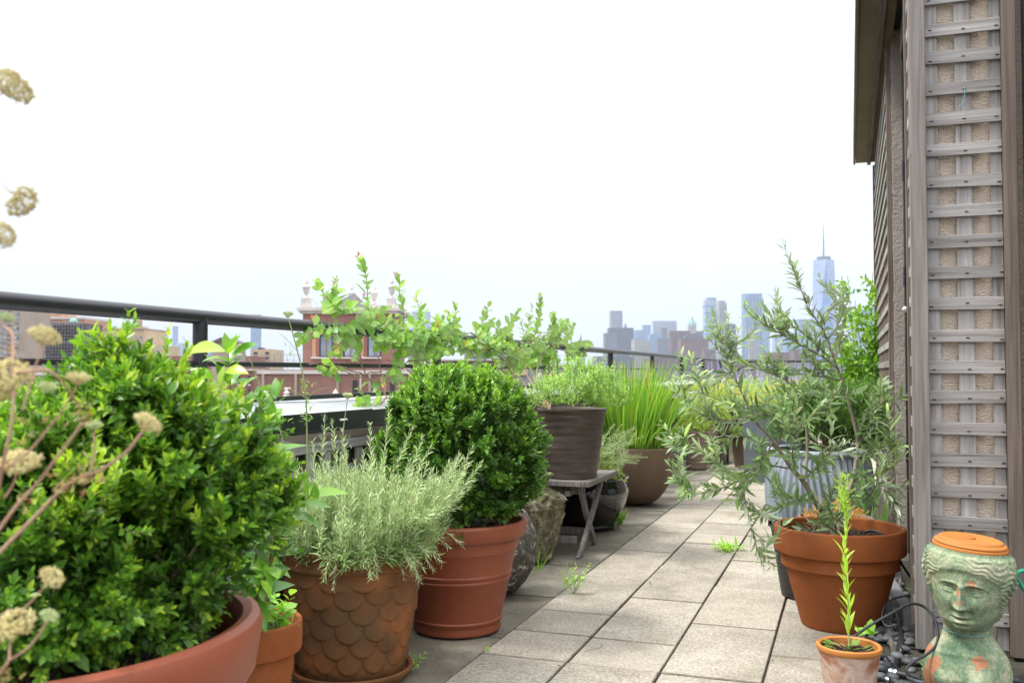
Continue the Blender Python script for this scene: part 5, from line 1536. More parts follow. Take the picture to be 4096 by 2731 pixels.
for pl in LOW:
    pts = spline(pl, 5)
    MB().tube(pts, 0.0014, 5).build('shoot', M['stem_vine'], hv)
    path_leaves(fo, pts, 0.028, 0.043, ang=1.15, start=0.1, c0=0.40, cv=0.19, ctip=0.15, turn=1.57, shrink=0.15, droop=0.1, up=0.8)
# woody stems twisting along rail and up from the brown pot
pb = np.array([B8[0] - 0.13, B8[1] + 0.05, 0.72])
WS = [[pb, zz3(1850, 980, .25), zz3(1780, 860, .12), zz3(1700, 740, .05), zz3(1600, 640, .03), zz3(1480, 560, .03), zz3(1330, 580, .03), zz3(1180, 610, .03), zz3(1000, 570, .03), zz3(850, 520, .03), zz3(640, 500, .03)],
      [pb, zz3(1880, 950, .3), zz3(1760, 780, .1), zz3(1620, 690, .06), zz3(1500, 640, .05), zz3(1300, 650, .03), zz3(1230, 620, -.03), zz3(1130, 600, .03)],
      [pb, zz3(1900, 900, .3), zz3(1840, 760, .1), zz3(1900, 640, .05), zz3(1950, 560, .04), zz3(2060, 560, .03)],
      [pb, zz3(1960, 940, .3), zz3(2000, 820, .15), zz3(2060, 720, .06), zz3(1920, 640, .05), zz3(1860, 600, .05)],
      [pb, zz3(1930, 880, .3), zz3(1950, 740, .12), zz3(2000, 640, .06), zz3(2100, 640, .04)],
      [zz3(1450, 880, .1), zz3(1300, 800, .05), zz3(1150, 740, .05), zz3(950, 790, .04), zz3(760, 830, .05), zz3(620, 790, .03), zz3(510, 770, .03), zz3(390, 765, .03)],
      [zz3(860, 880, .05), zz3(800, 885, .05), zz3(700, 840, .05), zz3(620, 805, .05)], [zz3(1140, 950, .1), zz3(1080, 830, .05), zz3(1000, 760, .03), zz3(920, 740, .03)],
      [zz3(850, 1180, .25), zz3(855, 1060, .2), zz3(910, 1000, .15), zz3(905, 900, .08), zz3(880, 820, .04), zz3(860, 700, .03)],
      [zz3(740, 700, .03), zz3(760, 800, .03), zz3(800, 860, .04), zz3(870, 880, .04)], [zz3(1340, 700, .05), zz3(1280, 640, .04), zz3(1230, 630, .05), zz3(1170, 600, .03)],
      [pb, zz3(1800, 920, .3), zz3(1740, 840, .1), zz3(1520, 700, .06), zz3(1480, 640, .05), zz3(1380, 600, .04)]]
for pl in WS: pts = spline(pl, 7); pts = pts + RNG.normal(0, .003, pts.shape); MB().tube(pts, np.linspace(0.0042, 0.0022, len(pts)), 7).build('woody_stem', M['stem_vine'], hv)
for k in range(5):
    q = pb + np.array([RNG.normal(-.01, .02), RNG.normal(0, .03), 0])
    pts = spline([q + np.array([-.02, 0, -.34]), q + np.array([.0, -.02, -.2]), q + np.array([-.01, .01, -.05]), q, zz3(1900 + 30 * k, 960, .3)], 6); MB().tube(pts, 0.005 - .0005 * k, 7).build('woody_stem', M['stem_vine'], hv)
fo.emit(hv, LS_ROUND, M['leaf_vine'])
for c in (zz4(1040, 80), zz4(1510, 320), zz4(1110, 600), zz4(470, 880), zz4(1300, 860)):
    fl = MB()
    for k in range(7):
        d = nrm(RNG.normal(0, .6, 3) + np.array([0, 0, .8])); fl.tube([c, c + d * .010, c + d * .022], [.0008, .0012, .0018], 5)
    fl.build('flower', M['flower_red'], hv)
for x, y0, y1 in ((1234, 1282, 1340), (1338, 1296, 1345)):
    q = RL(x, (y0 + y1) / 2)
    pts = [q + 0.0262 * np.array([math.cos(a), 0.25 * math.sin(a * .5), math.sin(a)]) for a in np.linspace(0, 6.2, 16)]
    tag(MB().tube(pts, 0.0011, 5).build('wire_tie', M['wire'], None), 'thin wire loop round the top rail ' + ('left of the vine leaves' if x < 1300 else 'at the first vine leaves'), 'wire')

# ---- climbing rose at the far trellis, yew in the blue planter
rs = thing('climbing_rose', 'leafy climbing rose at the far end of the side trellis', 'climber', (0.14, 7.9, 0))
fo, st = Fol(), MB()
polys = []
for (x0, y0, x1, y1) in ((3475, 1650, 3490, 1090), (3460, 1600, 3390, 1100), (3440, 1640, 3470, 1250), (3400, 1650, 3360, 1330), (3480, 1550, 3420, 1200), (3500, 1650, 3505, 1200), (3450, 1700, 3500, 1400), (3380, 1680, 3330, 1450), (3430, 1620, 3400, 1400), (3490, 1640, 3500, 1300), (3350, 1660, 3380, 1500)):
    d = 7.5 + RNG.uniform(-.25, .1)
    polys.append([np.array([0.12 + RNG.normal(0, .04), 7.9, 0.3]), P(x0, y0, d), P((x0 + x1) / 2 + RNG.normal(0, 8), (y0 + y1) / 2, d), P(x1, y1, d)])
for pl in polys:
    pts = spline(pl, 6); st.tube(pts, np.linspace(.006, .002, len(pts)), 6)
    for k in range(36):
        i = RNG.integers(6, len(pts) - 1)
        d = nrm(RNG.normal(0, .8, 3) + np.array([-.15, -.3, .1])); tw = np.array([pts[i], pts[i] + d * .05, pts[i] + d * .11])
        path_leaves(fo, tw, .033, .055, ang=1.1, start=.3, c0=.5, cv=.22, ctip=.2, up=.8, droop=.2, shrink=.2)
st.build('canes', M['stem_green'], rs)
fo.emit(rs, LS_SMALL, M['leaf_rose'])
yw = thing('yew_shrub', 'dark green feathery evergreen shrub growing in the pale blue planter', 'shrub', (B13[0] + .05, B13[1], 0.50))
fo, st = Fol(), MB()
LY = [(P(3370, 1700, 5.35), (0.25, 0.24, 0.17)), (P(3450, 1630, 5.5), (0.15, 0.15, 0.13)), (P(3300, 1620, 5.35), (0.16, 0.15, 0.09)), (P(3250, 1700, 5.25), (0.13, .14, .12)), (P(3350, 1770, 5.3), (.22, .2, .06)), (P(3230, 1660, 5.1), (.14, .12, .12)), (P(3160, 1720, 5.05), (.08, .08, .10))]
sprigs(fo, LY, 1900, 0.085, 0.008, 0.022, up=0.45, c0=0.35, ctip=0.7, shell=(0.4, 1.03), stems=st, ang=0.9, pairs_turn=0.35)
st.build('twigs', M['stem_brown'], yw, kind='stuff')
branches(yw, (B13[0] + .05, B13[1], .5), LY, 12, .008, 'stem_brown')
fo.emit(yw, LS_NARROW, M['leaf_yew'])

# ---- far flower bed on the left side and at the terrace end
YL = thing('yellow_shrub', 'small yellow leaved shrub in the front ribbed tan pot', 'shrub', (-1.42, 9.35, 0.33))
fo, st = Fol(), MB()
sprigs(fo, [((-1.42, 9.35, 0.52), (0.15, 0.15, 0.17)), ((-1.36, 9.3, 0.42), (0.15, .13, .08))], 300, 0.07, 0.010, 0.018, up=0.7, c0=0.5, ctip=0.2, shell=(0.2, 1.05), stems=st)
st.build('twigs', M['stem_brown'], YL, kind='stuff')
fo.emit(YL, LS_SMALL, M['leaf_yellow'], nparts=150)
FB = [('catmint', 'hazy green mound with lilac flower spikes against the far railing', (-1.55, 12.0), (0.42, 0.9, 0.40), 0.42, 'leaf_meadow', 42, True),
      ('meadow_shrub', 'yellow green bushy mound behind the ribbed pots', (-1.5, 10.6), (0.38, 0.5, 0.32), 0.42, 'leaf_yellow', 0, False),
      ('catmint', 'pale green clump with lilac spikes behind the olive twigs', (-0.75, 12.6), (0.45, 0.7, 0.36), 0.42, 'leaf_meadow', 30, True),
      ('meadow_shrub', 'mid green leafy mound far back behind the olive tree', (-0.2, 12.5), (0.5, 0.8, 0.34), 0.38, 'leaf_herb', 0, False),
      ('meadow_shrub', 'yellowish meadow clump at the end of the terrace', (0.25, 15.5), (0.8, 0.8, 0.40), 0.42, 'leaf_meadow', 22, False),
      ('meadow_shrub', 'bright green shrub low behind the black metal table', (-1.35, 14.6), (0.5, 1.2, 0.40), 0.42, 'leaf_herb', 12, False)]
for nm, lab, xy, rad, zc, mt, nsp, sp_ in FB:
    t = thing(nm, lab, 'shrub', (xy[0], xy[1], 0))
    fo, st = Fol(), MB()
    sprigs(fo, [((xy[0], xy[1], zc), rad), ((xy[0] + .2, xy[1] - .3, zc - .1), np.array(rad) * .7)], 850, 0.12, 0.016, 0.030, up=0.9, c0=0.5, cv=.25, ctip=0.25, shell=(0.3, 1.05), stems=st, srad=.0012)
    for k in range(18): st.tube([(xy[0] + RNG.normal(0, .1), xy[1] + RNG.normal(0, .1), 0), (xy[0] + RNG.normal(0, .2), xy[1] + RNG.normal(0, .2), zc)], .004, 5)
    st.build('stems', M['stem_green'], t, kind='stuff')
    fo.emit(t, LS_SMALL, M[mt], nparts=60)
    sb = MB()
    for k in range(nsp):
        o = np.array([xy[0] + RNG.normal(0, rad[0] * .55), xy[1] + RNG.normal(0, rad[1] * .55), zc + rad[2] * .8]); h = RNG.uniform(.16, .42)
        d = nrm(np.array([0, 0, 1]) + RNG.normal(0, .15, 3))
        sb.tube([o, o + d * h], .0016, 4)
        for q in range(9): sb.ball(o + d * h * (.5 + .5 * q / 9) + RNG.normal(0, .003, 3), .0095 * (1.1 - q / 12), 5, 4)
    if nsp: sb.build('flower_spikes', M['flower_purple'], t, kind='stuff')


# ---- umbels
def umbel(parent, c, axis, r, mat, closed=0.5):
    axis = nrm(axis)
    mb = MB()
    a = perp(axis); b = np.cross(axis, a)
    base = np.asarray(c) - axis * r * 0.75
    for k in range(34):
        th_ = (0.15 + (1.15 - 0.5 * closed) * math.sqrt((k + .5) / 34)); ph = k * 2.399
        d = axis * math.cos(th_) + (a * math.cos(ph) + b * math.sin(ph)) * math.sin(th_)
        e = base + d * r * 1.35
        mid = base + d * r * .7 + (a * math.cos(ph) + b * math.sin(ph)) * r * .22
        mb.tube([base, mid, e], [.035 * r, .025 * r, .02 * r], 4, cap=False)
        for q in range(9): mb.ball(e + RNG.normal(0, .10 * r, 3), RNG.uniform(.055, .11) * r, 5, 4)
    return mb.build('umbel', M[mat], parent)


wc = thing('wild_carrot', 'dried wild carrot with pinkish stems and cream seed heads close at the left edge', 'flower', tuple(P(-120, 2500, .9)))
Dn = 0.86
sm = MB()
NS = [([(-60, 2260), (0, 2206), (130, 2075), (263, 1943), (330, 1905), (395, 1884), (500, 1812), (560, 1740), (583, 1712)], 2.6), ([(-40, 2170), (60, 2030), (150, 1930), (250, 1800), (331, 1690)], 2.4),
      ([(-20, 2050), (10, 1865), (40, 1730), (53, 1610), (51, 1480), (51, 1345), (20, 1310), (-20, 1270)], 2.1), ([(90, 1640), (120, 1540), (150, 1440), (176, 1370)], 1.5), ([(40, 1860), (107, 1814), (180, 1730), (250, 1640), (306, 1544)], 1.7),
      ([(53, 1610), (60, 1500), (120, 1485), (189, 1480), (245, 1523), (291, 1590), (325, 1640)], 2.0), ([(20, 1990), (50, 1940), (70, 1890)], 1.6), ([(362, 1885), (378, 1800), (374, 1725)], 1.6), ([(75, 2450), (130, 2400), (192, 2330)], 1.5),
      ([(0, 2690), (35, 2640), (40, 2580), (58, 2530)], 1.9), ([(35, 2640), (100, 2600), (150, 2545), (188, 2485)], 1.6), ([(-30, 700), (10, 735), (45, 775)], 1.0), ([(-40, 420), (0, 380), (20, 360)], 1.4), ([(-40, 1000), (-5, 960)], 1.4), ([(-20, 2480), (35, 2440), (75, 2450)], 1.5),
      ([(-30, 2730), (0, 2690)], 2.0), ([(-60, 2350), (-30, 2480), (-30, 2730)], 2.6), ([(-60, 2260), (-60, 2350)], 2.6), ([(-40, 2170), (-60, 2260)], 2.6), ([(-20, 2050), (-40, 2170)], 2.4), ([(-20, 1270), (-60, 1050), (-40, 1000)], 2.0), ([(-60, 1050), (-70, 760), (-30, 700)], 1.8), ([(-70, 760), (-40, 420)], 1.6)]
for k, (pl, rr) in enumerate(NS):
    pts = spline([P(x, y, Dn + 0.02 * math.sin(x * .01 + y * .006)) for x, y in pl], 6)
    sm.tube(pts, np.linspace(rr * .0007, rr * .0005, len(pts)), 8)
sm.build('stems', M['stem_pink'], wc)
for (x, y, r, mt, ax) in ((590, 1690, 42, 'umbel_dry', (.5, .2, .8)), (180, 1345, 46, 'umbel_dry', (.4, 0, .9)), (312, 1512, 34, 'umbel_dry', (.1, 0, 1)), (190, 1548, 28, 'umbel_green', (.2, 0, 1)), (40, 1500, 62, 'umbel_dry', (.4, -.3, .7)), (80, 1850, 56, 'umbel_dry', (.2, -.3, .8)), (374, 1700, 24, 'umbel_green', (0, 0, 1)),
                          (207, 2309, 36, 'umbel_dry', (.7, 0, .7)), (65, 2495, 56, 'umbel_dry', (.1, -.5, .8)), (197, 2462, 26, 'umbel_green', (.5, 0, .8)), (50, 345, 62, 'umbel_dry', (.7, 0, .5)), (85, 805, 50, 'umbel_dry', (.8, 0, -.5)), (12, 937, 42, 'umbel_dry', (.8, 0, .3)), (-2, 1570, 45, 'umbel_dry', (.2, 0, .9)), (28, 1270, 22, 'umbel_green', (.3, 0, .8))):
    umbel(wc, P(x, y, Dn), ax, r * Dn / F_PX * 1.12, mt)
fo = Fol()
for (x, y, n) in ((325, 1660, 22), (340, 1900, 26), (300, 1930, 16), (60, 1450, 8), (90, 2010, 14), (240, 1950, 12), (120, 1720, 10), (20, 2700, 14)):
    for k in range(n): fo.add(P(x + RNG.normal(0, 26), y + RNG.normal(0, 26), Dn + RNG.normal(0, .01)), RNG.normal(0, 1, 3) + np.array([.3, 0, .3]), RNG.normal(0, 1, 3), RNG.uniform(.006, .013), RNG.random())
fo.emit(wc, LS_NARROW, M['leaf_dry'], nparts=130)

wc2 = thing('wild_carrot', 'slender green wild carrot with seed heads rising behind the rosemary', 'flower', tuple(P(1230, 2150, 2.75)))
sm = MB(); D2 = 2.72
for pl, rr in (([(1232, 2180), (1230, 1950), (1229, 1833), (1227, 1700), (1223, 1565), (1210, 1490), (1190, 1405), (1170, 1330), (1154, 1275)], 3.2), ([(1223, 1592), (1190, 1570), (1152, 1556)], 1.5), ([(1224, 1600), (1260, 1565), (1312, 1548)], 1.5), ([(1370, 1760), (1378, 1680), (1389, 1604)], 2.2),
               ([(1160, 1900), (1120, 1720), (1080, 1615), (1030, 1520), (1005, 1450), (975, 1412)], 2.4), ([(1190, 1405), (1140, 1350), (1115, 1330)], 1.2), ([(1360, 2000), (1370, 1760)], 2.4)):
    pts = spline([P(x, y, D2) for x, y in pl], 6); sm.tube(pts, np.linspace(rr * .0008, rr * .0005, len(pts)), 6)
sm.build('stems', M['stem_green'], wc2)
for (x, y, r, mt) in ((1152, 1258, 17, 'umbel_green'), (971, 1392, 20, 'umbel_green'), (1391, 1584, 17, 'umbel_green')): umbel(wc2, P(x, y, D2), (0.05, 0, 1), r * D2 / F_PX * 1.1, mt, closed=1.0)
for (x, y, r) in ((1149, 1553, 14), (1374, 1677, 15), (960, 1418, 12)):
    mb = MB(); c = P(x, y, D2)
    for k in range(40): a, q = RNG.uniform(0, 6.28), math.sqrt(RNG.random()); mb.ball(c + np.array([math.cos(a) * q, math.sin(a) * q, .12 * RNG.normal()]) * r * D2 / F_PX, .0011, 5, 4)
    mb.build('umbel', M['flower_white'], wc2)
fo = Fol()
for (x, y, n) in ((1230, 1660, 34), (1222, 1545, 20), (1165, 1410, 12), (1130, 1690, 16), (1390, 1760, 8)):
    for k in range(n): fo.add(P(x + RNG.normal(0, 12), y + RNG.normal(0, 18), D2), RNG.normal(0, 1, 3) + np.array([0, 0, .5]), RNG.normal(0, 1, 3), RNG.uniform(.012, .022), RNG.random())
fo.emit(wc2, LS_NARROW, M['leaf_herb'])

# ---- horseweed in the small crusted pot
hw_ = thing('horseweed', 'tall lime green weed standing straight in the small crusted pot', 'weed', (B16[0], B16[1], .137))
fo, st = Fol(), MB()
pl = spline([np.array([B16[0], B16[1], .137]), P(3392, 2400, 2.80), P(3380, 2250, 2.80), P(3384, 2100, 2.80), P(3378, 1985, 2.80), P(3370, 1900, 2.80)], 8)
st.tube(pl, np.linspace(.0026, .0014, len(pl)), 7)
path_leaves(fo, pl[: int(len(pl) * .82)], .0062, .044, ang=.42, start=.08, c0=.5, cv=.25, ctip=.2, pair=False, turn=2.4, shrink=.2, up=.2)
for k in range(60):
    i = RNG.integers(int(len(pl) * .66), len(pl) - 1)
    fr = (i / len(pl) - .66) / .34
    d = nrm(RNG.normal(0, 1, 3) * (1, 1, .2) + np.array([0, 0, 1.2])); l = RNG.uniform(.02, .06) * (1 - .6 * fr)
    tw = np.array([pl[i], pl[i] + d * l * .5, pl[i] + d * l]); st.tube(tw, .0007, 4)
    path_leaves(fo, tw, .006, .0085, ang=.7, start=.2, c0=.75, cv=.2, turn=2.0, pair=True)
st.build('stem', M['stem_green'], hw_)
fo.emit(hw_, leafset(0.22, 0.5, 4, 4, 0.2, 0.2), M['leaf_horseweed'])
fo = Fol()
for k in range(26):
    a, q = RNG.uniform(0, 6.28), .055 * math.sqrt(RNG.random()); d = nrm(np.array([math.cos(a), math.sin(a), .5]))
    fo.add((B16[0] + q * math.cos(a), B16[1] + q * math.sin(a), .142), d, (0, 0, 1), RNG.uniform(.02, .04), RNG.random())
leafmat('leaf_rosette', [(0.0, (0.10, 0.20, 0.04)), (0.6, (0.20, 0.30, 0.05)), (1.0, (0.30, 0.14, 0.06))], trans=0.3, rough=0.45, gain=1.0)
rt = thing('weed_rosette', 'low reddish weed rosette in the small crusted pot', 'weed', (B16[0], B16[1], .139))
fo.emit(rt, LS_BOX4, M['leaf_rosette'])
fo = Fol()
for k in range(9): fo.add(P(3480 + RNG.normal(0, 26), 2530 + RNG.normal(0, 10), 2.98), RNG.normal(0, 1, 3) * (1, 1, .3) + np.array([0, 0, .4]), (0, -.4, 1), RNG.uniform(.03, .045), .45 + RNG.normal(0, .1))
sd = thing('seedling', 'bright green seedling leaves right behind the small crusted pot', 'weed', tuple(G(3490, 2600)))
MB().tube([G(3490, 2600), P(3480, 2535, 2.98)], .0012, 5).build('stem', M['stem_green'], sd)
fo.emit(sd, LS_ROUND, M['leaf_weed'])

# ---- sedum bowl, onions by the wall, joint weeds
fo = Fol()
sprigs(fo, [((-0.07, 4.62, .285), (.12, .12, .05))], 150, .04, .006, .011, up=.8, c0=.5, ctip=.3, shell=(.2, 1.05))
s2 = thing('sedum', 'orange tinged sedum in the low tan bowl', 'succulent', (-.07, 4.62, .27))
fo.emit(s2, LS_SMALL, M['leaf_sedum'], nparts=120)
on = thing('green_onion', 'upright green onion leaves by the wall behind the olive pot', 'herb', (.08, 4.9, 0))
fo = Fol()
for k in range(30): fo.add((.08 + RNG.normal(0, .05), 4.9 + RNG.normal(0, .08), 0.02), np.array([RNG.normal(0, .12), RNG.normal(0, .12), 1]), RNG.normal(0, 1, 3), RNG.uniform(.28, .46), RNG.uniform(.1, .6))
fo.emit(on, LS_BLADE, M['leaf_grass'], name='blade')
WD = [((2905, 2200), 120, .05, 'low light green weed tuft in the joint on the open path', .045, 'tuft'), ((2295, 2375), 14, .12, 'thin weed sprouting in the joint beside the round stone planter', .022, 'sprig'), ((2470, 2115), 34, .13, 'leafy weed in the joint before the black glazed pot', .028, 'sprig'), ((2420, 2110), 10, .07, 'small weed beside the folding table foot', .026, 'sprig'),
      ((2590, 1985), 16, .08, 'weed patch along the joint right of the egg planter', .02, 'sprig'), ((2640, 1940), 16, .11, 'taller weed at the foot of the egg planter', .02, 'sprig'), ((1640, 2680), 9, .05, 'little clover beside the saucer', .022, 'sprig'), ((1950, 2605), 10, .02, 'tiny weed in the joint before the smooth red pot', .010, 'tuft'),
      ((2150, 2290), 18, .16, 'grass tuft growing between round planter and carved urn', .10, 'grass'), ((2260, 2350), 8, .16, 'grass blades in the joint by the dark paving', .10, 'grass'), ((3720, 2700), 14, .06, 'lime green weed at the foot of the bust', .02, 'sprig'), ((3605, 2360), 36, .04, 'creeping weed along the plank by the wall', .015, 'tuft'), ((2690, 1900), 20, .08, 'weeds in the joint before the ribbed pots', .02, 'sprig')]
for (x, y), n, h, lab, ls, kd in WD:
    o = G(x, y); t = thing('weed', lab, 'weed', tuple(o)); fo, st = Fol(), MB()
    for k in range(n):
        if kd == 'grass': fo.add(o + RNG.normal(0, .008, 3) * (1, 1, 0), np.array([RNG.normal(0, .35), RNG.normal(0, .35), 1]), RNG.normal(0, 1, 3), RNG.uniform(.6, 1.2) * h, RNG.uniform(.2, .7))
        elif kd == 'tuft': fo.add(o + RNG.normal(0, 1, 3) * np.array([.035 if n > 20 else .008, .03 if n > 20 else .008, .006]) + np.array([0, 0, .008]), np.array([RNG.normal(0, 1), RNG.normal(0, 1), .8]), (0, 0, 1), ls * RNG.uniform(.6, 1.4), RNG.uniform(.4, 1))
        else:
            e = o + np.array([RNG.normal(0, .03), RNG.normal(0, .03), h * RNG.uniform(.5, 1.1)]); pts = np.array([o, (o + e) / 2 + RNG.normal(0, .006, 3), e])
            if k % 2 == 0: st.tube(pts, .0009, 4); path_leaves(fo, pts, .016, ls, ang=1.1, start=.3, c0=.4, cv=.2, ctip=.3, up=.8)
    if st.n: st.build('stems', M['stem_green'], t)
    fo.emit(t, {'grass': LS_BLADE, 'tuft': LS_NARROW if n > 20 else LS_SMALL, 'sprig': LS_BOX4}[kd], M['leaf_weed'])


# ================================================================== THE CITY
def gridmat(name, wall, glass, pw, ph, mort=0.35, rough=0.6):
    """far facade: rows of dark panes in a wall colour (panes too small to tell apart)"""
    m, t, b, o = base_mat(name)
    tc = t.nodes.new('ShaderNodeTexCoord')
    sx = t.nodes.new('ShaderNodeSeparateXYZ'); t.links.new(tc.outputs['Object'], sx.inputs[0])
    ad = node(t, 'ShaderNodeMath', operation='ADD'); t.links.new(sx.outputs['X'], ad.inputs[0]); t.links.new(sx.outputs['Y'], ad.inputs[1])
    cb = t.nodes.new('ShaderNodeCombineXYZ'); t.links.new(ad.outputs[0], cb.inputs['X']); t.links.new(sx.outputs['Z'], cb.inputs['Y'])
    bt = node(t, 'ShaderNodeTexBrick', Scale=1.0, offset=0.0)
    bt.inputs['Color1'].default_value = (*glass, 1); bt.inputs['Color2'].default_value = (*[g * 1.35 for g in glass], 1); bt.inputs['Mortar'].default_value = (*wall, 1)
    bt.inputs['Brick Width'].default_value = pw; bt.inputs['Row Height'].default_value = ph; bt.inputs['Mortar Size'].default_value = min(pw, ph) * mort * .5
    t.links.new(cb.outputs[0], bt.inputs['Vector'])
    col = mixc(t, 1.0, bt.outputs['Color'], ramp(t, noise(t, tc.outputs['Object'], .03, 3), [(.3, (.85,) * 3), (.7, (1.1,) * 3)]), 'MULTIPLY')
    t.links.new(col, b.inputs['Base Color'])
    b.inputs['Roughness'].default_value = rough + 0.2
    b.inputs['Specular IOR Level'].default_value = 0.25
    return m


gridmat('glass_blue', (0.172, 0.244, 0.343), (0.104, 0.187, 0.312), 3, 8, .5, .3)
gridmat('glass_pale', (0.312, 0.354, 0.406), (0.177, 0.250, 0.343), 4, 8, .6, .3)
gridmat('glass_violet', (0.218, 0.260, 0.385), (0.177, 0.229, 0.364), 60, 9, .25, .25)
gridmat('glass_dark', (0.036, 0.052, 0.094), (0.021, 0.031, 0.062), 4, 8, .4, .3)
gridmat('stone_grey', (0.114, 0.120, 0.140), (0.068, 0.073, 0.094), 4, 8, .7)
gridmat('stone_dark', (0.073, 0.075, 0.094), (0.047, 0.049, 0.068), 3, 7, .6)
gridmat('stone_beige', (0.239, 0.218, 0.208), (0.146, 0.140, 0.151), 4, 7, .9)
gridmat('stone_cream', (0.260, 0.250, 0.234), (0.177, 0.177, 0.187), 5, 8, .9)
gridmat('brick_far', (0.156, 0.078, 0.060), (0.088, 0.052, 0.047), 5, 6, .8)
gridmat('brown_far', (0.120, 0.081, 0.073), (0.068, 0.052, 0.052), 5, 6, .8)
gridmat('steel_stripe', (0.239, 0.250, 0.270), (0.104, 0.114, 0.140), 6, 400, .5, .4)
pmat('copper_green', [(0.3, (0.16, 0.36, 0.29)), (0.7, (0.22, 0.44, 0.36))], scale=.1, rough=0.8)
pmat('tan_brick', [(0.3, (0.42, 0.32, 0.21)), (0.7, (0.50, 0.39, 0.27))], scale=.15, rough=0.9)
pmat('taupe_brick', [(0.3, (0.30, 0.235, 0.185)), (0.7, (0.37, 0.29, 0.23))], scale=.15, rough=0.9)
pmat('orange_brick', [(0.3, (0.40, 0.205, 0.125)), (0.7, (0.47, 0.26, 0.165))], scale=.15, rough=0.9)
pmat('red_brick_far', [(0.3, (0.20, 0.095, 0.075)), (0.7, (0.27, 0.13, 0.10))], scale=.2, rough=0.9)
pmat('pale_stone', [(0.3, (0.47, 0.43, 0.40)), (0.7, (0.58, 0.54, 0.50))], scale=2, rough=0.85, bump=.2, bscale=10)
pmat('pane', [(0.3, (0.10, 0.13, 0.17)), (0.7, (0.34, 0.42, 0.50))], scale=.7, rough=0.15, objvar=0.5)
pmat('dark_opening', [(0.3, (0.02, 0.02, 0.025)), (0.7, (0.04, 0.04, 0.045))], rough=0.5)
pmat('scaffold_net', [(0.3, (0.055, 0.05, 0.06)), (0.6, (0.11, 0.10, 0.115)), (0.75, (0.19, 0.17, 0.18))], scale=.35, detail=8, rough=0.95, stretch=(1, 1, 2.5))
pmat('scaffold_steel', [(0.3, (0.16, 0.15, 0.155)), (0.7, (0.30, 0.29, 0.29))], scale=1, rough=0.7)
pmat('slate', [(0.3, (0.075, 0.07, 0.075)), (0.7, (0.12, 0.11, 0.115))], scale=3, rough=0.8)
brickmat('brick_urn', (0.20, 0.072, 0.048), (0.26, 0.095, 0.065), (0.34, 0.28, 0.25))
HZY = 1485.0


class Bld:
    def __init__(s, name, label, x0, x1, yt, D, depth, mat, rot=0.0, cat='building', zb=-39.9, group=None):
        s.D, s.k = D, D / F_PX
        s.u = _cR * math.cos(rot) + np.array([-_cR[1], _cR[0], 0]) * math.sin(rot)
        s.f = np.array([s.u[1], -s.u[0], 0])                 # towards the camera
        s.M = np.stack([s.u, -s.f, [0, 0, 1]], 1)
        s.c = P((x0 + x1) / 2, HZY, D); s.c[2] = 0
        s.w = (x1 - x0) * s.k; s.d = depth; s.xm = (x0 + x1) / 2
        s.top = s.z(yt)
        s.zb = zb
        s.t = thing(name, label, cat, (s.c[0], s.c[1], zb), group)
        if mat: s.box('wall', x0, x1, yt, mat, depth=depth)

    def z(s, y): return CAM_H + (HZY - y) * s.k

    def box(s, nm, x0, x1, y0, mat, depth=None, y1=None, off=0.0, ch=0.0, parent=None):
        """block between photograph columns x0..x1, top row y0, bottom row y1 (default: down to the street)"""
        z1 = s.z(y0); z0 = s.zb if y1 is None else s.z(y1)
        dd = s.d if depth is None else depth
        c = s.c + s.u * ((x0 + x1) / 2 - s.xm) * s.k - s.f * (s.d / 2 - off) + np.array([0, 0, (z0 + z1) / 2])
        if depth is not None and depth != s.d: c = c + s.f * (s.d / 2 - dd / 2)
        return MB().box(c, ((x1 - x0) * s.k, dd, z1 - z0), ch, M=s.M).build(nm, M[mat], parent or s.t, smooth=False)

    def at(s, x, y, off=0.0): return s.c + s.u * (x - s.xm) * s.k + s.f * off + np.array([0, 0, s.z(y)])

    def windows(s, xs, ys, wp, hp, mat='pane', frame=None, side=None):
        """a grid of windows, every one a part; wp, hp in photograph pixels"""
        me = MB().box((0, 0, 0), (wp * s.k, 0.25, hp * s.k)).mesh('window', smooth=False); me.materials.append(M[mat])
        fm = None
        if frame: fm = MB().box((0, 0, 0), (wp * s.k * 1.25, 0.2, hp * s.k * .22)).mesh('sill', smooth=False); fm.materials.append(M[frame])
        for y in ys:
            for x in xs:
                p = s.at(x, y, 0.06)
                o = inst('window', me, s.t, p, s.M)
                if fm: inst('sill', fm, o, p + np.array([0, 0, -hp * s.k * .62]) + s.f * .12, s.M)


A = np.arange
# ---- left group, a few hundred metres off
b = Bld('apartment_tower', 'tan apartment tower with balconies cut by the left edge', -130, 78, 1180, 340, 22, 'taupe_brick')
b.windows([6, 18, 60, 70], A(1195, 1560, 19.5), 8, 9, 'pane')
for y in A(1200, 1560, 19.5): b.box('balcony', 27, 45, y, 'stone_grey', depth=24, y1=y + 9)
b = Bld('apartment_tower', 'orange brick apartment slab with white roof band and many windows', 78, 335, 1268, 380, 25, 'orange_brick', rot=R(0))
b.box('roof_band', 77, 336, 1267, 'pale_stone', depth=26, y1=1276, off=.5)
b.box('penthouse', 155, 240, 1253, 'orange_brick', depth=14, y1=1268)
b.windows(list(A(84, 132, 8.5)) + list(A(160, 216, 17)), A(1286, 1560, 14), 5.5, 6, 'pane')
for y in A(1284, 1560, 14): b.box('balcony', 137, 152, y, 'pale_stone', depth=26.5, y1=y + 5, off=1.2)
for y in A(1286, 1560, 14): b.box('painted_balcony_shade', 137, 152, y + 5.2, 'dark_opening', depth=25.6, y1=y + 12, off=.4)  # near-black boxes standing in for the shade under each balcony
b = Bld('scaffolded_tower', 'dark tower wrapped in scaffolding with a green copper dome', 205, 332, 1292, 300, 14, 'scaffold_net')
b.box('lower_block', 185, 352, 1365, 'scaffold_net', depth=16, off=1)
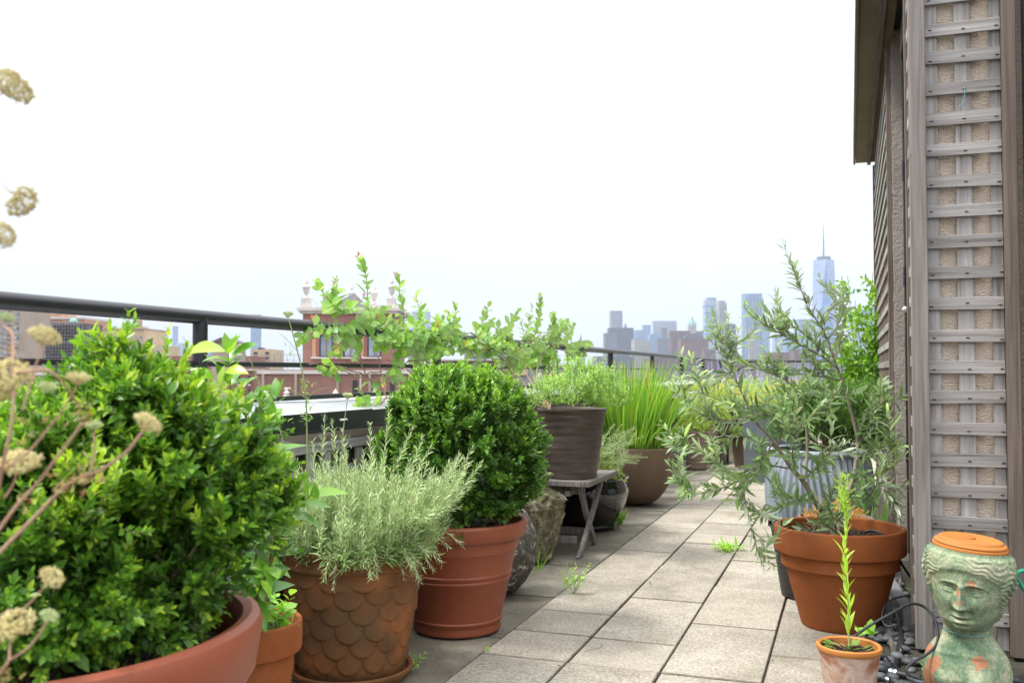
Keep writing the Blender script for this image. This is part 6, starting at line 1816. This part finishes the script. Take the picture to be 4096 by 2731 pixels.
MB().lathe([(1.45, 0), (1.4, .5), (1.15, 1.1), (.7, 1.55), (.15, 1.75), (.08, 2.6), (.02, 3.6)], b.at(274, 1292, -3), 20, cap0=True).build('dome', M['copper_green'], b.t)
b.box('drum', 258, 290, 1286, 'scaffold_steel', depth=6, y1=1296)
for x in A(205, 334, 11.5): b.box('pole', x - .7, x + .7, 1280 + RNG.uniform(-6, 10), 'scaffold_steel', depth=.3, off=1.0)
for x in A(186, 356, 12): b.box('pole', x - .6, x + .6, 1358 + RNG.uniform(-4, 8), 'scaffold_steel', depth=.3, off=2.4)
for y in A(1300, 1580, 13): b.box('plank', 204, 333, y, 'scaffold_steel', depth=1.2, y1=y + 1.6, off=1.4)
for y in A(1368, 1580, 13): b.box('plank', 184, 354, y + 5, 'scaffold_steel', depth=1.2, y1=y + 7, off=2.8)
b = Bld('apartment_house', 'tan stepped apartment house with a small roof cupola', 413, 575, 1313, 270, 18, 'tan_brick')
b.box('wing', 575, 641, 1381, 'tan_brick', depth=16); b.box('wing', 354, 413, 1376, 'taupe_brick', depth=16)
b.box('parapet', 412, 576, 1312, 'taupe_brick', depth=18.6, y1=1318, off=.3)
b.box('attic', 505, 548, 1303, 'tan_brick', depth=8, y1=1314)
MB().lathe([(1.0, 0), (1.0, 1.6), (1.2, 1.7), (.9, 2.1), (.3, 2.6), (.02, 3.0)], b.at(530, 1304, -4), 14, cap0=True).build('cupola', M['taupe_brick'], b.t)
b.windows([437, 520, 543, 562], A(1349, 1372, 22), 7, 10, 'pane', 'pale_stone'); b.windows([437, 455, 480, 505, 520, 543, 562], A(1395, 1570, 19), 7, 8, 'pane', 'pale_stone'); b.windows([583, 604, 626], A(1396, 1570, 19), 9, 8, 'pane', 'pale_stone'); b.windows([365, 382, 399], A(1392, 1570, 19), 7, 8, 'pane')
for nm, lab, x0, x1, yt, D, mt in (('skyscraper', 'slim dark blue skyscraper far off beside the first railing post', 689, 709, 1304, 3300, 'glass_blue'), ('office_block', 'pale blue office block before the slim dark tower', 699, 737, 1372, 3000, 'glass_pale'),
                                  ('office_block', 'low pale blue block left of the slim tower', 668, 692, 1400, 3400, 'glass_pale'), ('skyscraper', 'blue glass tower rising above the beige block left of the urn tower', 1002, 1043, 1257, 2600, 'glass_blue'),
                                  ('office_block', 'small bluish office block low beside the tan house', 638, 660, 1410, 1500, 'glass_blue'), ('office_block', 'blue sliver block right of the first post', 832, 846, 1392, 2400, 'glass_blue'), ('office_block', 'pale grey far block right of the vine', 1870, 1958, 1381, 900, 'stone_grey'),
                                  ('office_block', 'cream far block seen through the vine stems', 1985, 2040, 1405, 1000, 'stone_cream'), ('office_block', 'glassy pale block left of the table herbs', 2060, 2150, 1420, 1300, 'glass_pale'), ('office_block', 'cream block right of the urn tower', 1640, 1720, 1335, 420, 'stone_cream'), ('office_block', 'pale high block just behind the cornice of the urn tower', 1650, 1722, 1245, 2900, 'glass_pale')):
    b = Bld(nm, lab, x0, x1, yt, D, (x1 - x0) * D / F_PX * .8, mt, rot=R(14))
b = Bld('office_block', 'far church like spire tower above the railing behind the herbs', 2308, 2340, 1415, 3000, 24, 'stone_grey'); b.box('tower', 2316, 2332, 1372, 'stone_grey', depth=12); MB().lathe([(6, 0), (3, 14), (.3, 30)], b.at(2324, 1372, -6), 8).build('spire', M['stone_grey'], b.t)
b = Bld('brick_house', 'brown brick house with gabled top floor behind the glossy shrub', 846, 922, 1368, 160, 9, 'taupe_brick')
b.windows([858, 864, 870, 900, 906], [1388], 4, 15, 'pale_stone')
rf = MB(); p0, p1, p2 = b.at(842, 1368, .3), b.at(926, 1368, .3), b.at(884, 1349, .3); bk_ = -b.f * 9.5
rf.add([p0, p1, p2, p0 + bk_, p1 + bk_, p2 + bk_], [(0, 1, 2), (3, 5, 4), (0, 2, 5, 3), (1, 4, 5, 2), (0, 3, 4, 1)]); rf.build('roof', M['slate'], b.t, smooth=False)
b = Bld('brick_house', 'long low brown brick row between the posts', 640, 1000, 1424, 190, 12, 'red_brick_far'); b.windows(list(A(655, 990, 24)), [1445, 1475, 1505, 1535], 8, 12, 'pane', 'pale_stone'); b.box('bulkhead', 735, 770, 1408, 'taupe_brick', depth=4, y1=1426)
b = Bld('brick_house', 'beige block with dark windows below the blue glass tower', 1003, 1083, 1396, 210, 12, 'tan_brick'); b.windows([1022, 1068], [1413, 1433, 1455, 1478], 14, 10, 'dark_opening', 'pale_stone'); b.box('tank', 1032, 1046, 1390, 'dark_opening', depth=3, y1=1397)
b = Bld('brick_house', 'red brick house front with arched dark windows under the middle rail', 905, 1020, 1480, 105, 8, 'red_brick_far'); b.windows([958, 1000], [1520, 1570], 9, 30, 'dark_opening', 'pale_stone'); b.box('cornice', 903, 1022, 1476, 'pale_stone', depth=8.4, y1=1482, off=.2)
b = Bld('brick_house', 'row of brick houses low at the far left below the middle rail', -80, 330, 1500, 240, 14, 'red_brick_far'); b.windows(list(A(-60, 320, 19)), [1520, 1550, 1580], 8, 13, 'pane', 'pale_stone'); b.box('roof_shed', 90, 180, 1488, 'pale_stone', depth=5, y1=1501); b.box('roof_tank', 30, 60, 1480, 'stone_grey', depth=4, y1=1501)
b = Bld('brick_house', 'grey low roofs below the middle rail left of the first post', 560, 770, 1500, 230, 12, 'stone_cream'); b.windows(list(A(575, 760, 22)), [1525, 1560], 9, 12, 'pane'); b.box('roof_shed', 640, 700, 1488, 'pale_stone', depth=5, y1=1501)

# ---- brick belvedere with urns
D = 60.0
b = Bld('urn_tower', 'red brick roof tower with stone cornice and urn finials behind the vine', 1210, 1578, 1253, D, 5.6, 'brick_urn')
b.box('cornice', 1189, 1599, 1230, 'pale_stone', depth=6.2, y1=1243, off=.32); b.box('cornice_moulding', 1198, 1590, 1243.2, 'pale_stone', depth=5.9, y1=1254, off=.17)
for (xa, xb) in ((1250, 1330), (1346, 1426), (1442, 1522)):
    b.box('window_opening', xa, xb, 1340, 'dark_opening', depth=.1, y1=1428, off=.04)
    b.box('shutter', xa - 1, xa + 14, 1338, 'orange_brick', depth=.14, y1=1428, off=.09); b.box('shutter', xa + 15, xa + 28, 1340, 'red_brick_far', depth=.14, y1=1428, off=.10)
    b.box('window', xa + 34, xb - 3, 1345, 'pane', depth=.12, y1=1424, off=.09); b.box('sill', xa - 5, xb + 5, 1428, 'pale_stone', depth=.3, y1=1434, off=.2)
    b.box('mullion', (xa + xb) / 2 + 15, (xa + xb) / 2 + 18, 1345, 'red_brick_far', depth=.16, y1=1424, off=.13)
MB().ball(b.at(1324, 1434, .15), .09, 10, 6).build('wall_lamp', M['orange_terracotta'], b.t)
URN = [(.16, 0), (.17, .06), (.09, .12), (.07, .22), (.10, .28), (.17, .40), (.22, .62), (.24, .78), (.31, .82), (.31, .90), (.26, .94), (.22, 1.02), (.12, 1.06), (.08, 1.12), (.13, 1.18), (.13, 1.26), (.07, 1.32), (.03, 1.42), (.02, 1.50)]
for x, off in ((1217, -.15), (1447, -5.0), (1562, -.15), (1348, -5.0)):
    b.box('pedestal', x - 18 + (off < -1) * 4, x + 18 - (off < -1) * 4, 1191, 'pale_stone', depth=.55, y1=1230, off=off); sc_ = .84 if off > -1 else .86
    MB().lathe([(r * sc_ * 1.1, z * sc_) for r, z in URN], b.at(x, 1191, off - .3), 20, cap0=True).build('urn', M['pale_stone'], b.t)
    MB().box(b.at(x, 1191, off - .3) + np.array([0, 0, 1.36 * sc_]), (.26, .07, .07)).build('finial_cross', M['pale_stone'], b.t, smooth=False)
p0, p1, p2 = b.at(1280, 1224, -1.2), b.at(1445, 1224, -1.2), b.at(1392, 1160, -2.4); p3, p4 = b.at(1280, 1224, -4.4), b.at(1445, 1224, -4.4)
MB().add([p0, p1, p4, p3, p2], [(0, 1, 4), (1, 2, 4), (2, 3, 4), (3, 0, 4), (3, 2, 1, 0)]).build('roof', M['slate'], b.t, smooth=False)
b.box('chimney', 1264, 1282, 1165, 'taupe_brick', depth=.6, y1=1230, off=-2)
for (xa, ya, xb, yb) in ((1235, 1190, 1262, 1232), (1550, 1200, 1520, 1232), (1470, 1170, 1500, 1230)): MB().tube([b.at(xa, ya, -1), b.at(xb, yb, -1)], .012, 5).build('stay_wire', M['scaffold_steel'], b.t)
MB().add([b.at(1255, 1226, -1.5), b.at(1292, 1226, -1.5), b.at(1276, 1196, -1.7), b.at(1262, 1226, -2.2)], [(0, 1, 2), (1, 3, 2), (3, 0, 2)]).build('copper_flashing', M['copper_green'], b.t, smooth=False)
b = Bld('brick_house', 'long red brick facade with stone band under the urn tower', 1030, 1760, 1478, 57, 3.0, 'brick_urn')
b.box('stone_band', 1028, 1762, 1481, 'pale_stone', depth=3.2, y1=1495, off=.1)
for x in (1055, 1185, 1352, 1480, 1640): b.box('pilaster', x - 5, x + 5, 1496, 'taupe_brick', depth=.3, y1=1700, off=.18)
for x in (1062, 1150, 1345, 1500, 1600):
    MB().lathe([(.06, 0), (.2, .08), (.24, .25), (.12, .36), (.2, .44), (.08, .55), (.03, .7)], b.at(x, 1600, .16), 12, cap0=True).build('stone_relief', M['pale_stone'], b.t)
for x in (1110, 1240, 1420, 1570): b.box('window', x - 9, x + 9, 1520, 'dark_opening', depth=.1, y1=1580, off=.06) if x > 1300 else None
for y in (1545, 1560, 1575): b.box('louvre', 1690, 1745, y - 40, 'taupe_brick', depth=.2, y1=y - 32, off=.12)
MB().tube([b.at(1445, 1500, .25), b.at(1445, 1640, .25)], .05, 8).build('drain_pipe', M['pale_stone'], b.t)
b = Bld('roof_fence', 'thin grey roof railing left of the urn tower', 1045, 1205, 1418, 70, .2, None, cat='railing', zb=0)
for x in A(1045, 1206, 26): MB().tube([b.at(x, 1480), b.at(x, 1418)], .02, 5).build('post', M['scaffold_steel'], b.t)
for y in (1418, 1440): MB().tube([b.at(1045, y), b.at(1125, y), b.at(1206, y)], .018, 5).build('rail', M['scaffold_steel'], b.t)
b = Bld('brick_house', 'pinkish brick house right of the second post behind the vine', 1760, 1990, 1440, 110, 6, 'brown_far'); b.box('cornice', 1758, 1992, 1436, 'pale_stone', depth=6.2, y1=1442, off=.1); b.windows([1790, 1830, 1870, 1910, 1950], [1465, 1500, 1535], 12, 18, 'pane')
b = Bld('brick_house', 'low pale roofs behind the herb pot', 1990, 2420, 1462, 260, 12, 'stone_cream'); b.box('billboard', 2060, 2110, 1475, 'tan_brick', depth=1, y1=1500, off=.8)

# ---- downtown skyline, two to four kilometres off (columns measured in the photograph)
q5x = lambda x: 2350 + x / 2.138
q5y = lambda y: 850 + y / 2.138
SKY = [('skyscraper', 'grey striped tower standing behind the dark slab at the left of the skyline', 203, 303, 838, 3300, 'steel_stripe'), ('office_block', 'broad dark grey slab at the left end of the skyline', 185, 395, 985, 2700, 'stone_dark'), ('office_block', 'grey front block joined to the dark slab', 152, 258, 1030, 2650, 'stone_grey'),
       ('office_block', 'cream stepped office block right of the dark slab', 400, 545, 1092, 2500, 'stone_cream'), ('skyscraper', 'low blue grey tower behind the cream block', 408, 482, 1005, 3300, 'glass_blue'), ('skyscraper', 'blue tower with slanted top left of the wide pale slab', 478, 542, 960, 3400, 'glass_blue'),
       ('skyscraper', 'wide pale glass slab with vertical lines', 565, 765, 925, 3500, 'glass_pale'), ('office_block', 'blue grey mid height block below the wide pale slab', 535, 645, 1040, 2900, 'glass_blue'), ('office_block', 'narrow grey tower before the wide pale slab', 638, 684, 985, 3000, 'stone_grey'), ('office_block', 'wide pale base block under the narrow grey tower', 600, 720, 1075, 2800, 'stone_grey'),
       ('office_block', 'brown ribbed slab left of the green spire', 713, 880, 1010, 2400, 'brown_far'), ('office_block', 'big red brick building with stepped roof', 800, 1036, 1080, 2100, 'brick_far'), ('office_block', 'low brown block at the foot of the jagged tower', 1000, 1100, 1170, 2000, 'brown_far'), ('office_block', 'dark roofed block right of the green spire', 930, 1012, 1012, 3200, 'stone_dark'),
       ('skyscraper', 'slim beige tower right of the jagged glass tower', 1128, 1196, 772, 3000, 'stone_beige'), ('skyscraper', 'short dark blue glass tower', 1203, 1273, 953, 2700, 'glass_dark'), ('skyscraper', 'wide blue glass tower with white vertical lines', 1347, 1500, 695, 2700, 'glass_blue'), ('skyscraper', 'very pale tower tucked behind the wide blue one', 1495, 1541, 785, 3600, 'glass_pale'),
       ('office_block', 'pinkish stone tower before the wide blue glass tower', 1388, 1452, 990, 2400, 'stone_beige'), ('skyscraper', 'blue tower behind the olive twigs', 1450, 1562, 960, 3300, 'glass_blue'), ('skyscraper', 'small blue white tower in the gap of the skyline', 1603, 1690, 1055, 2600, 'glass_pale'), ('skyscraper', 'blue grey tower left of the tallest tower', 1700, 1812, 1030, 2500, 'glass_blue'),
       ('skyscraper', 'taller blue tower touching the tallest tower', 1810, 1932, 912, 3000, 'glass_blue'), ('office_block', 'low brown brick block below the tallest tower', 1768, 1962, 1170, 1700, 'brown_far'), ('office_block', 'low reddish block behind the olive leaves', 1540, 1770, 1195, 1800, 'brick_far'), ('office_block', 'pale block at the foot of the slanted tower', 2120, 2290, 1150, 2300, 'glass_pale'),
       ('office_block', 'low pink block below the pale cream block', 380, 560, 1185, 1900, 'stone_beige'), ('office_block', 'low grey violet block behind the tall grass', 60, 400, 1230, 1600, 'stone_grey'), ('office_block', 'long low brown roofs behind the lavender spikes', 540, 1100, 1240, 1500, 'brown_far'), ('office_block', 'long low brown roofs behind the olive branches', 1080, 1600, 1255, 1500, 'brown_far'), ('office_block', 'low blue grey roofs under the slanted tower', 1900, 2500, 1255, 1500, 'stone_grey')]
BL = {}
for nm, lab, x0, x1, yt, D, mt in SKY:
    X0, X1 = q5x(x0), q5x(x1)
    BL[lab] = Bld(nm, lab, X0, X1, q5y(yt), D, (X1 - X0) * D / F_PX * .7, mt, rot=R(0) if (X1 - X0) > 70 else R(8))
b = BL['wide blue glass tower with white vertical lines']
for k in range(6): b.box('fin', q5x(1352 + 28.5 * k), q5x(1355.5 + 28.5 * k), q5y(698), 'glass_pale', depth=3, off=2.5)
b.box('crown', q5x(1346), q5x(1501), q5y(690), 'glass_blue', depth=b.d * .9, y1=q5y(696), off=-4)
b = BL['slim beige tower right of the jagged glass tower']; b.box('crown', q5x(1133), q5x(1185), q5y(752), 'stone_beige', depth=18, y1=q5y(775), off=-3)
for k in range(4): b.box('pier', q5x(1130 + 20 * k), q5x(1135 + 20 * k), q5y(770), 'stone_cream', depth=3, off=2)
b = BL['wide pale glass slab with vertical lines']
for k in range(9): b.box('fin', q5x(568 + 24 * k), q5x(573 + 24 * k), q5y(928), 'stone_cream', depth=4, off=3)
b = BL['brown ribbed slab left of the green spire']
for k in range(7): b.box('rib', q5x(722 + 23 * k), q5x(731 + 23 * k), q5y(1012), 'brick_far', depth=3, off=2.5)
b = BL['big red brick building with stepped roof']; b.box('upper_step', q5x(838), q5x(1000), q5y(1050), 'slate', depth=20, y1=q5y(1082), off=-8); b.box('upper_step', q5x(866), q5x(965), q5y(1032), 'slate', depth=14, y1=q5y(1052), off=-12); b.box('roof_band', q5x(798), q5x(1038), q5y(1078), 'slate', depth=b.d + 2, y1=q5y(1086), off=1)
b = BL['cream stepped office block right of the dark slab']; b.box('upper_step', q5x(405), q5x(505), q5y(1078), 'stone_cream', depth=18, y1=q5y(1095), off=-6)
# green-roofed gothic tower
b = Bld('gothic_tower', 'stone tower with pointed green copper roof', q5x(873), q5x(932), q5y(960), 3100, 30, 'stone_cream'); MB().lathe([(13, 0), (10.5, 6), (6, 17), (2, 28), (.3, 33)], b.at(q5x(902), q5y(962), -12), 4).build('spire', M['copper_green'], b.t, smooth=False)
for x in (876, 929): b.box('pinnacle', q5x(x - 4), q5x(x + 4), q5y(938), 'stone_cream', depth=5, y1=q5y(965))
b = Bld('gothic_tower', 'thin pointed spire beside the striped tower', q5x(312), q5x(346), q5y(985), 3400, 18, 'stone_grey'); MB().lathe([(8, 0), (4, 10), (.3, 20)], b.at(q5x(328), q5y(985), -8), 6).build('spire', M['stone_grey'], b.t, smooth=False)
# tower of stacked, shifted glass boxes
b = Bld('jagged_tower', 'jagged glass tower of shifted stacked boxes', q5x(1012), q5x(1112), q5y(1060), 2900, 38, 'glass_pale')
ys = [725, 745, 790, 812, 850, 872, 905, 935, 965, 1000, 1030, 1062]
for k in range(len(ys) - 1):
    jl, jr = RNG.uniform(-7, 5), RNG.uniform(-5, 8)
    b.box('storey_box', q5x((1030 if k == 0 else 1013) + jl), q5x((1100 if k == 0 else 1110) + jr), q5y(ys[k]), 'glass_pale' if k % 2 else 'glass_blue', depth=36 + RNG.uniform(-6, 6), y1=q5y(ys[k + 1]), off=RNG.uniform(-2, 3))
# tallest tower: square base turning into a rotated square top, with mast
tw = thing('tallest_tower', 'tallest glass tower with chamfered facets and a thin mast', 'skyscraper', tuple(P(3299, HZY, 3300) * np.array([1, 1, 0]) + np.array([0, 0, -39.9])))
kk = 3300 / F_PX
c = P(q5x(2030), HZY, 3300); c[2] = 0
u = _cR; fv = np.array([_cR[1], -_cR[0], 0])
zt, zb2 = CAM_H + (HZY - q5y(405)) * kk, 20.0
hb, ht = 91 * kk / 2.138, 86 * kk / 2.138 * 1.0
ang = R(6)
bs = [c + hb * 1.42 * (u * math.cos(R(45 + 90 * i) + ang) + fv * math.sin(R(45 + 90 * i) + ang)) + np.array([0, 0, zb2]) for i in range(4)]
tp = [c + ht * 1.0 * (u * math.cos(R(90 * i) + ang + R(90)) + fv * math.sin(R(90 * i) + ang + R(90))) + np.array([0, 0, zt]) for i in range(4)]
M['facet_a'] = M['glass_violet']; gridmat('facet_b', (0.10, 0.20, 0.42), (0.08, 0.18, 0.40), 60, 9, .25, .25)
for i in range(4):
    j = (i + 1) % 4
    MB().add([bs[i], bs[j], tp[i]], [(0, 1, 2)]).build('facet', M['facet_b'] if i % 2 == 0 else M['facet_a'], tw, smooth=False)
    MB().add([tp[i], bs[j], tp[j]], [(0, 1, 2)]).build('facet', M['glass_violet'], tw, smooth=False)
    MB().tube([bs[j], tp[i]], .9, 4).build('edge', M['glass_pale'], tw); MB().tube([bs[j], tp[j]], .9, 4).build('edge', M['glass_pale'], tw)
MB().add(tp, [(0, 1, 2, 3)]).build('roof', M['stone_grey'], tw, smooth=False)
MB().lathe([(hb * 1.35, -39.9), (hb * 1.38, zb2)], c, 4, M=np.stack([nrm(u + fv), nrm(fv - u), [0, 0, 1]], 1)).build('podium', M['glass_pale'], tw, smooth=False)
MB().lathe([(ht * .66, 0), (ht * .68, 2), (ht * .68, 11), (ht * .6, 12), (ht * .3, 12)], c + np.array([0, 0, zt]), 28, cap0=True).build('ring', M['stone_grey'], tw)
MB().tube([c + np.array([0, 0, zt]), c + np.array([0, 0, zt + 40]), c + np.array([0, 0, zt + 75]), c + np.array([0, 0, CAM_H + (HZY - q5y(95)) * kk])], [3.2, 2.6, 2.2, .7], 8).build('mast', M['stone_grey'], tw)
for i in range(3): MB().tube([c + np.array([0, 0, zt + 45]), c + ht * .6 * (u * math.cos(2.1 * i) + fv * math.sin(2.1 * i)) + np.array([0, 0, zt + 10])], .45, 4).build('stay_cable', M['stone_grey'], tw)
# slanted-top glass tower half hidden by the rose
b = Bld('skyscraper', 'pale glass tower with slanted top behind the climbing rose', q5x(2275), q5x(2475), q5y(860), 2600, 50, 'glass_pale'); p = [b.at(q5x(2275), q5y(846), 0), b.at(q5x(2475), q5y(800), 0)]
bb_ = [q - b.f * 50 for q in p]; lo = [b.at(q5x(2275), q5y(861), 0), b.at(q5x(2475), q5y(861), 0)]; lb = [q - b.f * 50 for q in lo]
MB().add(lo + p[::-1] + lb + bb_[::-1], [(0, 1, 2, 3), (5, 4, 7, 6), (3, 2, 6, 7), (0, 3, 7, 4), (1, 5, 6, 2)]).build('crown', M['glass_blue'], b.t, smooth=False)

# ================================================================== HAZE
hz = MB().box((0, 3900, 270), (9000, 9000, 622)).build('haze', bpy.data.materials.new('haze_air'), None, smooth=False)
hm = hz.data.materials[0]
hm.use_nodes = True
ht_ = hm.node_tree
ht_.nodes.clear()
ho = ht_.nodes.new('ShaderNodeOutputMaterial')
hv_ = ht_.nodes.new('ShaderNodeVolumePrincipled')
hv_.inputs['Color'].default_value = (0.61, 0.685, 0.81, 1)
hv_.inputs['Density'].default_value = 0.00011
hv_.inputs['Anisotropy'].default_value = 0.1
ht_.links.new(hv_.outputs[0], ho.inputs['Volume'])
hz['kind'] = 'stuff'
